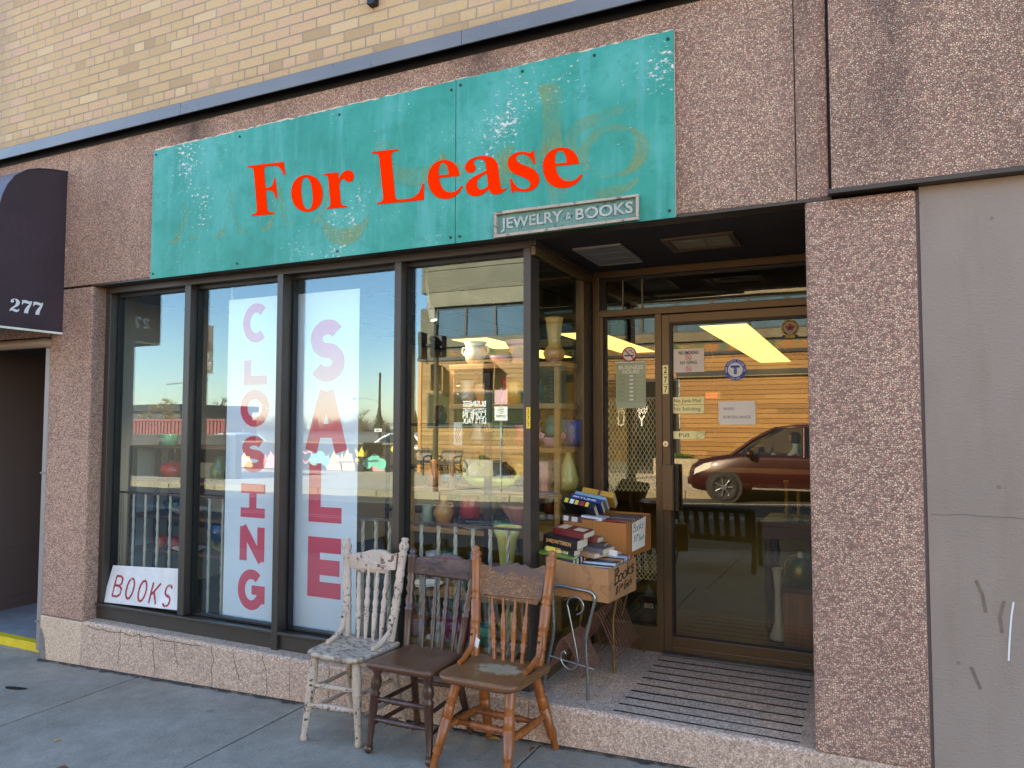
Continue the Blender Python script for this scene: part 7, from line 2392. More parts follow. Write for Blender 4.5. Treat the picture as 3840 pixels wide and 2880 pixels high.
def chair(nm, lab, cfg):
    feet = cfg['feet']
    cx_ = sum(f[0] for f in feet) / 4
    cy_ = sum(f[1] for f in feet) / 4
    c = thing(nm, lab, "chair", (cx_, cy_, gz(cx_, cy_)))
    m, ms, mc = cfg['mat'], cfg['seat_mat'], cfg['crest_mat']
    SZ = cfg['sz']
    th = cfg.get('th', 0.030)
    # seat: dished plank with softened edge
    poly = rounded(cfg['seat'], cfg['round'])
    sm = MB()
    n_ = len(poly)
    cxs, cys = sum(p[0] for p in poly) / n_, sum(p[1] for p in poly) / n_
    rings = [(0.93, -th), (0.985, -th * 0.75), (1.0, -th * 0.4), (0.995, -0.004), (0.97, 0.0), (0.80, -0.001), (0.6, -0.006), (0.3, -0.010), (0.06, -0.011)]
    vs = []
    for k, dz in rings:
        for p in poly:
            vs.append((cxs + (p[0] - cxs) * k, cys + (p[1] - cys) * k, SZ + dz))
    fs = [(i * n_ + k, i * n_ + (k + 1) % n_, (i + 1) * n_ + (k + 1) % n_, (i + 1) * n_ + k) for i in range(len(rings) - 1) for k in range(n_)]
    fs.append(tuple(range(n_))[::-1])
    fs.append(tuple((len(rings) - 1) * n_ + k for k in range(n_)))
    sm.add(vs, fs, 0, True)
    build("seat", sm, ms, c, loc=(cxs, cys, SZ))
    tops = cfg['tops']
    zz = SZ - th - 0.0005
    F = [Vector((f[0], f[1], gz(f[0], f[1]))) for f in feet]
    T = [Vector((t_[0], t_[1], zz)) for t_ in tops]
    for i in range(4):
        build("leg", MB().turned(F[i], T[i], cfg['leg'] if i < 2 or cfg.get('allturned') else [(t_, r_ * 0.9) for t_, r_ in ((0, .017), (0.05, .020), (0.1, 0.017), (0.5, .021), (0.9, .021), (1, .019))], 14), m, c)
    L = lambda i, t_: F[i].lerp(T[i], t_)
    for a, b, t0, t1, pr in cfg['rungs']:
        pa = L(*a) if isinstance(a, tuple) and isinstance(a[0], int) else a
        pb = L(*b) if isinstance(b, tuple) and isinstance(b[0], int) else b
        build("stretcher", MB().turned(pa, pb, pr, 10), m, c)
    # back
    pb_, pt_ = cfg['pbase'], cfg['ptop']
    for i in (0, 1):
        build("back_post", MB().turned(pb_[i], pt_[i], cfg['post'], 14), m, c)
    y0_, z0_, y1_, z1_ = pb_[0][1], pb_[0][2], pt_[0][1], pt_[0][2]
    yb = lambda z: y0_ + (z - z0_) / (z1_ - z0_) * (y1_ - y0_)
    rake = Vector((0, y1_ - y0_, z1_ - z0_)).normalized()
    for (xa, xb, zt) in cfg['spindles']:
        build("spindle", MB().turned((xa, y0_ - 0.01, SZ - 0.004), (xb, yb(zt) + 0.004, zt), cfg['spindle'], 10), m, c)
    out = cfg['crest']
    # crest rail: bent outline, 16 mm thick, thicker grid so it can bow
    cm_ = MB()
    tri = tessellate_polygon([[Vector((p[0], p[1], 0)) for p in out]])
    xm = (out[0][0] + max(p[0] for p in out)) / 2
    xl, xr_ = min(p[0] for p in out), max(p[0] for p in out)
    nn = len(out)

    def P3(p, d):
        u = (p[0] - (xl + xr_) / 2) / ((xr_ - xl) / 2)
        y = yb(p[1]) + 0.022 * (1 - u * u) * cfg.get('bow', 1)
        return (p[0], y + d, p[1])
    vs = [P3(p, -0.009) for p in out] + [P3(p, 0.009) for p in out]
    fs = []
    for a, b, d in tri:
        A, B, D = out[a], out[b], out[d]
        ar = (B[0] - A[0]) * (D[1] - A[1]) - (B[1] - A[1]) * (D[0] - A[0])
        t_ = (a, b, d) if ar > 0 else (a, d, b)
        fs.append(t_)
        fs.append(tuple(i + nn for i in t_[::-1]))
    ar = sum(out[i][0] * out[(i + 1) % nn][1] - out[(i + 1) % nn][0] * out[i][1] for i in range(nn))
    for i in range(nn):
        j = (i + 1) % nn
        fs.append((j, i, i + nn, j + nn) if ar > 0 else (i, j, j + nn, i + nn))
    cm_.add(vs, fs)
    cr = build("crest_rail", cm_, mc, c)
    if cfg.get('braces'):
        for i, s in ((0, -1), (1, 1)):
            b0 = Vector(pb_[i])
            post = Vector(pb_[i]).lerp(Vector(pt_[i]), 0.24)
            pts = [post + Vector((0, -0.024, 0.01)), post + Vector((0, -0.030, -0.03)), post + Vector((0, -0.045, -0.075)),
                   Vector((b0.x + s * 0.004, b0.y - 0.085, SZ + 0.022)), Vector((b0.x + s * 0.002, b0.y - 0.13, SZ + 0.008)), Vector((b0.x, b0.y - 0.16, SZ + 0.008))]
            sp_ = [tuple(p) for p in pts]
            build("brace", MB().tube(sp_, [0.013, 0.014, 0.014, 0.014, 0.012, 0.011], 10), m, c)
            build("bolt", MB().tube([post + Vector((0, -0.038, -0.012)), post + Vector((0, -0.046, -0.012))], 0.0055, 10), m_black, c)
    return c, cr, yb


mk = lambda a, b: (a, b)
# white flaking chair
lo = wcurve([(-2.262, 0.872), (-2.295, 0.868), (-2.315, 0.852), (-2.34, 0.846), (-2.50, 0.838), (-2.525, 0.846), (-2.545, 0.858), (-2.578, 0.856)])
hi = wcurve([(-2.578, 0.925), (-2.54, 0.938), (-2.50, 0.942), (-2.45, 0.958), (-2.40, 0.963), (-2.35, 0.960), (-2.31, 0.948), (-2.28, 0.955), (-2.262, 0.958)])
chair("chair", "old wooden chair with flaking white paint, leftmost of the row on the pavement", dict(
    mat=m_wpeel, seat_mat=m_wseat, crest_mat=mat_peel("white_crest", (200, 176, 152), (112, 78, 52), 0.565, 0.65, 26), sz=0.518,
    feet=((-2.560, -0.385), (-2.250, -0.350), (-2.205, -0.030), (-2.532, -0.030)),
    seat=((-2.540, -0.425), (-2.205, -0.425), (-2.190, -0.075), (-2.555, -0.075)), round=(0.07, 0.07, 0.02, 0.02),
    tops=((-2.500, -0.375), (-2.250, -0.375), (-2.235, -0.12), (-2.510, -0.12)), leg=LEG1,
    rungs=[((0, 0.66), (1, 0.66), 0, 0, RUNG), ((0, 0.42), (1, 0.42), 0, 0, RUNG), ((0, 0.60), (3, 0.60), 0, 0, BAR), ((0, 0.34), (3, 0.34), 0, 0, BAR),
           ((1, 0.60), (2, 0.60), 0, 0, BAR), ((1, 0.34), (2, 0.34), 0, 0, BAR), ((3, 0.72), (2, 0.72), 0, 0, BAR)],
    pbase=((-2.518, -0.10, 0.507), (-2.238, -0.10, 0.52)), ptop=((-2.606, 0.0, 1.012), (-2.221, 0.0, 1.040)), post=PO1, spindle=SP1,
    spindles=[(-2.44, -2.500, 0.858), (-2.393, -2.438, 0.862), (-2.345, -2.378, 0.864), (-2.298, -2.318, 0.868)], crest=lo + hi, braces=True))
# dark brown chair
lo = wcurve([(-1.812, 0.862), (-1.85, 0.848), (-1.95, 0.852), (-2.05, 0.856), (-2.12, 0.860), (-2.152, 0.868)])
hi = wcurve([(-2.158, 0.935), (-2.13, 0.946), (-2.08, 0.950), (-2.03, 0.960), (-1.97, 0.972), (-1.91, 0.966), (-1.86, 0.952), (-1.83, 0.957), (-1.812, 0.948)])
c2, cr2, yb2 = chair("chair", "dark brown chair with a sunburst carved in its back rail, middle of the row", dict(
    mat=m_brn, seat_mat=m_bseat, crest_mat=m_brn2, sz=0.518, th=0.032,
    feet=((-2.165, -0.385), (-1.815, -0.400), (-1.806, -0.022), (-2.122, -0.022)),
    seat=((-2.165, -0.430), (-1.795, -0.430), (-1.805, -0.075), (-2.135, -0.075)), round=(0.03, 0.03, 0.02, 0.02),
    tops=((-2.115, -0.385), (-1.835, -0.385), (-1.850, -0.12), (-2.095, -0.12)), leg=LEG2,
    rungs=[((0, 0.64), (1, 0.64), 0, 0, RUNG), ((0, 0.40), (1, 0.40), 0, 0, RUNG), ((0, 0.57), (3, 0.57), 0, 0, BAR), ((0, 0.33), (3, 0.33), 0, 0, BAR),
           ((1, 0.57), (2, 0.57), 0, 0, BAR), ((1, 0.33), (2, 0.33), 0, 0, BAR), ((3, 0.62), (2, 0.62), 0, 0, BAR)],
    pbase=((-2.140, -0.10, 0.507), (-1.829, -0.10, 0.512)), ptop=((-2.170, 0.0, 0.992), (-1.786, 0.0, 0.985)), post=PO2, spindle=SP2,
    spindles=[(-2.043, -2.084, 0.862), (-1.985, -2.013, 0.862), (-1.928, -1.942, 0.862), (-1.868, -1.872, 0.864)], crest=lo + hi))
sb_ = MB()
yy = yb2(0.915) + 0.022 - 0.0098
for r_, w_ in ((0.034, 0.005), (0.026, 0.003)):
    sb_.tube([(-1.985 + r_ * 0.9 * math.cos(2 * PI * k / 24), yb2(0.915 + r_ * math.sin(2 * PI * k / 24)) + 0.0125, 0.915 + r_ * math.sin(2 * PI * k / 24)) for k in range(24)], w_ * 0.7, 6, closed=True)
for k in range(9):
    a = 2 * PI * k / 9
    sb_.tube([(-1.985 + 0.005 * math.cos(a), yb2(0.915) + 0.0125, 0.915 + 0.005 * math.sin(a)), (-1.985 + 0.023 * math.cos(a), yb2(0.915 + .023 * math.sin(a)) + 0.0125, 0.915 + 0.024 * math.sin(a))], 0.0022, 5)
for s in (-1, 1):
    for k in range(5):
        x0_ = -1.985 + s * (0.045 + k * 0.021)
        sb_.tube([(x0_, yb2(0.92) + 0.0118 - 0.0012 * k, 0.898 + 0.004 * k), (x0_ + s * 0.014, yb2(0.92) + 0.0112 - 0.0012 * k, 0.916), (x0_ + s * 0.022, yb2(0.93) + 0.0108 - 0.0014 * k, 0.934 - 0.003 * k), (x0_ + s * 0.012, yb2(0.93) + 0.0112 - 0.0012 * k, 0.936)], [0.0022, 0.0034, 0.003, 0.0015], 5)
build("carving", sb_, m_brn, cr2)
build("price_tag", MB().box(-1.905, -1.882, yb2(0.882) + 0.004, yb2(0.882) + 0.006, 0.872, 0.895), m_white, cr2)
# orange-brown pressed-back chair
lo = wcurve([(-1.414, 0.806), (-1.425, 0.800), (-1.436, 0.780), (-1.46, 0.778), (-1.60, 0.780), (-1.705, 0.783), (-1.725, 0.795), (-1.745, 0.802), (-1.768, 0.800)])
hi = wcurve([(-1.776, 0.948), (-1.745, 0.940), (-1.70, 0.932), (-1.66, 0.938), (-1.625, 0.950), (-1.60, 0.948), (-1.570, 0.960), (-1.54, 0.950), (-1.515, 0.954), (-1.48, 0.942), (-1.45, 0.946), (-1.42, 0.962), (-1.396, 0.962)])
chair("chair", "orange oak chair with a wide scroll-carved back panel and worn seat, rightmost of the row", dict(
    mat=m_or, seat_mat=m_oseat, crest_mat=m_or2, sz=0.518, th=0.034, allturned=True,
    feet=((-1.792, -0.410), (-1.405, -0.440), (-1.345, -0.030), (-1.700, -0.030)),
    seat=((-1.785, -0.435), (-1.370, -0.450), (-1.345, -0.075), (-1.745, -0.060)), round=(0.09, 0.09, 0.03, 0.03),
    tops=((-1.700, -0.350), (-1.425, -0.365), (-1.405, -0.145), (-1.690, -0.135)), leg=LEG3,
    rungs=[((0, 0.44), (3, 0.46), 0, 0, [(t_, r_ * 1.25) for t_, r_ in RUNG]), ((1, 0.44), (2, 0.46), 0, 0, [(t_, r_ * 1.25) for t_, r_ in RUNG])],
    pbase=((-1.742, -0.10, 0.506), (-1.402, -0.10, 0.512)), ptop=((-1.790, 0.0, 1.030), (-1.372, 0.0, 1.036)), post=PO3, spindle=SP3,
    spindles=[(-1.632, -1.680, 0.792), (-1.584, -1.618, 0.792), (-1.535, -1.552, 0.792), (-1.486, -1.488, 0.792)], crest=lo + hi, bow=1.0, braces=True))
oc = [o for o in bpy.data.objects if o.get("category") == "chair"][-1]
# the two cross rungs of the orange chair run between its side rungs
F_ = [Vector((-1.792, -0.410, gz(-1.79, -.41))), Vector((-1.405, -0.440, gz(-1.4, -.44))), Vector((-1.345, -0.030, gz(-1.345, -.03))), Vector((-1.700, -0.030, gz(-1.70, -.03)))]
T_ = [Vector((-1.700, -0.350, 0.484)), Vector((-1.425, -0.365, 0.484)), Vector((-1.405, -0.145, 0.484)), Vector((-1.690, -0.135, 0.484))]
sl_, sr_ = (F_[0].lerp(T_[0], 0.44), F_[3].lerp(T_[3], 0.46)), (F_[1].lerp(T_[1], 0.44), F_[2].lerp(T_[2], 0.46))
for t_ in (0.28, 0.72):
    build("stretcher", MB().turned(sl_[0].lerp(sl_[1], t_), sr_[0].lerp(sr_[1], t_), [(a, b * 1.2) for a, b in RUNG], 12), m_or, oc)
tg = MB().tube([(-1.758, -0.088, 0.628), (-1.742, -0.092, 0.622), (-1.735, -0.105, 0.600)], 0.0016, 5)
tg.obox((-1.728, -0.110, 0.580), (0.010, 0, -0.006), (0, 0.0006, 0), (0.006, 0, 0.022))
build("paper_tag", tg, m_white, oc)
# blue rope tying the chairs
rp = thing("rope", "blue rope tied through the chairs and the wire stand", "rope", (-1.8, -0.09, 0.45))
m_rope = paint("blue_rope", (26, 46, 104), 0.8, 0.2, 60)
pts = [(-2.20, -0.10, 0.452), (-2.16, -0.10, 0.44), (-2.05, -0.09, 0.437), (-1.9, -0.09, 0.44), (-1.75, -0.08, 0.445), (-1.62, -0.06, 0.44), (-1.54, 0.0, 0.42), (-1.50, 0.08, 0.47), (-1.485, 0.12, 0.60), (-1.45, 0.20, 0.73)]
build("strand", MB().tube(wcurve([(p[0], p[2]) for p in pts]) and [tuple(p) for p in pts], 0.0055, 6), m_rope, rp)
kn = MB().tube([(-2.20, -0.10, 0.452), (-2.215, -0.115, 0.462), (-2.195, -0.12, 0.468), (-2.18, -0.105, 0.455), (-2.205, -0.09, 0.445), (-2.17, -0.11, 0.44), (-2.155, -0.112, 0.405)], 0.0055, 6)
build("knot", kn, m_rope, rp)

# ------------------------------------------------------------------ wire stand with two boxes of books
m_chr = paint("chrome_tube", (150, 150, 142), 0.28, 0.08, 8, metal=0.85)
m_brs = paint("brassy_tube", (134, 106, 62), 0.4, 0.15, 14, metal=0.6)
m_cop = mat_wood("rusty_wire", (92, 58, 44), (132, 88, 66), 'Z', 3.0, 0.6)
st_ = thing("wire_stand", "chrome tube record stand with scroll ends and copper racks, holding the book boxes", "stand", (-1.36, 0.35, 0.305))


def bend(pts, r_, n_=5):
    """polyline with rounded corners"""
    out = [Vector(pts[0])]
    for i in range(1, len(pts) - 1):
        a, p, b = Vector(pts[i - 1]), Vector(pts[i]), Vector(pts[i + 1])
        rr_ = min(r_, (a - p).length * 0.45, (b - p).length * 0.45)
        p0, p1 = p + (a - p).normalized() * rr_, p + (b - p).normalized() * rr_
        out += [(1 - t) ** 2 * p0 + 2 * t * (1 - t) * p + t * t * p1 for t in [k / n_ for k in range(n_ + 1)]]
    out.append(Vector(pts[-1]))
    return out


Yf, Yr = 0.12, 0.56
build("front_frame", MB().tube(bend([(-1.492, Yf + 0.03, 0.305), (-1.414, Yf, 0.614), (-1.425, Yf, 0.846), (-1.190, Yf, 0.826), (-1.250, Yf, 0.598), (-1.238, Yf, 0.40), (-1.240, Yf + 0.005, 0.305)], 0.05), 0.0085, 10), m_chr, st_)
build("rear_frame", MB().tube(bend([(-1.510, Yr + 0.03, 0.305), (-1.425, Yr, 0.612), (-1.46, Yr, 0.93), (-1.18, Yr, 0.93), (-1.250, Yr, 0.594), (-1.243, Yr, 0.305)], 0.05), 0.0085, 10), m_brs, st_)
for x in (-1.45, -1.36, -1.27, -1.20):
    build("shelf_wire", MB().tube([(x, Yf, 0.775), (x, Yr, 0.785)], 0.004, 6), m_chr, st_)
for x in (-1.44, -1.34, -1.22):
    build("shelf_wire", MB().tube([(x, Yr, 0.931), (x, 0.9, 0.93)], 0.004, 6), m_brs, st_)
build("rear_strut", MB().tube([(-1.46, Yr, 0.612), (-1.46, 0.9, 0.93), (-1.2, 0.9, 0.93), (-1.2, Yr, 0.612)], 0.006, 8), m_brs, st_)
scr = [(-1.288, 0.718), (-1.292, 0.712), (-1.272, 0.722), (-1.258, 0.745), (-1.262, 0.772), (-1.282, 0.792), (-1.308, 0.795), (-1.333, 0.782), (-1.343, 0.757), (-1.338, 0.735), (-1.310, 0.606), (-1.290, 0.505), (-1.292, 0.470), (-1.312, 0.447), (-1.336, 0.444), (-1.362, 0.458), (-1.378, 0.488), (-1.374, 0.512), (-1.360, 0.526), (-1.352, 0.514)]
build("scroll", MB().tube([(x, Yf - 0.004, z) for x, z in wcurve(scr[1:])], 0.0048, 8), m_chr, st_)
build("cross_rod", MB().tube([(-1.44, Yf, 0.492), (-1.205, Yf, 0.458)], 0.0048, 8), m_chr, st_)
for k in range(14):
    y = 0.16 + k * 0.019
    pts = [(-1.46, y, 0.42), (-1.405, y + 0.005, 0.555), (-1.385, y + 0.006, 0.575), (-1.36, y + 0.005, 0.560), (-1.275, y, 0.405)]
    build("rack_wire", MB().tube(bend(pts, 0.03, 4), 0.0032, 6), m_cop, st_)
for k in range(11):
    y = 0.48 + k * 0.040
    pts = [(-1.46, y, 0.41), (-1.34, y + 0.01, 0.62), (-1.325, y + 0.01, 0.635), (-1.30, y + 0.01, 0.61), (-1.205, y, 0.415)]
    build("rack_wire", MB().tube(bend(pts, 0.02, 4), 0.0030, 6), m_cop, st_)
for x, z, ya, yb_ in ((-1.46, 0.415, 0.14, 0.93), (-1.275, 0.402, 0.14, 0.46), (-1.205, 0.412, 0.44, 0.93), (-1.33, 0.405, 0.44, 0.93), (-1.39, 0.405, 0.44, 0.93)):
    build("rack_rail", MB().tube([(x, ya, z), (x, yb_, z)], 0.005, 6), m_cop, st_)
for x in (-1.47, -1.2):
    build("rack_foot", MB().tube([(x, 0.93, 0.415), (x + 0.01, 0.975, 0.310)], 0.006, 8), m_brs, st_)


def mat_card(nm, c, stain=False):
    t = NT(nm)
    v = t.obj()
    n = t.noise(t.obj(scale=(90, 90, 4)), 1.2, 3)
    big = t.noise(v, 6, 4, 0.6)
    colr = t.ramp(t.math('ADD', t.math('MULTIPLY', n, 0.4), t.math('MULTIPLY', big, 0.6)), [(0.3, sc(lin(c), 0.82)), (0.7, sc(lin(c), 1.1))])
    if stain:
        d = t.noise(v, 9, 2)
        rg_ = t.ramp(d, [(0.60, g(0)), (0.62, g(0.6)), (0.635, g(0.15)), (0.7, g(0.12))])
        colr = t.mix(rg_, colr, lin((112, 72, 40)))
    return t.pbr(colr, 0.8, 0, t.bump(t.math('ADD', n, big), 0.3, 0.003), 0.3)


def carton(nm, lab, A, B, D, ztop, zbot, mat):
    """open carton: A front-left, B front-right, D back-right corners (x, y); lists of corner heights"""
    a, b, d = Vector((A[0], A[1], 0)), Vector((B[0], B[1], 0)), Vector((D[0], D[1], 0))
    e = a + (d - b)
    cs = [a, b, d, e]
    t_ = thing(nm, lab, "box", (sum((c.x for c in cs)) / 4, sum((c.y for c in cs)) / 4, min(zbot)))
    cen = (a + b + d + e) / 4
    for i in range(4):
        j = (i + 1) % 4
        p, q = cs[i], cs[j]
        nrm = ((q - p).cross(Z3)).normalized()
        if (cen - p).dot(nrm) > 0:
            nrm = -nrm
        inn_ = -nrm * 0.005
        o = [(p.x, p.y, zbot[i]), (q.x, q.y, zbot[j]), (q.x, q.y, ztop[j]), (p.x, p.y, ztop[i])]
        mid_t = ((p.x + q.x) / 2 + nrm.x * 0.006, (p.y + q.y) / 2 + nrm.y * 0.006, (ztop[i] + ztop[j]) / 2 - 0.004)
        mid_b = ((p.x + q.x) / 2, (p.y + q.y) / 2, (zbot[i] + zbot[j]) / 2)
        mid_m = ((p.x + q.x) / 2 + nrm.x * 0.009, (p.y + q.y) / 2 + nrm.y * 0.009, (ztop[i] + ztop[j] + zbot[i] + zbot[j]) / 4)
        m0 = (p.x + nrm.x * 0.002, p.y + nrm.y * 0.002, (ztop[i] + zbot[i]) / 2)
        m1 = (q.x + nrm.x * 0.002, q.y + nrm.y * 0.002, (ztop[j] + zbot[j]) / 2)
        g_ = [o[0], mid_b, o[1], m0, mid_m, m1, o[3], mid_t, o[2]]
        h_ = [(x + inn_.x, y + inn_.y, z) for x, y, z in g_]
        mb = MB()
        mb.add(g_ + h_, [(0, 1, 4, 3), (1, 2, 5, 4), (3, 4, 7, 6), (4, 5, 8, 7)] + [(12, 13, 10, 9), (13, 14, 11, 10), (15, 16, 13, 12), (16, 17, 14, 13)] +
               [(6, 7, 16, 15), (7, 8, 17, 16), (0, 9, 10, 1), (1, 10, 11, 2), (0, 3, 12, 9), (3, 6, 15, 12), (2, 11, 14, 5), (5, 14, 17, 8)], 0, False)
        build("side", mb, mat, t_)
    mb = MB().add([(c.x, c.y, z + 0.003) for c, z in zip(cs, zbot)], [(0, 1, 2, 3)])
    mb.add([(c.x, c.y, z + 0.007) for c, z in zip(cs, zbot)], [(3, 2, 1, 0)])
    build("bottom", mb, mat, t_)
    return t_, cs


HAND = {
    'B': [[(0.1, 0), (0.15, 1)], [(0.0, 0.95), (0.5, 1.0), (0.6, 0.8), (0.2, 0.55), (0.62, 0.45), (0.6, 0.1), (0.0, 0.0)]],
    'o': [arc(0.3, 0.25, 0.26, 0.25, 80, 450, 12)],
    'k': [[(0.1, 0), (0.15, 0.95)], [(0.5, 0.55), (0.14, 0.25), (0.55, 0.0)]],
    's': [[(0.5, 0.5), (0.25, 0.55), (0.15, 0.4), (0.4, 0.25), (0.4, 0.05), (0.05, 0.0)]],
    "'": [[(0.15, 1.0), (0.05, 0.7)]],
    '$': [[(0.5, 0.8), (0.2, 0.85), (0.1, 0.65), (0.45, 0.4), (0.35, 0.15), (0.0, 0.15)], [(0.28, 1.0), (0.22, 0.0)]],
    '1': [[(0.25, 1.0), (0.2, 0)]],
    '0': [arc(0.25, 0.75, 0.15, 0.17, 80, 450, 10)],
    'E': [[(0.5, 0.95), (0.1, 0.9), (0.08, 0.5), (0.05, 0.02), (0.5, 0.0)], [(0.08, 0.5), (0.4, 0.5)]],
    'a': [arc(0.25, 0.22, 0.2, 0.22, 40, 400, 10), [(0.48, 0.45), (0.46, 0.0)]],
    'c': [arc(0.28, 0.24, 0.22, 0.24, 60, 300, 8)],
    'h': [[(0.05, 0), (0.1, 0.9)], [(0.07, 0.3), (0.3, 0.5), (0.42, 0.35), (0.42, 0.0)]],
    '-': [[(0.0, 0.5), (0.4, 0.52)]],
}


def handwrite(mb, s, o, u, v, w, h, pen, adv=0.62, slant=0.15):
    x = 0
    for c_ in s:
        if c_ != ' ':
            for ln in HAND[c_]:
                mb.stroke([((x + p[0] + slant * p[1]) * h, p[1] * h) for p in ln], pen, o, u, v, w, 0.0004, layer=len(mb.v) % 4)
        x += adv if c_ != ' ' else 0.4
    return mb


m_cd1 = mat_card("carton_worn", (168, 120, 76), True)
m_cd2 = mat_card("carton_plain", (172, 112, 56))
m_ink = paint("black_marker", (26, 22, 22), 0.6)
m_grn = paint("green_marker", (44, 120, 96), 0.6)
b1, c1s = carton("book_box", "worn cardboard box of paperbacks marked Books in black, on the front of the stand", (-1.470, 0.145), (-1.133, 0.125), (-1.079, 0.42), (0.975, 0.942, 0.958, 0.985), (0.788, 0.780, 0.792, 0.797), m_cd1)
e1 = (c1s[2] - c1s[1]).normalized()
n1 = e1.cross(Z3)
hw_ = MB()
tilt = Vector((e1.x * 0.985, e1.y * 0.985, 0.17)).normalized()
O1 = c1s[1] + n1 * 0.0095 + Vector((0, 0, 0.858))
handwrite(hw_, "Books", O1 + e1 * 0.045, tilt, Z3, n1, 0.074, 0.0058, 0.60, 0.1)
handwrite(hw_, "$1", O1 + e1 * 0.060 - Vector((0, 0, 0.050)), tilt, Z3, n1, 0.042, 0.0045)
handwrite(hw_, "00", O1 + e1 * 0.108 - Vector((0, 0, 0.034)), tilt, Z3, n1, 0.030, 0.0035, 0.45)
handwrite(hw_, "--", O1 + e1 * 0.104 - Vector((0, 0, 0.032)), tilt, Z3, n1, 0.022, 0.0028, 0.5)
handwrite(hw_, "Each", O1 + e1 * 0.148 - Vector((0, 0, 0.034)), tilt, Z3, n1, 0.040, 0.0045, 0.55)
build("handwriting", hw_, m_ink, b1)
b2, c2s = carton("book_box", "cleaner cardboard box of paperbacks with a paper price note, behind the other", (-1.520, 0.52), (-1.155, 0.50), (-1.100, 0.80), (1.133, 1.116, 1.141, 1.150), (0.938, 0.936, 0.940, 0.944), m_cd2)
e2 = (c2s[2] - c2s[1]).normalized()
n2 = e2.cross(Z3)
pn = MB().prism([[(0.05, 0.962), (0.205, 0.975), (0.222, 1.135), (0.055, 1.112)]], c2s[1] + n2 * 0.0095, e2, Z3, n2, 0.0008)
nt = build("paper_note", pn, m_ppr, b2)
hw_ = MB()
O2 = c2s[1] + n2 * 0.0105
t2 = Vector((e2.x * 0.985, e2.y * 0.985, 0.12)).normalized()
handwrite(hw_, "Books", O2 + e2 * 0.062 + Vector((0, 0, 1.062)), t2, Z3, n2, 0.044, 0.0034, 0.60, 0.1)
handwrite(hw_, "$1", O2 + e2 * 0.070 + Vector((0, 0, 1.008)), t2, Z3, n2, 0.038, 0.0034)
handwrite(hw_, "00", O2 + e2 * 0.107 + Vector((0, 0, 1.022)), t2, Z3, n2, 0.026, 0.0026, 0.45)
handwrite(hw_, "--", O2 + e2 * 0.107 + Vector((0, 0, 1.020)), t2, Z3, n2, 0.02, 0.002, 0.5)
handwrite(hw_, "Each", O2 + e2 * 0.135 + Vector((0, 0, 1.010)), t2, Z3, n2, 0.032, 0.003, 0.5)
build("handwriting", hw_, m_grn, nt)

m_page = paint("book_pages", (214, 192, 160), 0.85, 0.1, 40, stretch=(1, 1, 1))
BK = {}


def bcol(c):
    k = "cover_%d_%d_%d" % c
    return paint(k, c, 0.42, 0.12, 14)


def book(lab, cen, ax, up, sz, c, title=None, tcol=None, bars=()):
    """paperback: spine faces -ax x up side; ax along the spine, up = thickness direction, third = cover width
    sz = (spine length, thickness, width)"""
    ax, up = Vector(ax).normalized(), Vector(up).normalized()
    wd = up.cross(ax).normalized()
    up = ax.cross(wd).normalized()
    l, t_, w = sz
    cen = Vector(cen)
    o = thing("book", lab, "book", cen - up * t_ / 2, "paperbacks for sale")
    cv = MB()
    cv.obox(cen + up * (t_ / 2 - 0.0007), ax * l / 2, wd * w / 2, up * 0.0007)
    cv.obox(cen - up * (t_ / 2 - 0.0007), ax * l / 2, wd * w / 2, up * 0.0007)
    cv.obox(cen - wd * (w / 2 - 0.0007), ax * l / 2, wd * 0.0007, up * (t_ / 2 - 0.0015))
    build("cover", cv, bcol(c), o)
    build("pages", MB().obox(cen + wd * 0.0005, ax * (l / 2 - 0.0015), wd * (w / 2 - 0.002), up * (t_ / 2 - 0.0016)), m_page, o)
    sp = cen - wd * (w / 2 + 0.0004)
    if title:
        text("title", title, t_ * 0.55, tcol or m_white, sp - ax * (l * 0.42) - up * t_ * 0.2, ax, up, o, bold=0.02, width=l * 0.74)
    for (fa, fb, c_) in bars:
        build("label_block", MB().obox(sp + ax * (l * (fa + fb) / 2 - l / 2) - wd * 0.0002, ax * l * (fb - fa) / 2, wd * 0.0003, up * t_ * 0.44), bcol(c_), o)
    return o


rb = random.Random(12)
# front box: rows of upright paperbacks, spines up; stacked ones on the left
u1 = (c1s[1] - c1s[0]).normalized()
d1 = (c1s[3] - c1s[0]).normalized()
cols = [(112, 166, 164), (60, 60, 120), (206, 196, 150), (70, 40, 44), (196, 206, 216), (30, 30, 34), (44, 46, 60), (176, 116, 56), (24, 24, 28), (150, 170, 190), (62, 78, 116), (146, 60, 50)]
cname = ["pale teal", "navy violet", "cream", "maroon", "pale grey", "black", "slate", "orange", "jet black", "powder blue", "blue", "brick red"]
tl_ = ["THE DARK HILL", None, None, "WINTER", None, "JEFFREY ARCHER", "STONE", None, "FURY", None, None, None]
off = 0.018
for k in range(12):
    th_ = rb.choice((0.018, 0.021, 0.024))
    cen = c1s[0] + u1 * 0.232 + d1 * (off + th_ / 2) + Vector((0, 0, 0.868 + 0.004 * k + rb.uniform(-0.003, 0.004)))
    off += th_ + 0.0012
    if off > 0.285:
        break
    # spine points up: width direction is -z
    book("%s paperback standing spine up in the front box, %s" % (cname[k], ("nearest its front edge", "just behind the teal one", "third from the front", "fourth from the front", "fifth from the front", "sixth from the front", "middle of the row", "behind the slate one", "beside an orange one", "near the back of the row", "second from the back", "last of the row")[k]),
         cen, u1, d1, (0.17, th_, 0.125), cols[k], tl_[k], m_white, bars=((0.80, 0.96, (226, 222, 214)),) if k == 0 else ())
off = 0.02
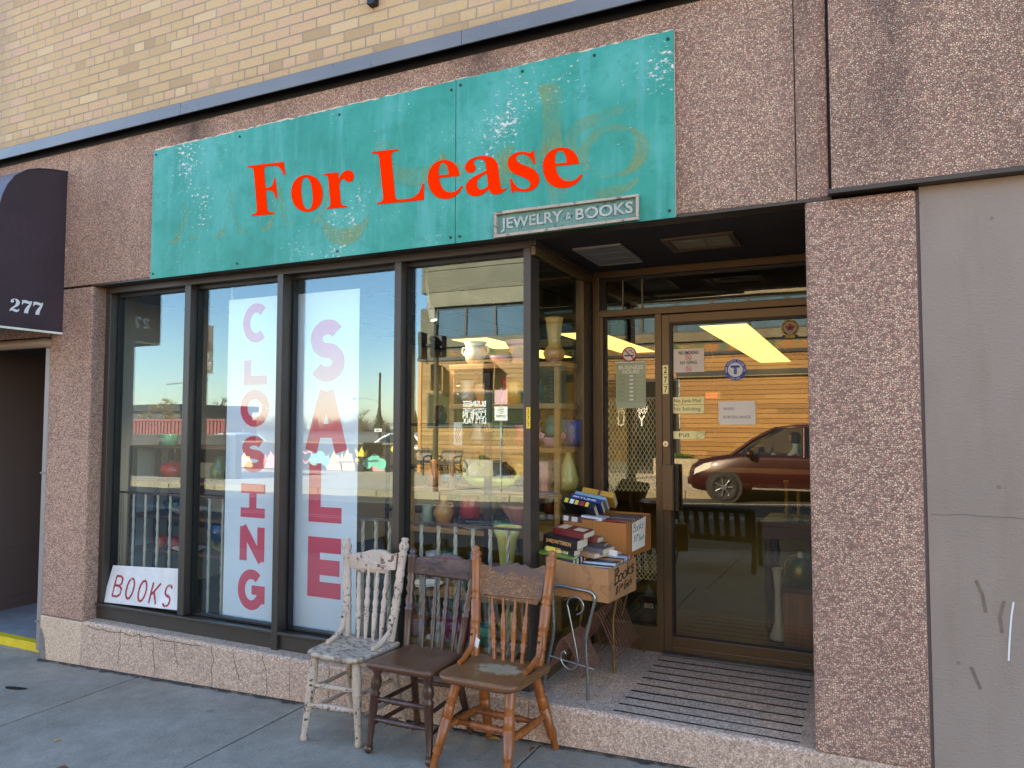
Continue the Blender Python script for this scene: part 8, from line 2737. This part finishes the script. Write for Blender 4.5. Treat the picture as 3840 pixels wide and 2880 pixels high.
for k, (c_, nm_) in enumerate((((52, 50, 60), "charcoal"), ((120, 150, 66), "lime green"), ((40, 40, 90), "indigo"), ((130, 44, 48), "crimson"), ((186, 166, 90), "yellow"), ((60, 110, 80), "forest green"), ((90, 70, 60), "brown"))):
    th_ = 0.024
    cen = c1s[0] + u1 * 0.075 + d1 * (off + th_ / 2) + Vector((0, 0, 0.893 + 0.003 * k))
    off += th_ + 0.012
    book("%s paperback wedged upright at the left end of the front box" % nm_, cen, u1, d1, (0.13, th_, 0.15), c_)
# lying stack on the front box
zt = 0.988
stk = [("yellow titled black paperback, lowest of the pile lying on the front box", (24, 24, 26), "DEBORAH  IN A DARK HOUSE", m_yel, 0.034, 0.0, (-1.415, 0.25), 0.185, ((0.12, 0.42, (226, 216, 60)), (0.44, 0.58, (206, 140, 60)))),
       ("thick black paperback with gold capitals on its spine, on the front box's pile", (18, 18, 24), "JAMES PATTERSON", paint("gold_title", (222, 160, 90), 0.5), 0.048, 0.06, (-1.405, 0.255), 0.20, ()),
       ("dark red paperback face up, topmost on the front box's pile", (112, 34, 36), None, None, 0.030, 0.16, (-1.375, 0.295), 0.185, ())]
for lab, c_, ti, tc_, th_, an, (x, y), ln, bars in stk:
    ax = Vector((math.cos(-0.12 - an * 0.3), math.sin(-0.12 - an * 0.3), -0.10)).normalized()
    up = Vector((0.10, -0.10, 1)).normalized()
    o = book(lab, (x, y, zt + th_ / 2), ax, up, (ln, th_, 0.115), c_, ti, tc_, bars)
    zt += th_ + 0.002
    if c_ == (112, 34, 36):
        wd = up.cross(ax).normalized()
        tp = Vector((x, y, zt - 0.0012)) + up * 0.001
        build("cover_print", MB().obox(tp - ax * 0.05, ax * 0.025, wd * 0.04, up * 0.0003).obox(tp + ax * 0.045, ax * 0.03, wd * 0.03, up * 0.0003), bcol((206, 180, 150)), o)
for lab, c_, p, ax, up, sz in (
        ("thin lime striped paperback jutting from under the front box's pile", (96, 120, 52), (-1.42, 0.215, 0.984), (1, -0.02, -0.1), (0.05, -0.05, 1), (0.19, 0.012, 0.11)),
        ("tan paperback lying right of the front box's pile", (150, 120, 90), (-1.275, 0.30, 0.984), (1, -0.3, -0.08), (0.05, 0, 1), (0.11, 0.024, 0.12)),
        ("charcoal paperback lying crosswise at the back of the front box", (50, 48, 52), (-1.31, 0.385, 1.012), (1, 0.1, -0.05), (0, 0.05, 1), (0.16, 0.030, 0.10)),
        ("faded red paperback lying on the charcoal one at the back of the front box", (124, 56, 50), (-1.335, 0.39, 1.045), (1, 0.0, -0.06), (0, 0.05, 1), (0.15, 0.028, 0.10)),
        ("pale spined paperback on the dark red one's far side", (190, 180, 166), (-1.44, 0.36, 1.03), (1, -0.2, -0.05), (0, 0, 1), (0.16, 0.034, 0.10))):
    book(lab, p, ax, up, sz, c_)
book("small white paperback leaning between the two boxes", (-1.225, 0.40, 0.975), (1, 0, -0.1), (0, 0.25, 1), (0.13, 0.03, 0.10), (216, 206, 196))
book("grey thriller lying beside the front box's pile", (-1.255, 0.35, 1.0), (1, -0.1, -0.08), (0.05, 0, 1), (0.11, 0.03, 0.15), (92, 84, 86))
# back box
u2 = (c2s[1] - c2s[0]).normalized()
d2 = (c2s[3] - c2s[0]).normalized()
off = 0.02
for k, (c_, nm_) in enumerate((((30, 32, 40), "ink black"), ((196, 50, 46), "bright red"), ((60, 62, 70), "steel grey"), ((34, 34, 60), "midnight blue"), ((120, 120, 126), "mid grey"), ((24, 26, 34), "blue black"), ((70, 50, 60), "plum"), ((40, 44, 60), "dusk blue"), ((20, 20, 26), "black"))):
    th_ = 0.026
    cen = c2s[0] + u2 * 0.262 + d2 * (off + th_ / 2) + Vector((0, 0, 1.058 + 0.002 * k))
    off += th_ + 0.003
    book("%s paperback standing spine up in the rear box" % nm_, cen, u2, d2, (0.165, th_, 0.12), c_, "NOVEL TALES" if False else None)
for lab, c_, p, ax, up, sz, ti, tc_, bars in (
        ("black paperback with yellow bars on its spine, leaning on the rear box", (22, 22, 26), (-1.445, 0.60, 1.175), (1, 0.0, -0.16), (0.12, 0.62, 0.78), (0.185, 0.032, 0.11), None, None, ((0.03, 0.14, (216, 190, 60)), (0.20, 0.32, (222, 222, 216)), (0.36, 0.47, (216, 190, 60)), (0.52, 0.66, (150, 40, 40)), (0.70, 0.80, (216, 190, 60)))),
        ("royal blue paperback, second of the leaning row on the rear box", (38, 58, 112), (-1.42, 0.645, 1.195), (1, 0.0, -0.16), (0.12, 0.62, 0.78), (0.185, 0.028, 0.11), "SKYLINE", m_white, ()),
        ("light blue paperback, third of the leaning row on the rear box", (130, 156, 176), (-1.405, 0.675, 1.21), (1, 0.0, -0.16), (0.12, 0.62, 0.78), (0.185, 0.020, 0.11), None, None, ()),
        ("golden yellow paperback at the back of the leaning row on the rear box", (196, 146, 52), (-1.375, 0.72, 1.225), (1, 0.0, -0.14), (0.12, 0.62, 0.78), (0.19, 0.034, 0.11), None, None, ((0.5, 0.58, (90, 60, 60)),)),
        ("plum and white paperback lying at the front of the rear box", (70, 48, 60), (-1.43, 0.56, 1.118), (1, 0.0, -0.08), (0.05, 0.05, 1), (0.19, 0.030, 0.10), None, None, ((0.05, 0.2, (206, 200, 196)), (0.3, 0.48, (196, 186, 170)))),
        ("white spined paperback lying flat in the rear box", (206, 204, 204), (-1.36, 0.60, 1.12), (1, 0.0, -0.08), (0.05, 0.05, 1), (0.12, 0.032, 0.14), "FAMILY", m_ink, ())):
    book(lab, p, ax, up, sz, c_, ti, tc_, bars)

# ------------------------------------------------------------------ leaves and litter on the pavement
m_l1 = paint("dry_leaf_brown", (120, 70, 44), 0.8, 0.3, 30)
m_l2 = paint("dry_leaf_gold", (196, 156, 60), 0.8, 0.25, 30)
for i, (x, y, s, a, mt, lab) in enumerate(((-3.42, -1.05, 0.034, 0.3, m_l1, "long brown leaf on the pavement, nearest the left joint line"), (-3.75, -0.86, 0.018, 1.2, m_l2, "tiny tan leaf by the left joint in the pavement"),
                                          (-2.92, -1.25, 0.024, 0.9, m_l1, "curled brown leaf low in front of the white chair"), (-2.62, -1.12, 0.026, 2.2, m_l1, "small brown leaf ahead of the white chair's feet"),
                                          (-2.54, -1.30, 0.024, 0.2, m_l2, "small golden leaf lowest on the pavement"), (-1.66, -0.055, 0.034, 0.1, m_l2, "yellow leaf lying behind the orange chair by the plinth"),
                                          (-1.44, -0.09, 0.026, 1.4, m_l1, "crumpled brown leaf at the joint right of the orange chair"))):
    z = gz(x, y) + 0.003
    mb = MB()
    n_ = 8
    vs = []
    for k in range(n_ + 1):
        t_ = k / n_
        wv_ = s * 0.42 * math.sin(PI * t_ ** 0.8)
        px = (t_ - 0.5) * 2 * s
        lift = 0.006 * math.sin(PI * t_) + 0.004 * t_
        for q in (-1, 0, 1):
            lx_, ly_ = px, q * wv_
            vs.append((x + lx_ * math.cos(a) - ly_ * math.sin(a), y + lx_ * math.sin(a) + ly_ * math.cos(a), z + lift * (0.3 if q == 0 else 1.0)))
    fs = [(k * 3 + j, (k + 1) * 3 + j, (k + 1) * 3 + j + 1, k * 3 + j + 1) for k in range(n_) for j in (0, 1)]
    mb.add(vs, fs, 0, True)
    m_ = len(mb.v)
    mb.add([(p[0], p[1], p[2] - 0.001) for p in vs], [f[::-1] for f in fs])
    tag(build("dry_leaf", mb, mt, loc=(x, y, z)), lab, "leaf", "dry leaves on the pavement")
hole = MB().prism([[(0.085 * math.cos(2 * PI * k / 14) * (1 + 0.2 * math.sin(k * 2.3)), 0.018 * math.sin(2 * PI * k / 14)) for k in range(14)]], (-4.80, -0.44, gz(-4.80, -0.44) + 0.0005), Vector((1, 0.15, 0.03)).normalized(), Vector((-0.15, 1, 0.02)).normalized(), Z3, 0.002)
o = build("pavement_hole", hole, m_blk, loc=(-4.80, -0.44, gz(-4.8, -0.44)))
o["kind"] = "structure"
